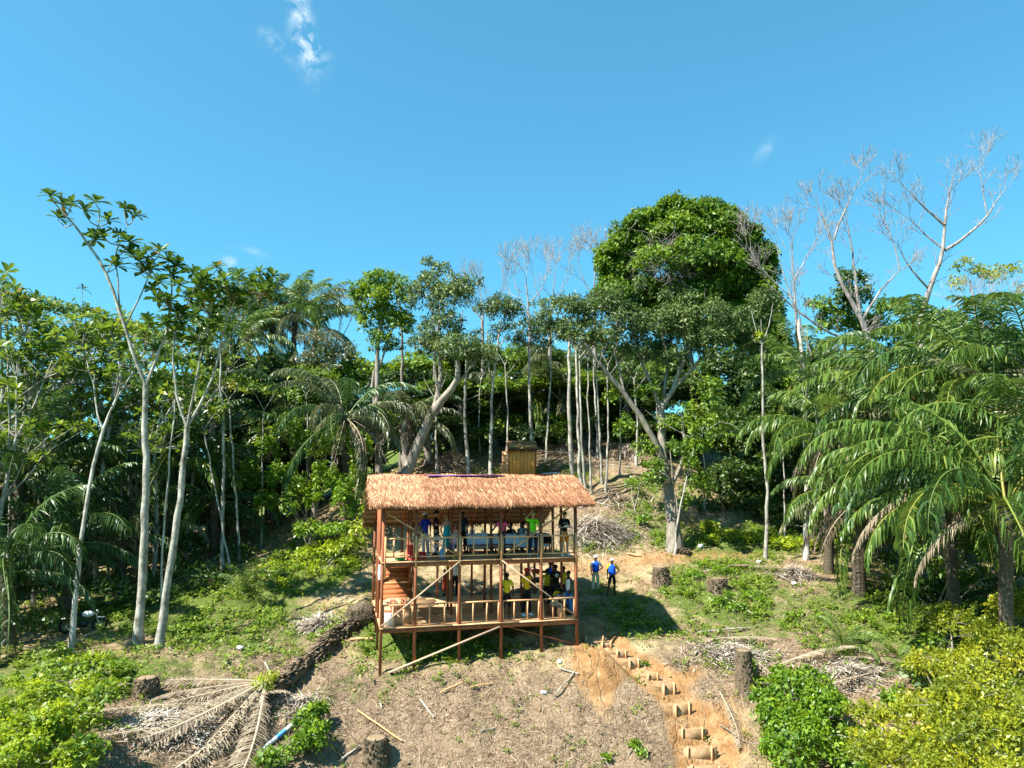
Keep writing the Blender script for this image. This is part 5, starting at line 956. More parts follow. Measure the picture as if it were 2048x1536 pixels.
for px, py, Y, tx, ty, r, lb in TT:
    mx_ = (px + tx) / 2 + random.uniform(-6, 6)
    c_ = [([(px, py, Y), (mx_, (py + ty) / 2, Y + random.uniform(-.3, .3)), (tx, ty, Y)], r, r * .55), ([(tx, ty, Y), (tx - 25, ty - 45, Y)], r * .45, .02), ([(tx, ty, Y), (tx + 22, ty - 50, Y)], r * .45, .02), ([(tx, ty + 25, Y), (tx + 30, ty - 15, Y)], r * .35, .015)]
    tree('thin_trunked_tree', 'thin pale trunk ' + lb, c_, [pxpuff(tx - 22, ty - 50, Y, 20, 12), pxpuff(tx + 20, ty - 52, Y, 20, 13)], 'olive', 'bark_white', dens=5, L=.26, asp=.35, group='thin pale trunks behind the pavilion', droop=.5)
tree('slender_tree', 'bare-topped slender tree standing before the dark wall right of the big tree', [([(1530,1122,38.5),(1535,1050,38.5),(1533,980,38.4),(1528,920,38.4),(1527,860,38.4),(1526,780,38.4),(1524,690,38.4)], .10, .06), ([(1524,690,38.4),(1508,650,38.4),(1502,620,38.4)], .04, .015), ([(1524,690,38.4),(1540,650,38.4),(1545,610,38.4)], .04, .015), ([(1524,690,38.4),(1522,640,38.4)], .03, .012)], [pxpuff(1520,672,38.4,5,7)], 'lime', 'bark_white', dens=30, L=.2)
tree('slender_tree', 'straight spotted trunk at the edge of the right-hand palms', [([(1612,1122,39),(1614,1000,39),(1612,880,39),(1608,760,39),(1598,640,39.4)], .15, .09)], [], 'vine', 'bark_white')
tree('forked_sapling', 'leafy sapling with white forked stems growing against the big tree', [([(1348,1108,39.4),(1356,1040,39.4),(1372,960,39.4),(1392,880,39.4)], .06, .03), ([(1356,1040,39.4),(1352,980,39.4)], .04, .02), ([(1392,880,39.4),(1440,830,39.2),(1480,860,39)], .025, .01), ([(1392,880,39.4),(1330,850,39.2),(1290,820,39)], .025, .01)],
  [pxpuff(1385,850,39.2,24,18), pxpuff(1400,890,39,22,22), pxpuff(1350,900,39.4,24,20), pxpuff(1310,930,39.4,20,14), pxpuff(1290,960,39.6,18,14), pxpuff(1420,840,39.4,18,14), pxpuff(1380,930,39,18,18), pxpuff(1400,960,39,14,18), pxpuff(1370,820,39.6,18,12)], 'vine', 'bark_white', dens=12, L=.22, asp=.5)
for px, py, Y, tx, ty, r, lb in ((22,1180,37,15,640,.09,'at the far left edge'),(76,1120,40,78,650,.11,'second from the left edge'),(132,1080,42,135,660,.07,'left of the curving white trunk, far back'),(222,1100,41,226,700,.08,'just right of the curving white trunk'),(246,1090,43,230,690,.06,'between the curving trunk and the tallest tree'),(276,1060,44,272,700,.10,'left beside the tallest tree'),(312,1050,43,316,720,.06,'close behind the crooked thin trunk'),(350,1060,44,352,760,.07,'right of the second tall trunk'),(447,1110,40,441,700,.11,'tallest one between the pair and the vine wall'),(482,1090,41,457,800,.08,'leaning left beside the vine wall'),(466,1140,39.5,408,860,.07,'slanting left in front of the dark gap'),(524,1060,43,528,820,.06,'in front of the vine wall'),(615,1000,45,612,790,.06,'left part of the vine wall'),(760,960,44.5,756,880,.06,'beside the gnarled tree foot'),(1320,960,47,1312,780,.06,'behind the fork of the big tree'),(1408,1040,45,1404,860,.06,'in the dark right of the big trunk'),(1568,1080,42,1566,900,.06,'between the slender tree and the spotted trunk')):
    tree('thin_trunked_tree', 'thin pale trunk ' + lb, [([(px, py, Y), ((px + tx) / 2 + random.uniform(-5, 5), (py + ty) / 2, Y), (tx, ty, Y)], r, r * .5), ([(tx, ty, Y), (tx - 22, ty - 40, Y)], r * .4, .02), ([(tx, ty, Y), (tx + 24, ty - 36, Y)], r * .4, .02)], [pxpuff(tx - 18, ty - 42, Y, 22, 14), pxpuff(tx + 20, ty - 38, Y, 22, 14)], 'rosette_back', 'bark_white', dens=4, L=.36, asp=.4, group='thin pale trunks at the forest edge')
# ------------------------------------------------------------------ bare trees
def bt(label, foot, limbs, r0, **k): bare_tree(label, foot, limbs, r0, **k)
bt('large pale bare tree leaning left above the right-hand palms', (1770,760,44), [([(1745,700,44),(1725,640,44),(1690,580,44),(1665,530,44),(1668,480,44),(1640,420,44),(1600,345,44)], .20, .03), ([(1720,630,44),(1712,560,44.4),(1705,500,44.6),(1690,430,44.6),(1680,370,44.6)], .12, .025), ([(1725,640,44),(1760,580,44),(1800,540,44),(1830,520,44)], .10, .03), ([(1668,480,44),(1690,420,43.6),(1720,360,43.6)], .07, .02), ([(1800,540,44),(1790,490,44),(1770,440,44)], .05, .02), ([(1740,690,44),(1660,670,43.6),(1590,620,43.6),(1530,560,43.6),(1490,480,43.6)], .09, .03)], .20, lev=4, tipL=.78, spread=.6)
bt('tallest bare tree, spreading wide against the sky at the right', (1828,760,46), [([(1840,650,46),(1850,600,46),(1870,550,46),(1890,500,46),(1888,440,46),(1900,380,46),(1930,320,46)], .22, .04), ([(1890,500,46),(1940,470,46),(1975,430,46),(2010,380,46),(2040,340,46)], .12, .025), ([(1888,450,46),(1850,420,46),(1815,380,46),(1795,350,46)], .09, .025), ([(1890,500,46),(1850,470,46.4),(1820,440,46.4)], .07, .025), ([(1975,430,46),(1965,380,46),(1960,330,46)], .05, .02), ([(1860,580,46),(1820,540,45.6),(1800,500,45.6),(1785,440,45.6)], .08, .02), ([(1855,640,46),(1900,610,46),(1960,600,46)], .06, .02)], .22, lev=4, tipL=.85, spread=.6)
bt('thin bare tree with twin white stems right of the dome', (1605,800,42), [([(1598,700,42),(1590,620,42),(1588,560,42),(1585,500,42),(1590,450,42)], .10, .025), ([(1590,620,42),(1570,560,42),(1555,500,42),(1553,450,42)], .05, .02), ([(1588,560,42),(1620,500,42)], .05, .02), ([(1592,600,42),(1540,560,42),(1500,500,42)], .04, .015)], .12, lev=4, tipL=1.0, spread=.55)
bt('bare tree with drooping white limbs low over the palms', (1640,800,40.5), [([(1625,720,40.5),(1660,700,40.5),(1700,680,40.5)], .06, .02), ([(1625,720,40.5),(1600,640,40.5),(1590,590,40.5)], .05, .02)], .09, lev=3, tipL=.9, spread=.6)
for k, (px, py, Y, top, lb) in enumerate(((965,640,58,520,'leftmost of the bare trees in the centre gap'),(1060,640,56,480,'central bare tree, taller than its left neighbours'),(1100,640,58,480,'bare tree just right of the tall central one'),(1190,600,58,455,'rightmost central bare tree beside the green dome'),(668,700,60,575,'lone bare tree over the far palms, left of centre'),(1235,560,59,450,'bare tree touching the left flank of the dome'),(1960,700,52,560,'bare twiggy tree at the far right edge'))):
    dx = random.uniform(-8, 8); top += 45
    bt(lb, (px, 960, Y), [([(px, py, Y), (px + dx, (py + top) / 2 + 20, Y), (px + dx * 1.5, top + 30, Y)], .09, .03), ([(px, py, Y), (px - 22, (py + top) / 2 + 15, Y), (px - 34, top + 25, Y)], .06, .02), ([(px + dx, (py + top) / 2 + 30, Y), (px + 24, (py + top) / 2, Y), (px + 34, top + 20, Y)], .05, .02)], .12, lev=4, tipL=1.05, group='bare trees on the skyline', spread=.5, up=.35)
# ------------------------------------------------------------------ background crowns
tree('round_tree', 'dark dense tree between the two large bare trees', [([(1735,900,58),(1735,640,58)], .25, .12)], [pxpuff(1705,560,58,34,30), pxpuff(1715,600,58,40,26), pxpuff(1690,590,58,26,22)], 'jungle', 'bark_grey', dens=8, L=.34)
tree('round_tree', 'bright vine mound behind the palms, right of the dome', [([(1700,900,60),(1690,680,60)], .3, .15)], [pxpuff(1670,640,60,50,30), pxpuff(1720,650,60,56,30), pxpuff(1780,620,60,40,26), pxpuff(1640,610,60,30,20), pxpuff(1760,670,59,60,30)], 'vine', 'bark_grey', dens=8, L=.34)
tree('round_tree', 'green vine mound behind the tallest bare tree', [([(1880,900,60),(1880,700,60)], .3, .15)], [pxpuff(1840,650,60,40,30), pxpuff(1880,640,60,46,24), pxpuff(1910,660,60,40,26), pxpuff(1830,700,59,50,30)], 'vine', 'bark_grey', dens=8, L=.34)
tree('airy_tree', 'airy yellow-green tree on the skyline at the right edge', [([(1960,800,56),(1955,650,56),(1940,560,56)], .2, .06), ([(1955,650,56),(1990,580,56)], .1, .04), ([(1955,650,56),(2030,600,56)], .1, .04)], [pxpuff(1920,530,56,26,22), pxpuff(1950,545,56,28,20), pxpuff(1985,555,56,36,26), pxpuff(2025,545,56,36,26), pxpuff(1915,570,56,22,22), pxpuff(2040,590,56,36,30), pxpuff(1990,600,56,26,18)], 'yellowbush', 'bark_bare', dens=3.5, L=.26, shell=.4)
tree('yellow_flowering_tree', 'dull olive tree with yellow flower tops right of the far palms', [([(640,1000,52),(645,760,52)], .25, .12)], [pxpuff(620,680,52,36,24), pxpuff(660,680,52,40,26), pxpuff(640,720,51.5,46,26), pxpuff(690,710,52,34,26), pxpuff(600,720,52,30,22)], 'palm_pale', 'bark_grey', dens=7, L=.24, asp=.3)
tree('round_tree', 'small bright green tree above the centre-left palm', [([(630,1000,47),(632,800,47)], .16, .08)], [pxpuff(610,770,47,34,26), pxpuff(645,765,47,32,24), pxpuff(625,800,46.6,36,22), pxpuff(590,800,47,22,20)], 'vine', 'bark_grey', dens=9, L=.3, asp=.5)
# jungle trees filling the forest mass: four forms copied
def jungle_form(seed, mt, pale=False):
    g = np.random.default_rng(seed); t_ = thing('jungle_tree', (0, 0, 0), 'x', 'tree', 'jungle trees in the background'); b_ = MB(); b_.tube([(0, 0, -.4), (.2, .1, 3), (.1, 0, 6.5), (0, .1, 9)], [.3, .24, .18, .1], 8)
    pf = []
    for k in range(11):
        a = k * 2.4; rr = g.uniform(.6, 2.7); z_ = g.uniform(2.2, 9.6) if k > 3 else g.uniform(7.5, 10); pf.append((np.array([math.cos(a) * rr, math.sin(a) * rr, z_]), g.uniform(1.1, 1.9))); b_.tube([(0, 0, max(1, z_ - 2.2)), tuple(pf[-1][0])], [.09, .03], 5)
    b_.build('trunk', M_['bark_grey'], t_, smooth=True); b_ = MB(); foliage(b_, pf, 8, .32, .45); b_.build('crown', M_[mt], t_); return t_
jf = [jungle_form(s_, mt) for s_, mt in ((31, 'jungle'), (32, 'vine'), (33, 'jungle'), (34, 'olive'), (35, 'jungle'), (36, 'rosette_back'))]
JT = [(860,790,50,2,1.2,'dark one just behind the gnarled tree'),(920,770,53,1,1.2,'green one behind the first thin trunks'),(990,790,55,0,1.2,'dark one above the shed, near'),(1060,770,56,3,1.2,'olive one above the shed, near'),(1120,780,55,1,1.2,'green one closing the back of the clearing, left'),(1180,770,57,0,1.2,'dark one closing the back of the clearing'),(1250,780,55,2,1.3,'dark one closing the back of the clearing, right'),(1320,760,54,4,1.3,'dark one behind the big trunk'),(440,690,53,3,1.3,'olive one below the leftmost far palm'),(500,690,56,0,1.4,'below the far skyline palms, left'),(560,680,57,2,1.4,'below the far skyline palms, middle'),(620,680,56,4,1.4,'below the far skyline palms, right'),(690,700,58,1,1.3,'bright one right of the far skyline palms'),(1640,680,58,1,1.4,'bright one behind the twin white stems'),(1930,620,58,3,1.4,'olive one below the airy tree'),(1540,760,50,2,1.1,'dark one right of the big trunk'),  # top px, py, Y, form, width scale, label
 (20,870,56,0,1.4,'low at the left edge behind the dark palms'),(110,880,60,1,1.3,'low and bright in the left gap'),(200,860,58,5,1.3,'behind the curving white trunk'),(300,840,60,0,1.3,'between the tall pale trunks, far back'),(390,820,58,2,1.3,'right of the tall pale trunks, far back'),(470,790,56,4,1.3,'dark one below the skyline left of the far palms'),(520,800,52,3,1.1,'olive one below the far palms'),(480,880,48,2,1.0,'dark one at the edge of the left shade'),(560,840,50,0,1.2,'behind the vine wall, left part'),(700,760,54,0,1.3,'behind the gnarled tree, left side'),(760,740,56,4,1.3,'behind the vine-covered tree'),(830,700,58,1,1.3,'between the gnarled tree and the skyline'),(900,690,60,0,1.4,'dark one behind the thin trunks, left'),(960,705,62,2,1.4,'dark one behind the thin trunks, centre'),(1010,680,66,1,1.4,'far green one in the centre gap'),(1050,685,68,1,1.4,'far green one right of the centre gap'),(1100,690,64,0,1.4,'dark one behind the clearing, left'),(1160,690,66,4,1.4,'dark one behind the clearing, middle'),(1230,690,62,0,1.4,'dark one behind the clearing, right'),(1300,700,64,2,1.4,'deep shade one behind the big tree'),(1560,680,60,0,1.4,'dark one right of the dome'),(1600,720,54,1,1.2,'green one behind the highest small palm'),(1660,740,54,4,1.3,'dark one behind the right palms, left part'),(1760,740,56,0,1.4,'dark one behind the right palms, middle'),(1860,740,56,2,1.4,'dark one behind the right palms, right part'),(1960,700,54,0,1.4,'dark one behind the highest right palm'),(2040,650,52,1,1.3,'green one on the right edge'),(1570,820,47,4,1.1,'dark one in the gap before the right palms'),(1640,860,46,0,1.1,'deep shade one behind the leftmost right palm'),(1780,900,46,2,1.2,'deep shade one in the middle of the right palms'),(1900,900,45,0,1.2,'deep shade one behind the big arching fronds'),(2020,880,44,4,1.2,'deep shade one at the right edge'),
 (-60,820,50,0,1.4,'beyond the left edge'),(60,980,50,2,1.3,'in the deep shade at the left edge'),(170,970,50,0,1.3,'in the deep shade left of the tall trunks'),(270,960,50,4,1.3,'in the deep shade behind the tall trunks'),(360,950,50,2,1.2,'in the deep shade right of the tall trunks'),(440,960,47,0,1.1,'in the deep shade before the vine wall'),(880,860,56,1,1.0,'small bright one behind the dry heap'),(1000,830,60,1,1.0,'small bright one above the shed'),(930,820,58,3,1.0,'olive one left above the shed'),(1130,840,62,1,.9,'small bright one at the top of the clearing')]
for i, (px, py, Y, f_, sw_, lb) in enumerate(JT):
    o = jf[f_] if not jf[f_].get('used') else copy_tree(jf[f_]); o['used'] = 1
    c = at(px, py, Y); g_ = gz1(c.x, Y); s_ = max(.5, (c.z - g_) / 11.2); sx = sw_ * .95
    o.location = (c.x, Y, g_); o.scale = (sx, sx, s_); o.rotation_euler = (0, 0, random.uniform(0, 6.28)); o['label'] = 'jungle tree ' + lb
for o in C.objects:
    if 'used' in o.keys(): del o['used']
# tall trees just outside the left edge, whose shade falls on the undergrowth
for i, (x, y, h_, lb) in enumerate(((-29, 31, 12, 'nearest'), (-33, 38, 13, 'second nearest'), (-34, 44, 14, 'farthest'), (-30, 25, 12, 'closest to the viewer'))):
    o = copy_tree(jf[(0, 2, 4)[i % 3]]); o.location = (x, y, gz1(x, y)); o.scale = (1.35, 1.35, h_ / 11.2); o.rotation_euler = (0, 0, i * 1.3); o['label'] = 'tall jungle tree beyond the left edge of the view, %s' % lb
# far wood closing the horizon
b_ = MB(); pf = []
for i in range(150):
    a = random.uniform(-1.0, 1.0); d = random.uniform(95, 210); x, y = d * math.sin(a), d * math.cos(a); r_ = random.uniform(4, 7); pf.append((np.array([x, y, gz1(x, y) + random.uniform(1, 6)]), r_))
foliage(b_, pf, .9, .9, .6, sub=4, per=4); b_.build('far_wood', M_['jungle'], None, label='far wooded ground closing the horizon behind the trees', cat='forest', kind='stuff')
# ------------------------------------------------------------------ palms
P = palm
P('large palm whose crown fills the upper right corner of the palm group', (1985,800,31), 26, 6.8, extra=((190, 2, 1.15, 'palm'), (200, 3, 1.1, 'palm')), group='palms on the right', mix=('palm_dark', .3))
P('palm with long arching fronds in the middle of the right-hand group', (1850,810,34), 24, 6.8, extra=((185, 1, 1.15, 'palm'), (170, 2, 1.2, 'palm')), group='palms on the right', mix=('palm_dark', .3))
P('palm at the left of the right-hand group with pale-backed fronds', (1665,870,36), 20, 5.6, mat='palm', mix=('palm_pale', .25), group='palms on the right', dead=5, foot=(1655,1120,36.5))
P('palm with one big green frond arching left over the clearing edge', (1890,960,29), 22, 6.4, extra=((178, 2, 1.15, 'palm'), (165, 3, 1.0, 'palm')), group='palms on the right', mix=('palm_dark', .3), dead=4)
P('nearest right-hand palm, its fronds drooping to the lower slope', (2010,1010,25.5), 24, 6.2, extra=((185, 2, 1.1, 'palm'), (200, 3, 1.1, 'palm'), (150, 3, 1.0, 'palm'), (175, 1, 1.1, 'palm')), group='palms on the right', dead=2, mix=('palm_dark', .3))
P('small palm tuft at the top of the spotted trunk', (1612,745,40.5), 16, 4.4, group='palms on the right', mix=('palm_dark', .3), dead=0, trunk_r=.12)
P('palm with a hanging dry skirt and thick trunk beside the clearing', (1722,1000,33.5), 18, 4.6, mat='palm', mix=('palm_pale', .3), foot=(1718,1190,34), dead=5, trunk_r=.30, group='palms on the right')
P('shaded palm behind the thick dry-skirted trunks', (1760,840,39), 20, 6.0, mat='palm_dark', mix=('palm', .4), group='palms on the right')
P('high palm at the right edge with a yellowing hanging frond', (2070,760,29), 20, 6.0, extra=((215, 5, .9, 'palm_pale'), (195, 5, .8, 'palm_pale')), group='palms on the right', mix=('palm_dark', .3))
P('palm between the large crown and the spotted trunk, fronds brushing the bare tree', (1750,790,42), 20, 5.8, group='palms on the right', mix=('palm_dark', .3))
P('palm low at the right edge behind the yellow shrub', (2080,900,27), 20, 5.6, group='palms on the right', mix=('palm_pale', .3))
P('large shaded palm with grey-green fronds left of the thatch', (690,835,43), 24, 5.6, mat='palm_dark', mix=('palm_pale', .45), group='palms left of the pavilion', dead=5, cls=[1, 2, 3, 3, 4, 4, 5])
P('palm with pale fronds in front of the gnarled tree', (820,840,45.5), 16, 4.6, mat='palm_pale', mix=('palm_dark', .4), group='palms left of the pavilion', dead=3, cls=[1, 2, 3, 4])
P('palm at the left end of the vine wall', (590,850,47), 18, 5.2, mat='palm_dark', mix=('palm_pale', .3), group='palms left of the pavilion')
for k, (px, py, Y, lb) in enumerate(((500,650,58,'leftmost of the far skyline palms'),(545,640,60,'second of the far skyline palms'),(590,635,60,'tallest of the far skyline palms'),(632,650,58,'rightmost of the far skyline palms'),(470,690,54,'lower far palm at the left of the row'))):
    P(lb, (px, py, Y), 20, 5.4, mat='palm', mix=('palm_pale', .15), group='palms on the skyline', dead=4, cls=[0, 0, 1, 1, 2, 3, 4])
P('palm with ladder-like pale fronds behind the shed', (1045,800,57), 14, 6.6, mat='palm_pale', mix=('palm', .4), group='palms behind the shed', dead=2, cls=[1, 2, 3, 4])
P('palm with a yellow-green skirt right of the shed', (1125,790,57), 16, 5.4, mat='palm_pale', mix=('palm', .5), group='palms behind the shed', dead=4)
P('low palm left of the shed', (965,860,56), 12, 4.2, mat='palm', mix=('palm_pale', .3), group='palms behind the shed', dead=1)
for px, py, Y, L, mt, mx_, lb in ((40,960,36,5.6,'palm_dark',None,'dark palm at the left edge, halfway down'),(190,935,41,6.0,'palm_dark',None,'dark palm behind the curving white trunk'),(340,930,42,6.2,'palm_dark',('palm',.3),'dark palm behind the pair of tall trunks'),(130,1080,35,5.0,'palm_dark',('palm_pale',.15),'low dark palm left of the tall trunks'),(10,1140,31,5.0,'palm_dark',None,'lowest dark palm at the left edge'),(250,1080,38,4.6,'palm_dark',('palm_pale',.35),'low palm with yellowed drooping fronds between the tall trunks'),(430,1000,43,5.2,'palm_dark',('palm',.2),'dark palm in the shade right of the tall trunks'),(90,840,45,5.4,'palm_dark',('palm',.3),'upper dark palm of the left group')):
    P(lb, (px, py, Y), 18, L, mat=mt, mix=mx_, group='palms in the left shade', dead=1)  # part of their shade is put into the dark leaflet colour
def small_palm(px, py, Y, L, label, mat='palm', n_=9, cls=(0, 1, 2), name='young_palm'):
    q = on(px, Y, py) if Y else hit(px, py, 16); t_ = thing(name, q, label, 'palm', 'young palms on the slope')
    b_ = MB(); b_.tube([(q.x, q.y, q.z - .1), (q.x, q.y, q.z + .15)], [.08, .06], 6); b_.build('stem', M_['bark_palm'], t_)
    for i in range(n_):
        az = i * 2.4 + random.random(); s_ = L / 6 * random.uniform(.8, 1.1); link_mesh('frond', random.choice(FR[mat, random.choice(cls)]), t_, loc=(0, 0, .1), rot=(random.gauss(0, .1), 0, az), scale=(s_, s_, s_))
for a in ((1690,1310,0,1.7,'young palm on the slope under the drooping frond'),(1800,1330,0,1.7,'young palm left of the yellow shrub'),(1830,1370,0,1.5,'small palm beside the green bush'),(360,1150,0,1.8,'young palm right of the tall pale trunks'),(485,1190,0,2.2,'spiky plant with orange-tipped leaves at the edge of the shade'),(1640,1010,0,2.6,'young palm in the shade behind the spotted trunk')): small_palm(*a)
# ------------------------------------------------------------------ shrubs, vines, ground plants
def gfix(p, off):
    c, r = p; px_, py_ = proj(c.x, c.y, c.z); k = c.y; h_ = hit(float(px_), min(float(py_) + r[2] / c.y * FPX * .7, 1900), 12).y; Y = max(c.y, h_ - off); q = at(float(px_), float(py_), Y); return (q, tuple(v * Y / k for v in r))
def shrub(label, puffs, leaf, dens=14, L=.14, asp=.5, name='shrub', stems=6, group=None, kind=None, cat='shrub', off=.5, **k):
    if name != 'undergrowth': puffs = [gfix(p, off) for p in puffs]
    cs = np.array([tuple(p[0]) for p in puffs]); x, y = cs[:, 0].mean(), cs[:, 1].mean(); org = Vector((x, y, gz1(x, y))); t_ = thing(name, org, label, cat, group)
    b_ = MB()
    for i in range(stems):
        c = Vector(cs[i % len(cs)]); s_ = Vector((x + random.gauss(0, .25), y + random.gauss(0, .25), 0)); s_.z = gz1(s_.x, s_.y) - .1; b_.tube([s_, s_.lerp(c, .5) + Vector((random.gauss(0, .1), 0, .1)), c + Vector((random.gauss(0, .1), 0, 0))], [.035, .025, .012], 5)
    b_.build('stems', M_['bark_grey'], t_, smooth=True); b_ = MB(); foliage(b_, puffs, dens, L, asp, **k); b_.build('foliage', M_[leaf], t_)
    if name == 'shrub':
        b_ = MB(); foliage(b_, [(c_, tuple(np.array(r_) * .97)) for c_, r_ in puffs], dens * (.04 if leaf == 'yellowbush' else .10), L * 1.6, .55, shell=.25); b_.build('broad_leaves', M_['jungle' if leaf == 'vine' else 'yellowbush' if leaf == 'yellowbush' else 'vine'], t_)
        b_ = MB()
        for c_, r_ in puffs:
            for _ in range(5):
                d_ = Vector(rng.normal(0, 1, 3)).normalized(); d_.z = abs(d_.z) * .8; e_ = Vector(c_) + Vector((d_.x * r_[0], d_.y * r_[1], d_.z * r_[2])) * random.uniform(.9, 1.25); b_.tube([Vector(c_), Vector(c_).lerp(e_, .6) + Vector((0, 0, .08)), e_], [.014, .010, .004], 4, cap=False)
        b_.build('twigs', M_['bark_bare'], t_, kind='stuff')
    return t_
shrub('large lime green shrub filling the lower left corner', [pxpuff(60,1480,20.5,90,60), pxpuff(130,1440,21,70,45), pxpuff(20,1530,19.5,90,50), pxpuff(150,1520,20,60,50), pxpuff(90,1400,22,60,28), pxpuff(190,1400,22.5,50,28), pxpuff(10,1440,21,50,34)], 'lime', dens=48, L=.13, asp=.5, stems=12, off=1.2)
shrub('lime green leafy sprays climbing up from the lower left shrub', [pxpuff(150,1330,27,36,14), pxpuff(190,1320,27.5,36,14), pxpuff(225,1340,26.5,30,14), pxpuff(180,1370,25.5,40,16), pxpuff(230,1375,25.5,34,14), pxpuff(120,1310,27.5,22,9), pxpuff(60,1365,24.5,46,18)], 'lime', dens=26, L=.14, asp=.42, stems=10)
shrub('bright green bush right of the earth steps', [pxpuff(1590,1390,23.4,70,46), pxpuff(1640,1410,23.2,56,44), pxpuff(1560,1440,22.8,56,44), pxpuff(1620,1470,22.4,70,50), pxpuff(1580,1510,22.2,66,44), pxpuff(1530,1400,23.4,34,26), pxpuff(1560,1350,24,24,16), pxpuff(1630,1350,24,26,14)], 'bush', dens=44, L=.13, asp=.55, stems=12, droop=.5, off=.9)
shrub('large yellow-green shrub filling the lower right corner', [pxpuff(1900,1250,20.5,50,40), pxpuff(1850,1330,20.5,44,34), pxpuff(1930,1420,19,80,60), pxpuff(2010,1540,18,90,50), pxpuff(1880,1540,18.8,80,40), pxpuff(1980,1280,20,60,50), pxpuff(2030,1220,20,60,50), pxpuff(1920,1340,20,60,46), pxpuff(1990,1380,19.5,80,60), pxpuff(1880,1420,20,70,50), pxpuff(1960,1470,19,90,60), pxpuff(2040,1480,18.5,70,70), pxpuff(1820,1440,20.5,60,34), pxpuff(1850,1510,19.5,80,50), pxpuff(1760,1500,20,70,44), pxpuff(2050,1330,20,50,50), pxpuff(1740,1430,21,44,26)], 'yellowbush', dens=60, L=.12, asp=.42, stems=18, shell=.3, off=2)
shrub('green leafy bush at the bottom between the bright bush and the yellow shrub', [pxpuff(1720,1480,21,44,30), pxpuff(1700,1520,20.6,50,30), pxpuff(1790,1400,21.6,36,22), pxpuff(1900,1530,19,60,26)], 'bush', dens=32, L=.13)
shrub('small upright green bush on the slope left of the cut stump', [pxpuff(622,1430,24.5,18,20), pxpuff(630,1460,24.2,24,20), pxpuff(615,1480,24,22,18), pxpuff(640,1420,24.6,10,14), pxpuff(600,1445,24.4,12,14), pxpuff(640,1485,24,14,12)], 'bush', dens=60, L=.13, asp=.5, droop=.5)
shrub('low dark green plants at the bottom left of the white pole', [pxpuff(560,1510,23,34,14), pxpuff(590,1490,23.4,22,10), pxpuff(530,1520,22.8,22,12)], 'bush', dens=45, L=.13)
shrub('dark shrub under the right palms above the yellow shrub', [pxpuff(1870,1300,26,44,40), pxpuff(1880,1240,27,40,30), pxpuff(1850,1350,25,34,26), pxpuff(1920,1230,26,34,26)], 'vine', dens=20, L=.15)
shrub('green thicket between the palm trunks on the right', [pxpuff(1800,1170,31,40,22), pxpuff(1850,1180,30.5,46,24), pxpuff(1900,1170,30,44,26), pxpuff(1780,1120,33,34,22), pxpuff(1960,1160,29,50,30), pxpuff(1850,1120,32,40,26)], 'vine', dens=14, L=.18)
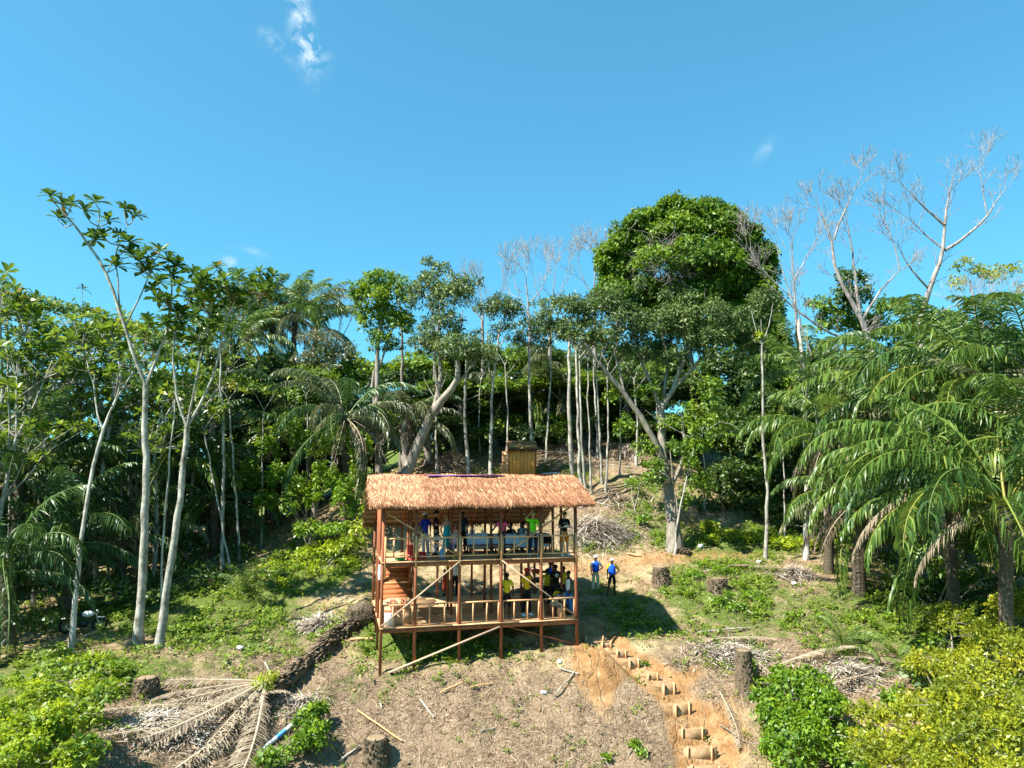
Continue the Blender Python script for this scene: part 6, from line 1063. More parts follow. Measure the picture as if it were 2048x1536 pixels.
for lb, pf, mt, dn in (('tangle of green growth on the dark palm trunks at the right', [(1760,1080,35,40,40),(1840,1040,34,44,50),(1930,1080,30,50,50),(2010,1120,28,50,50),(1680,1060,38,30,40),(1990,1000,31,50,50),(1880,1120,31,40,34)], 'vine', 8),('lush bright plants beside the left end of the pavilion', [(560,1130,40,46,16),(610,1110,40,44,18),(660,1100,40,44,20),(700,1085,39.5,30,24),(725,1060,39,20,26),(640,1140,39,50,16),(580,1160,38,40,12),(690,1130,38.5,34,16)], 'lime', 13),
    ('bright leafy plants along the foot of the dark wall, right of the big tree', [(1400,1082,42,30,14),(1440,1070,42.5,34,18),(1480,1075,42,34,18),(1520,1080,41.5,30,14),(1560,1085,41,34,12),(1600,1085,41,34,12),(1420,1050,43,20,10),(1640,1090,41,26,12)], 'lime', 14),
    ('vine wall hanging left of the pavilion', [(560,960,42.4,36,50),(600,1000,41.4,40,50),(650,960,41.4,36,56),(690,1000,40.9,36,46),(720,960,41.4,30,46),(540,900,43.4,30,40),(640,900,42.4,34,36),(600,890,43.4,30,36),(530,1010,41.9,26,36),(735,1030,40.4,22,30),(620,1060,40.4,40,26),(680,1060,39.9,34,22),(580,860,43.4,34,34),(690,880,42.4,36,36),(720,900,41.9,30,40),(500,960,43.4,30,50)], 'bush', 13),
    ('dark undergrowth at the foot of the left shade', [(60,1190,33,50,26),(140,1170,35,50,26),(230,1180,35,44,24),(330,1190,35,40,18),(400,1150,38,50,24),(470,1110,41,50,26),(10,1240,31,50,24),(100,1240,31.5,44,18),(380,1090,41,50,30),(480,1040,44,40,36),(200,1110,39,60,30),(60,1090,38,60,40)], 'jungle', 8),  # dark leaf colour adds painted shade to this corner
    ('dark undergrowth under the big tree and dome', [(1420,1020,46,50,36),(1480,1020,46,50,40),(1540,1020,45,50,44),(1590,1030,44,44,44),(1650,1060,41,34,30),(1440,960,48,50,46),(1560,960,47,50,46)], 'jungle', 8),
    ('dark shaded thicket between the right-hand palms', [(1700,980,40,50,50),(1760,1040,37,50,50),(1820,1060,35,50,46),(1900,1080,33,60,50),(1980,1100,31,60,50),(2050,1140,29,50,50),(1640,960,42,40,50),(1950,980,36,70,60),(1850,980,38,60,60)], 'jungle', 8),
    ('leafy plants on the slope between the brush heap and the big tree', [(1290,1040,42.8,20,10),(1262,965,45.5,16,9),(1310,1075,41.6,22,9),(1290,930,47.5,18,9),(1340,1020,43,16,14),(1215,1062,42,14,7),(1180,1090,40.8,16,6)], 'bush', 12),
    ('dark leafy thicket closing the forest behind the thin trunks', [(840,853,53,37,37),(956,858,54,43,38),(1066,872,52,42,29),(1178,852,52,43,30),(1321,856,54,46,34),(904,822,57,43,26),(1033,802,56,47,35),(1155,804,55,36,26),(1293,811,57,44,28),(932,766,59,42,28),(1064,752,59,37,26),(1200,751,59,48,26),(1326,756,58,44,30),(973,727,61,43,35),(1091,713,63,39,31),(1218,712,62,43,35),(1328,702,61,35,37)], 'jungle', 8),
    ('bright leafy thicket mixed into the forest behind the thin trunks', [(904,861,52,36,27),(1009,853,54,45,30),(1118,872,54,42,38),(1250,873,54,45,27),(850,801,55,49,30),(965,814,57,43,38),(1094,809,56,39,29),(1221,816,56,50,34),(860,752,58,47,29),(995,759,60,44,36),(1138,753,59,41,27),(1253,757,60,36,30),(900,705,63,47,35),(1031,729,62,43,28),(1161,701,62,35,33),(1273,715,61,47,29)], 'vine', 6),
    ('pale green growth among the dark palms on the left', [(60,930,41,40,24),(150,900,43,40,24),(240,930,42,36,22),(330,880,44,40,26),(400,920,43,36,24),(180,1010,38,36,18),(300,1010,39,30,18),(380,1020,41,34,20),(90,1020,38,34,18),(450,900,44,30,30)], 'rosette_back', 4),
    ('green plants behind the shed at the edge of the clearing', [(900,880,54,34,20),(950,890,53,34,16),(1000,870,55,30,20),(1100,880,57,30,14),(1250,870,60,50,24),(1180,850,62,60,30),(1320,870,58,50,30),(860,900,51,30,24)], 'vine', 7)):
    shrub(lb, [pxpuff(*q) for q in pf], mt, dens=dn, L=.24 if dn < 12 else .2, name='undergrowth', cat='plants')
for lb, pf in (('clump of green plants on the right slope, in front of the cut stump', [(1440,1200,33.5,16,10),(1455,1190,33.8,12,8)]), ('leafy clump left of the middle cut stump', [(1390,1150,36,22,8),(1370,1165,35.6,16,7)]), ('green clump in the middle of the right slope', [(1470,1215,33,20,8),(1500,1190,34,26,8),(1530,1200,33.5,20,7)]), ('lush clump against the rear of the right slope', [(1440,1140,37,26,8),(1410,1130,37.5,22,7)]),('seedling clump on the slope between stump and steps', [(1290,1330,28.4,10,6)]),('bushy clump at the stump right of the steps', [(1495,1330,28.2,16,26),(1505,1360,27.5,14,20)]),('seedlings below the clay mound', [(1270,1490,24.8,14,8),(1285,1510,24.6,12,8)]),('seedling at the bottom of the brown slope', [(1215,1520,24.4,10,7)])):
    shrub(lb, [pxpuff(*q) for q in pf], 'bush', dens=40, L=.13, off=.1, name='weed_clump', stems=3, cat='plant', group='weed clumps on the slope')

# low weeds and dry litter lying on the slope
N_ = 260000; X = rng.uniform(-26, 24, N_); Y_ = rng.uniform(18, 60, N_); keep = (np.abs(X) < Y_ * .8); X, Y_ = X[keep], Y_[keep]; Z = gz(X, Y_); px, py = proj(X, Y_, Z)
mg = mask(px, py, GREEN) * .8 + .17; cl_m = np.clip(mask(px, py, CLAY), 0, 1) + np.exp(-(segdist(X, Y_, STW) / .75) ** 4); pn = fbm(X * .9, Y_ * .9, 4, 3); pn2 = fbm(X * 2.6, Y_ * 2.6, 3, 8)
uf = (X - OL.x) * EX.x + (Y_ - OL.y) * EX.y; vf = (X - OL.x) * EY.x + (Y_ - OL.y) * EY.y; inside = (uf > -.2) & (uf < HW + .2) & (vf > 1.8) & (vf < 6.6)
pr = np.clip(mg * np.clip((pn - .38) * 7, 0, 1.3) * np.clip((pn2 - .3) * 4, .1, 1.2) * (1 - .85 * np.clip(cl_m, 0, 1)), 0, 1) * ~inside
sel = rng.random(len(X)) < pr * .58; b_ = MB(); xs, ys, zs, ms = X[sel], Y_[sel], Z[sel], mg[sel]
per = 6; p = np.repeat(np.stack([xs, ys, zs], 1), per, 0); m_ = len(p); sz = np.repeat(rng.uniform(.5, 1.25, len(xs)) * (.6 + .5 * np.clip(ms, 0, 1)), per)
p += np.stack([rng.normal(0, .05, m_), rng.normal(0, .05, m_), rng.uniform(.0, .22, m_) * sz], 1)
d = unit(np.stack([rng.normal(0, 1, m_), rng.normal(0, 1, m_), rng.uniform(-.1, 1.0, m_)], 1)); nr = unit(np.stack([rng.normal(0, .4, m_), rng.normal(-.2, .4, m_), np.ones(m_)], 1))
b_.leaves(p, d, nr, .14 * sz, .075 * sz, np.clip(np.repeat(rng.normal(.5, .2, len(xs)), per) + rng.normal(0, .12, m_), 0, 1)); print('weeds', m_)
b_.build('low_weeds', M_['weed'], None, label='low green weeds growing over the slope', cat='weeds', kind='stuff')
N_ = 600000; X = rng.uniform(-20, 18, N_); Y_ = rng.uniform(19, 56, N_); keep = (np.abs(X) < Y_ * .75); X, Y_ = X[keep], Y_[keep]; Z = gz(X, Y_); px, py = proj(X, Y_, Z)
ml = mask(px, py, LITT) * .9 + .10; cl_m = np.clip(mask(px, py, CLAY), 0, 1) * .8 + np.exp(-(segdist(X, Y_, STW) / .8) ** 4); pn = fbm(X * .8 + 5, Y_ * .8, 4, 13)
uf = (X - OL.x) * EX.x + (Y_ - OL.y) * EX.y; vf = (X - OL.x) * EY.x + (Y_ - OL.y) * EY.y; inside = (uf > -.2) & (uf < HW + .2) & (vf > 1) & (vf < 6.6)
sel = (rng.random(len(X)) < np.clip(ml * np.clip((pn - .33) * 5, .1, 1.3), 0, 1) * .60 * (1 - .8 * np.clip(cl_m, 0, 1))) & ~inside
xs, ys, zs = X[sel], Y_[sel], Z[sel]; m_ = len(xs); b_ = MB()
eps = .15; gxn = (gz(xs + eps, ys) - zs) / eps; gyn = (gz(xs, ys + eps) - zs) / eps
a = rng.uniform(0, 2 * np.pi, m_); d = np.stack([np.cos(a), np.sin(a), np.cos(a) * gxn + np.sin(a) * gyn + rng.normal(.08, .16, m_)], 1); d = unit(d); Ln = rng.uniform(.06, .24, m_) * rng.choice([1, 1, 1, 2.0], m_)
b_.strips(np.stack([xs, ys, zs + .015], 1), d, Ln, rng.uniform(.010, .028, m_), np.clip(rng.normal(.5, .25, m_), 0, 1), bend=rng.normal(0, .12, (m_, 3)) * [1, 1, .3], up=unit(np.stack([-gxn, -gyn, np.ones(m_)], 1) + rng.normal(0, .3, (m_, 3)))); print('litter', m_)
b_.build('dry_litter', M_['litter'], None, label='dry leaves, stalks and straw littering the slope', cat='litter', kind='stuff')

N_ = 9000; x = rng.uniform(-15, 13, N_); y = rng.uniform(19, 46, N_); z = gz(x, y); ppx, ppy = proj(x, y, z); kp = (rng.random(N_) < np.clip(fbm(x * 1.1, y * 1.1, 3, 21) * 2.2 - .6, .05, 1)) & (ppy < 1650); x, y, z = x[kp], y[kp], z[kp]; m_ = len(x)
o8 = np.array([[1, 0, 0], [0, 1, 0], [-1, 0, 0], [0, -1, 0], [0, 0, 1], [0, 0, -1]], float); sz = rng.gamma(2.0, .016, m_)[:, None, None] + .012
V = o8[None] * sz * rng.uniform(.6, 1.3, (m_, 6, 1)) * np.array([1.2, 1.1, .7]) + np.stack([x, y, z], 1)[:, None, :]; k0 = np.arange(m_)[:, None] * 6
b_ = MB(); b_.add(V.reshape(-1, 3), T=np.vstack([k0 + [[a_, b__, 4]] for a_, b__ in ((0, 1), (1, 2), (2, 3), (3, 0))] + [k0 + [[b__, a_, 5]] for a_, b__ in ((0, 1), (1, 2), (2, 3), (3, 0))]), r=np.tile(rng.random(m_), 8))
b_.build('soil_clods', M_['clayblock'], None, label='small clods of soil scattered over the slope', cat='soil', kind='stuff')

N_ = 60000; x = rng.uniform(-15, 14, N_); y = rng.uniform(19, 48, N_); z = gz(x, y); ppx, ppy = proj(x, y, z); cl_m = np.clip(mask(ppx, ppy, CLAY), 0, 1) + np.exp(-(segdist(x, y, STW) / .8) ** 4)
uf = (x - OL.x) * EX.x + (y - OL.y) * EX.y; vf = (x - OL.x) * EY.x + (y - OL.y) * EY.y; ins = (uf > -.2) & (uf < HW + .2) & (vf > .5) & (vf < 6.6)
kp = (rng.random(N_) < .55 * np.clip((fbm(x * 1.4 + 3, y * 1.4, 4, 31) - .42) * 6, 0, 1) * (1 - .9 * np.clip(cl_m, 0, 1))) & ~ins & (ppy < 1650); x, y, z = x[kp], y[kp], z[kp]; n0 = len(x); per = 4; m_ = n0 * per
p = np.repeat(np.stack([x, y, z], 1), per, 0) + np.concatenate([rng.normal(0, .05, (m_, 2)), np.zeros((m_, 1))], 1); dd = unit(np.concatenate([rng.normal(0, .75, (m_, 2)), rng.uniform(.25, 1.2, (m_, 1))], 1))
b_ = MB(); b_.strips(p, dd, rng.uniform(.06, .26, m_), rng.uniform(.008, .02, m_), np.clip(np.repeat(rng.normal(.55, .2, n0), per) + rng.normal(0, .1, m_), 0, 1), bend=rng.normal(0, .2, (m_, 3)) + [0, 0, -.25], up=unit(rng.normal(0, 1, (m_, 3))))
b_.build('dry_grass', M_['litter'], None, label='tufts of dry grass standing on the slope', cat='grass', kind='stuff')
# ------------------------------------------------------------------ shed, steps, stumps, logs
shz = hit(1043, 951, 44); shd = thing('small_shed', shz, 'small orange board shed with a thatched cap, uphill behind the pavilion', 'shed', rz=R(4))
k_ = shz.y / FPX; SW_, SH_ = 52 * k_, 66 * k_; z0 = -.05
for i in range(7): P_(shd, 'wall_board', lambda b_: b_.box((-SW_ / 2 + SW_ * (i + .5) / 7, -.55, SH_ * .45 + z0), (SW_ / 7 - .012, .03, SH_ * .9)), 'shed_board')
for i in range(6): P_(shd, 'side_board', lambda b_: b_.box((SW_ / 2, -.55 + 1.1 * (i + .5) / 6, SH_ * .45 + z0), (.03, 1.1 / 6 - .012, SH_ * .9)), 'shed_board'); P_(shd, 'side_board', lambda b_: b_.box((-SW_ / 2, -.55 + 1.1 * (i + .5) / 6, SH_ * .45 + z0), (.03, 1.1 / 6 - .012, SH_ * .9)), 'shed_board')
for i in range(7): P_(shd, 'back_board', lambda b_: b_.box((-SW_ / 2 + SW_ * (i + .5) / 7, .56, SH_ * .45 + z0), (SW_ / 7 - .012, .03, SH_ * .9)), 'shed_board')
for x in (-1, 1):
    for y in (-1, 1): P_(shd, 'corner_post', lambda b_: b_.box((x * (SW_ / 2 + .035), y * .58, SH_ * .46 - .1), (.07, .07, SH_ * .95)), 'post')
b_ = MB(); n_ = 2600; x = rng.uniform(-SW_ / 2 - .12, SW_ / 2 + .12, n_); t = rng.uniform(0, 1, n_); V0 = np.stack([x, -.70 + 1.40 * t, SH_ * .80 + .52 * t + rng.uniform(0, .05, n_)], 1); D = unit(np.stack([rng.normal(0, .12, n_), np.full(n_, -1.), np.full(n_, -.36)], 1) + rng.normal(0, .07, (n_, 3)))
b_.strips(V0, D, rng.uniform(.2, .42, n_), rng.uniform(.02, .05, n_), rng.uniform(0, 1, n_)); x = rng.uniform(-SW_ / 2 - .1, SW_ / 2 + .1, 700); D = unit(np.stack([rng.normal(-.2, .35, 700), rng.normal(-.1, .1, 700), np.full(700, -1.)], 1)); b_.strips(np.stack([x, np.full(700, -.72), np.full(700, SH_ * .79)], 1), D, rng.uniform(.10, .28, 700), rng.uniform(.02, .04, 700), rng.uniform(0, .6, 700))
V = np.array([(-SW_ / 2 - .1, -.70, SH_ * .79), (SW_ / 2 + .1, -.70, SH_ * .79), (SW_ / 2 + .1, .72, SH_ * .79 + .53), (-SW_ / 2 - .1, .72, SH_ * .79 + .53)]); b_.add(np.vstack([V, V - [0, 0, .07]]), Q=[[0, 1, 2, 3], [7, 6, 5, 4], [0, 4, 5, 1], [1, 5, 6, 2], [2, 6, 7, 3], [3, 7, 4, 0]], r=.2)
link_mesh('thatch', b_.mesh('thatch', M_['thatch_old']), shd)
P_(shd, 'ledge', lambda b_: b_.box((-.01, -.62, SH_ * .76), (SW_ + .12, .06, .06)), 'post')
dr = link_mesh('door', None and 0, shd) if False else None
b_ = MB(); [b_.box((-SW_ / 2 - .40 + .145 * i, -.62 - .05 * i, SH_ * .37), (.135, .03, SH_ * .66)) for i in range(3)]; link_mesh('door', b_.mesh('door', M_['pale_wood']), shd)
b_ = MB(); [b_.box((-SW_ / 2 - .25, -.70, z), (.5, .03, .04)) for z in (SH_ * .16, SH_ * .38, SH_ * .6)]; link_mesh('door_batten', b_.mesh('door_batten', M_['post']), shd)
# earth steps held by boards and stakes
st = thing('earth_steps', Vector(STW[0]), 'flight of earth steps with board risers running down the slope', 'steps')
pts = [Vector(q) for q in STW]; wd_ = [.95, .50, .48, .52, .50, .60, .78, .98, 1.12, 1.22, 1.3]
ZT = [gz1(p.x, p.y) + .30 for p in pts]
for i, p in enumerate(pts):
    nx_ = pts[i + 1] if i + 1 < len(pts) else p + (p - pts[i - 1]); pv = pts[i - 1] if i else p + (p - nx_)
    dn = Vector((nx_.x - pv.x, nx_.y - pv.y, 0)).normalized(); tw_ = (.75 if i < 6 else .2); face = (dn + Vector((0, -1, 0)) * .9 + Vector((-.35 if i == 0 else 0, 0, 0))).normalized(); face = Matrix.Rotation(R(random.uniform(-11, 11)), 3, 'Z') @ face; sd = Vector((-face.y, face.x, 0)); wdt = wd_[i]
    zt = ZT[i]; rh = min(max(ZT[i] - (ZT[i + 1] if i + 1 < len(pts) else ZT[i] - .4) + .08, .24), .62); c = Vector((p.x, p.y, 0)); M3 = np.array([[sd.x, face.x, 0], [sd.y, face.y, 0], [0, 0, 1]])
    b_ = MB(); b_.box(c + Vector((0, 0, zt + .02 - rh / 2)), (wdt, .04, rh), M3, r=random.random()); b_.build('riser_board', M_['step_board'], st)
    for s_ in (-.38, .34): b_ = MB(); q = c + sd * wdt * s_ + face * .035; b_.box(q + Vector((0, 0, zt + .05 - rh / 2)), (.05, .05, rh + .1), M3); b_.build('stake', M_['pale_wood'], st)
    up_d = (Vector((pv.x, pv.y, 0)) - Vector((p.x, p.y, 0))); dpt = min(up_d.length, 1.3) if i else .9
    b_ = MB(); nxs = 7; Vt = []
    for a in range(nxs):
        for e in range(6):
            u_, v_ = a / (nxs - 1) - .5, e / 5; q = c + sd * u_ * (wdt * .92 + .5 * min(1, e * .5) + .12 * math.sin(e * 2 + i)) + Vector((up_d.x, up_d.y, 0)).normalized() * (.10 + v_ * dpt) if i else c + sd * u_ * wdt - face * (.10 + v_ * dpt); z_ = zt - .03 + .03 * math.sin(a * 2.1 + e * 1.7 + i)  + (.14 * max(0, v_ - .75) / .25 if i else 0); Vt.append((q.x, q.y, z_))
    Vt = np.array(Vt); nV = len(Vt); Q = [[a * 6 + e, a * 6 + e + 1, (a + 1) * 6 + e + 1, (a + 1) * 6 + e] for a in range(nxs - 1) for e in range(5)]
    b_.add(Vt, Q=Q); rim = [(0, e) for e in range(6)] + [(a, 5) for a in range(1, nxs)] + [(nxs - 1, e) for e in range(4, -1, -1)] + [(a, 0) for a in range(nxs - 2, 0, -1)]; idx = [a * 6 + e for a, e in rim]; R_ = Vt[idx]; low = R_ - [0, 0, .55]; m_ = len(idx); b_.add(np.vstack([R_, low]), Q=[[j, (j + 1) % m_, m_ + (j + 1) % m_, m_ + j] for j in range(m_)])
    b_.build('tread', M_['clayblock'], st, smooth=False)
# stumps
def stump(px, py, hgt, rpx, label, Y0=16, lean=0, ring=True, grp='palm stumps on the slope'):
    q = hit(px, py, Y0); k_ = q.y / FPX; r = rpx * k_; h = hgt * k_; t_ = thing('palm_stump', q, label, 'stump', grp, rz=random.uniform(0, 6)); b_ = MB(); m_ = 9
    P0 = [(lean * h * i / (m_ - 1), 0, -.15 + (h + .15) * i / (m_ - 1)) for i in range(m_)]; b_.tube(P0, [r * (1.25 - .35 * (i / (m_ - 1)) ** .6) * random.uniform(.94, 1.06) for i in range(m_)], 16)
    V = b_.v[0]; V += rng.normal(0, r * .035, V.shape); link_mesh('core', b_.mesh('core', M_['stump']), t_)
    b_ = MB()
    for i in range(int(60 + 140 * min(1, h))):
        a = i * 2.399; z = random.uniform(.02, .97) * h; rr = r * (1.25 - .35 * (z / h) ** .6) * .93; o_ = np.array([math.cos(a), math.sin(a), 0]); p0 = o_ * rr + [lean * z, 0, z - .05]; b_.tube([p0, p0 + o_ * r * random.uniform(.08, .30) + [0, 0, random.uniform(.02, .16)]], [r * .13, r * .05], 4, r=random.random())
    tag(link_mesh('leaf_bases', b_.mesh('leaf_bases', M_['stump']), t_), kind='stuff')
    b_ = MB(); b_.ell((lean * h, 0, h), (r * .86, r * .86, .03), nu=16, nv=6); link_mesh('cut_top', b_.mesh('cut_top', M_['cut'] if ring else M_['stump'], True), t_)
stump(1322, 1170, 32, 15, 'squat rough palm stump at the left of the weedy patch'); stump(1437, 1184, 24, 17, 'low wide cut stump in the middle of the weedy patch')
stump(752, 1528, 44, 21, 'tall dark cut stump at the bottom of the slope under the pavilion', ring=True); stump(1490, 1382, 74, 15, 'tallest shaggy palm stump, right of the earth steps', lean=.05)
stump(292, 1392, 30, 20, 'broken stump on the left slope above the lime shrub'); stump(1110, 945, 12, 10, 'small dark stump uphill right of the shed', 44); stump(1230, 915, 14, 12, 'weathered stump at the back of the clearing', 46); stump(1362, 1106, 8, 16, 'low root mound at the foot of the big tree', 36, ring=False)
# fallen palm: trunk, root ball, dry fronds
A, B_ = hit(715, 1252), hit(530, 1400); A.z += .40; B_.z += .30
fp = thing('fallen_palm', (A + B_) / 2, 'fallen palm with a shaggy trunk lying down the left slope', 'fallen palm'); b_ = MB(); m_ = 15; Pq = []
for i in range(m_): p = A.lerp(B_, i / (m_ - 1)); p.z = gz1(p.x, p.y) + .14; Pq.append(p)
b_.tube(Pq, [.21 * random.uniform(.85, 1.2) for _ in range(m_)], 10); b_.v[0] += rng.normal(0, .03, b_.v[0].shape); b_.build('trunk', M_['stump'], fp)
b_ = MB(); ax = (B_ - A).normalized()
for i in range(520):
    t = random.random(); p = A.lerp(B_, t); p.z = gz1(p.x, p.y) + .22; a = random.uniform(-.3, math.pi + .3); o_ = (Vector((-ax.y, ax.x, 0)) * math.cos(a) + Vector((0, 0, 1)) * math.sin(a)); b_.beam(p + o_ * .16, p + o_ * random.uniform(.22, .42) + ax * random.uniform(.2, .75), .07, .025, r=random.random())
b_.build('leaf_bases', M_['stump'], fp, kind='stuff')
b_ = MB(); b_.ell(A + Vector((.15, .1, .02)), (.62, .5, .56), nu=18, nv=12); b_.v[0] += rng.normal(0, .035, b_.v[0].shape)
for i in range(500):
    d_ = Vector(rng.normal(0, 1, 3)).normalized(); d_.z = abs(d_.z); c = A + Vector((.15, .1, .02)); b_.tube([c + Vector((d_.x * .6, d_.y * .48, d_.z * .54)), c + Vector((d_.x * .72 + random.gauss(0, .05), d_.y * .6, d_.z * .6 - .06))], [.018, .008], 3, r=random.random(), cap=False)
b_.build('root_ball', M_['stump'], fp)
for i in range(13):
    az = math.atan2(-1, -.55) + (i - 7) * .17 + random.gauss(0, .12); s_ = random.uniform(.5, .95); me = FR['palm_dry', 4][0]; p = B_ + Vector((0, 0, .30)); e_ = Vector((math.cos(az), math.sin(az))) * 2.6; sl = math.atan((gz1(B_.x + e_.x, B_.y + e_.y) + .30 - p.z) / 2.6); o = link_mesh('dry_frond', me, fp, loc=p - W[fp.name], rot=(random.gauss(0, .25), -sl - R(3), az), scale=(s_, s_, s_ * .16))
b_ = MB(); foliage(b_, [(B_ + Vector((0, 0, .3)), .45)], 30, .22, .2, sub=3); b_.build('green_shoots', M_['lime'], fp, kind='stuff')
# dry fronds lying about, each one a thing
for px, py, az, s_, lb in ((420,1420,200,.62,'lying left of the fallen palm'),(330,1470,230,.6,'below the broken stump'),(250,1500,215,.55,'behind the lower left shrub'),(430,1500,250,.6,'at the bottom left of the slope'),(370,1440,30,.5,'pointing right under the fallen palm'),(1560,1345,10,.5,'on the dry patch above the green bush'),(1690,1330,-20,.5,'on the dry patch right of the green bush'),(1420,1290,15,.5,'on the dry patch right of the clay mound'),(1470,1310,-60,.45,'running down beside the tall stump'),(1745,1360,200,.45,'near the young palms'),(1590,1150,160,.5,'beside the slender tree on the right slope'),(880,930,190,.6,'on the dry heap uphill left'),(1150,915,170,.7,'across the clearing behind the thin trunks'),(1200,905,10,.6,'at the back of the clearing'),(240,1340,240,.5,'on the left slope near the pale trunks'),(1440,1400,-80,.35,'on bare soil right of the steps')):
    q = hit(px, py, 16); gr = Vector((gz1(q.x + .5, q.y) - gz1(q.x - .5, q.y), gz1(q.x, q.y + .5) - gz1(q.x, q.y - .5), 0)); a = R(az); sl = math.atan(gr.x * math.cos(a) + gr.y * math.sin(a))
    o = link_mesh('dry_palm_frond', FR['palm_dry', 4][0], None, loc=q + Vector((0, 0, .22)), rot=(0, -sl - R(2), a), scale=(s_ * 1.3, s_ * 1.3, s_ * .22)); tag(o, 'dry palm frond ' + lb, 'palm frond', 'dry fronds on the ground')
def heap(px, py, rx, ry, hgt, n_, label, Y0=18, L=(.5, 1.5), mt='straw_grey'):
    q = hit(px, py, Y0); k_ = q.y / FPX; b_ = MB(); c = np.array(q); m_ = n_; a = rng.uniform(0, 6.28, m_); rr = np.abs(rng.normal(0, .62, m_)) ** .8; x = c[0] + np.cos(a) * rr * rx * k_; y = c[1] + np.sin(a) * rr * rx * k_ * .7; z = gz(x, y) + np.clip(1 - rr, 0, 1) * hgt * rng.random(m_)
    a2 = rng.normal(rng.uniform(0, 3), .9, m_); d = unit(np.stack([np.cos(a2), np.sin(a2), rng.normal(-.05, .22, m_)], 1)); b_.strips(np.stack([x, y, z], 1) - d * .4, d, rng.uniform(*L, m_), rng.uniform(.02, .05, m_), np.clip(rng.normal(.6, .25, m_), 0, 1), bend=rng.normal(0, .12, (m_, 3)) + [0, 0, -.08])
    b_.build('brush_heap', M_[mt], None, label=label, cat='brush heap', kind='stuff')
heap(1195, 1072, 70, 30, .95, 2600, 'big heap of dry grey palm leaves right of the pavilion', 38, (.6, 2.0)); heap(905, 935, 60, 30, 1.2, 1800, 'dry heap of palm leaves uphill left of the shed', 42); heap(635, 1252, 34, 16, .35, 700, 'pale heap of dry leaf sheaths above the fallen trunk'); heap(1150, 900, 90, 20, .5, 1200, 'pile of cut branches along the back of the clearing', 46, (.8, 2.4)); heap(1245, 905, 60, 14, .5, 700, 'pile of sticks at the right of the clearing', 46, (.8, 2.4))
heap(1470, 1310, 80, 30, .28, 1700, 'mat of dry fronds spread right of the clay mound', 20, (.3, 1.1)); heap(1700, 1345, 70, 30, .22, 1300, 'mat of dry leaves above the yellow shrub', 20, (.3, 1.0)); heap(330, 1450, 90, 40, .3, 1900, 'mat of dry fronds on the lower left slope', 18, (.3, 1.2)); heap(1590, 1150, 40, 20, .3, 500, 'small tangle of dry sticks near the slender tree', 30); heap(600, 1410, 50, 16, .2, 600, 'straw below the fallen palm crown', 18, (.3, .9))
heap(1235, 1000, 70, 10, .3, 260, 'long dead branches lying on the slope above the dry heap', 40, (1.2, 3.0))
# poles and sticks
def rod(name, a, c, r, mat, label, cat='stick', grp='sticks and poles on the slope', lift=.08, tip=None):
    p, q = hit(*a, 16), hit(*c, 16); p.z += lift; q.z += lift; b_ = MB(); m_ = 5; pts_ = [p.lerp(q, i / (m_ - 1)) + Vector((0, 0, random.uniform(-.02, .03) if 0 < i < 4 else 0)) for i in range(m_)]; t_ = thing(name, (p + q) / 2, label, cat, grp); b_.tube(pts_, [r, r * 1.04, r, r * .97, r * .9], 8); b_.build('shaft', M_[mat], t_, smooth=True)
    if tip: b_ = MB(); b_.tube([p.lerp(q, .35), p.lerp(q, .6)], r * 1.08, 8); b_.build('painted_band', M_[tip], t_, smooth=True)
rod('pole', (594, 1452), (522, 1512), .075, 'pole', 'thick white pole with a blue band on the lower left slope', 'pole', tip='polebl')
for a, c, r, mt, lb in (((715,1430),(803,1495),.03,'pale_wood','long straw-coloured stick behind the tall dark stump'),((840,1405),(868,1443),.03,'bark_white','short white stick in the middle of the lower slope'),((530,1330),(550,1375),.035,'bark_white','white split stick across the fallen palm'),((760,1410),(764,1425),.03,'bark_white','tiny white stick under the left front post'),((1120,1345),(1158,1352),.03,'bark_white','bent white branch left of the clay mound'),((1150,1352),(1110,1402),.03,'bark_grey','dark branch below the bent white one'),((1395,1270),(1500,1262),.035,'bark_white','long white stick at the top of the dry patch'),((1455,1200),(1510,1235),.025,'bark_white','curved stick below the middle stump'),((1440,1455),(1490,1490),.025,'bark_grey','thin dark stick on bare soil right of the steps'),((1690,1345),(1760,1365),.03,'bark_grey','grey branch across the right dry patch'),((1190,1010),(1300,1035),.05,'bark_white','long pale log above the dry heap'),((1254,1113),(1282,1114),.04,'pale_wood','short board lying on the path'),((680,1530),(720,1500),.03,'bark_white','white stalk at the bottom beside the stump'),((960,1470),(990,1462),.025,'bark_grey','forked branch on the brown slope'),((1220,933),(1262,938),.05,'bark_white','white log at the right of the clearing'),((1085,951),(1120,949),.05,'pole','white board uphill just behind the ridge'),((700,1285),(745,1282),.05,'pale_wood','pale plank beside the root ball'),((880,1395),(925,1370),.03,'pale_wood','wood offcut on the slope below the deck'),((940,1385),(985,1372),.025,'pale_wood','second wood offcut below the deck')):
    rod('stick', a, c, r, mt, lb)
def scrap(px, py, s_, label, mt='plastic_white'):
    q = hit(px, py, 16); b_ = MB(); b_.ell(q + Vector((0, 0, s_ * .35)), (s_, s_ * .8, s_ * .5), nu=8, nv=6); b_.v[0] += rng.normal(0, s_ * .16, b_.v[0].shape); b_.build('litter_scrap', M_[mt], None, label=label, cat='litter', group='white scraps on the ground')
for a in ((1087,1390,.12,'white crumpled scrap on the brown slope left of the clay mound'),(1345,1165,.16,'white scrap behind the squat stump'),(1518,1127,.16,'white scrap at the foot of the slender tree'),(1588,1170,.14,'white scrap on the right slope near the dry sticks'),(1415,1080,.22,'grey-white rubbish bag in the bright plants by the big tree'),(1402,1095,.18,'second grey-white bag beside the rubbish by the big tree'),(1120,1330,.12,'pale crumpled scrap below the right end of the deck'),(480,1300,.16,'pale stone-like lump on the left slope'),(540,1300,.12,'small pale lump above the fallen trunk')): scrap(*a)
bkq = hit(478, 1285, 20)
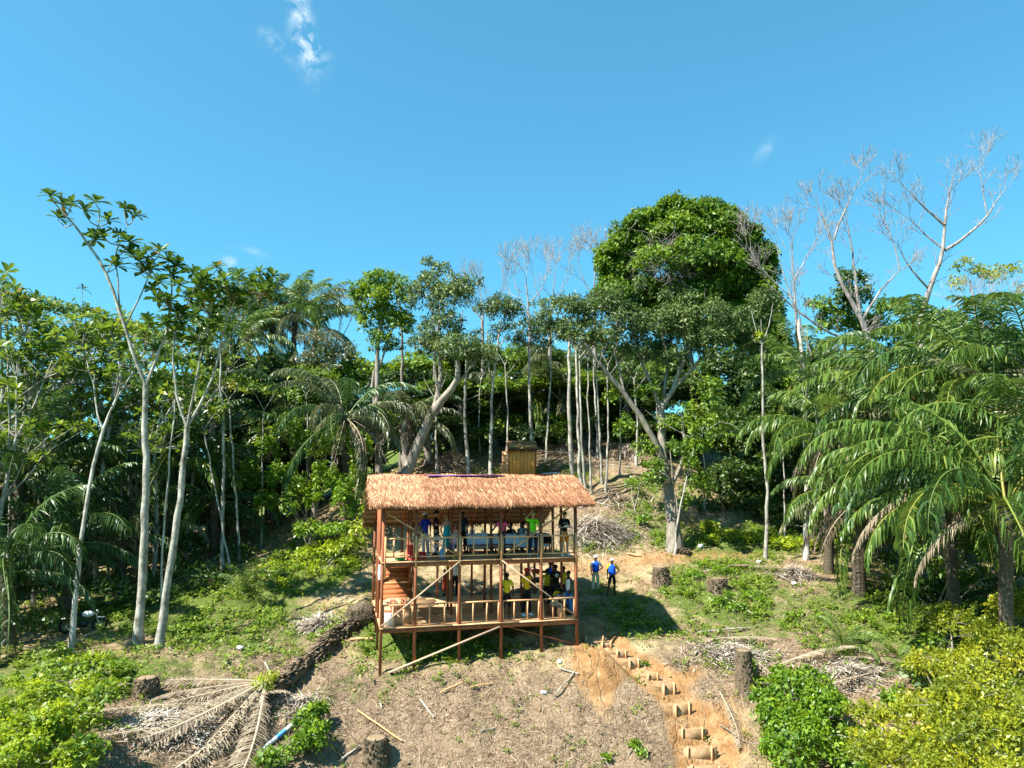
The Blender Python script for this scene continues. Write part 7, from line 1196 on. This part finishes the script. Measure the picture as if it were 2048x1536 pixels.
# bucket/cloth hanging at the left corner post
hc = thing('hanging_cloth', H(-.10, .0, UF - .1), 'white cloth hanging outside the left corner of the upper deck', 'cloth'); b_ = MB(); b_.loft([((0, 0, -.55), .05, .03), ((.01, 0, -.3), .08, .05), ((0, 0, 0), .05, .04)]); link_mesh('cloth', b_.mesh('cloth', M_['white'], True), hc)
# motorcycles
def motorcycle(q, rz, label, tank='plastic_white'):
    t_ = thing('motorcycle', q, label, 'motorcycle', 'parked motorcycles', rz=rz)
    for x in (-.64, .64):
        b_ = MB(); a = np.linspace(0, 2 * np.pi, 21); pts_ = [(x + .27 * math.cos(v), 0, .32 + .27 * math.sin(v)) for v in a]; b_.tube(pts_, .055, 7, cap=False); w_ = link_mesh('wheel', b_.mesh('wheel', M_['rubber'], True), t_)
        b_ = MB(); [b_.tube([(x, 0, .32), (x + .25 * math.cos(v), 0, .32 + .25 * math.sin(v))], .008, 4) for v in np.linspace(0, 6.28, 12)]; b_.tube([(x, -.06, .32), (x, .06, .32)], .05, 8); link_mesh('rim', b_.mesh('rim', M_['steel']), w_)
    P_(t_, 'frame', lambda b_: (b_.tube([(-.64, 0, .32), (-.1, 0, .35), (.25, 0, .45), (.42, 0, .85)], .03, 6), b_.tube([(-.6, 0, .62), (-.1, 0, .6), (.4, 0, .8)], .03, 6)), 'metal')
    P_(t_, 'fork', lambda b_: [b_.tube([(.64, s * .07, .32), (.42, s * .07, .95)], .02, 6) for s in (-1, 1)], 'steel'); P_(t_, 'engine', lambda b_: (b_.box((0, 0, .38), (.32, .24, .26)), b_.tube([(.05, .1, .35), (-.3, .14, .25), (-.75, .15, .33)], .035, 7)), 'metal')
    P_(t_, 'tank', lambda b_: b_.ell((.16, 0, .80), (.27, .14, .13)), tank, True); P_(t_, 'seat', lambda b_: b_.loft([((-.30, 0, .74), .36, .11), ((-.30, 0, .80), .38, .13), ((-.30, 0, .84), .34, .10)]), 'rubber', True)
    P_(t_, 'mudguard', lambda b_: (b_.box((-.68, 0, .66), (.34, .12, .03)), b_.box((.68, 0, .64), (.3, .1, .03))), tank); P_(t_, 'handlebar', lambda b_: b_.tube([(.3, -.34, 1.05), (.40, -.12, .99), (.40, .12, .99), (.3, .34, 1.05)], .014, 6), 'metal'); P_(t_, 'headlight', lambda b_: b_.ell((.52, 0, .90), (.07, .08, .08)), 'steel', True)
motorcycle(hit(165, 1268, 20) , R(20), 'white and blue motorcycle half hidden in the shade behind the left pale trunk'); motorcycle(hit(1078, 1176, 36), R(150), 'dark motorcycle parked behind the lower deck, seen between the posts', 'plastic_red')
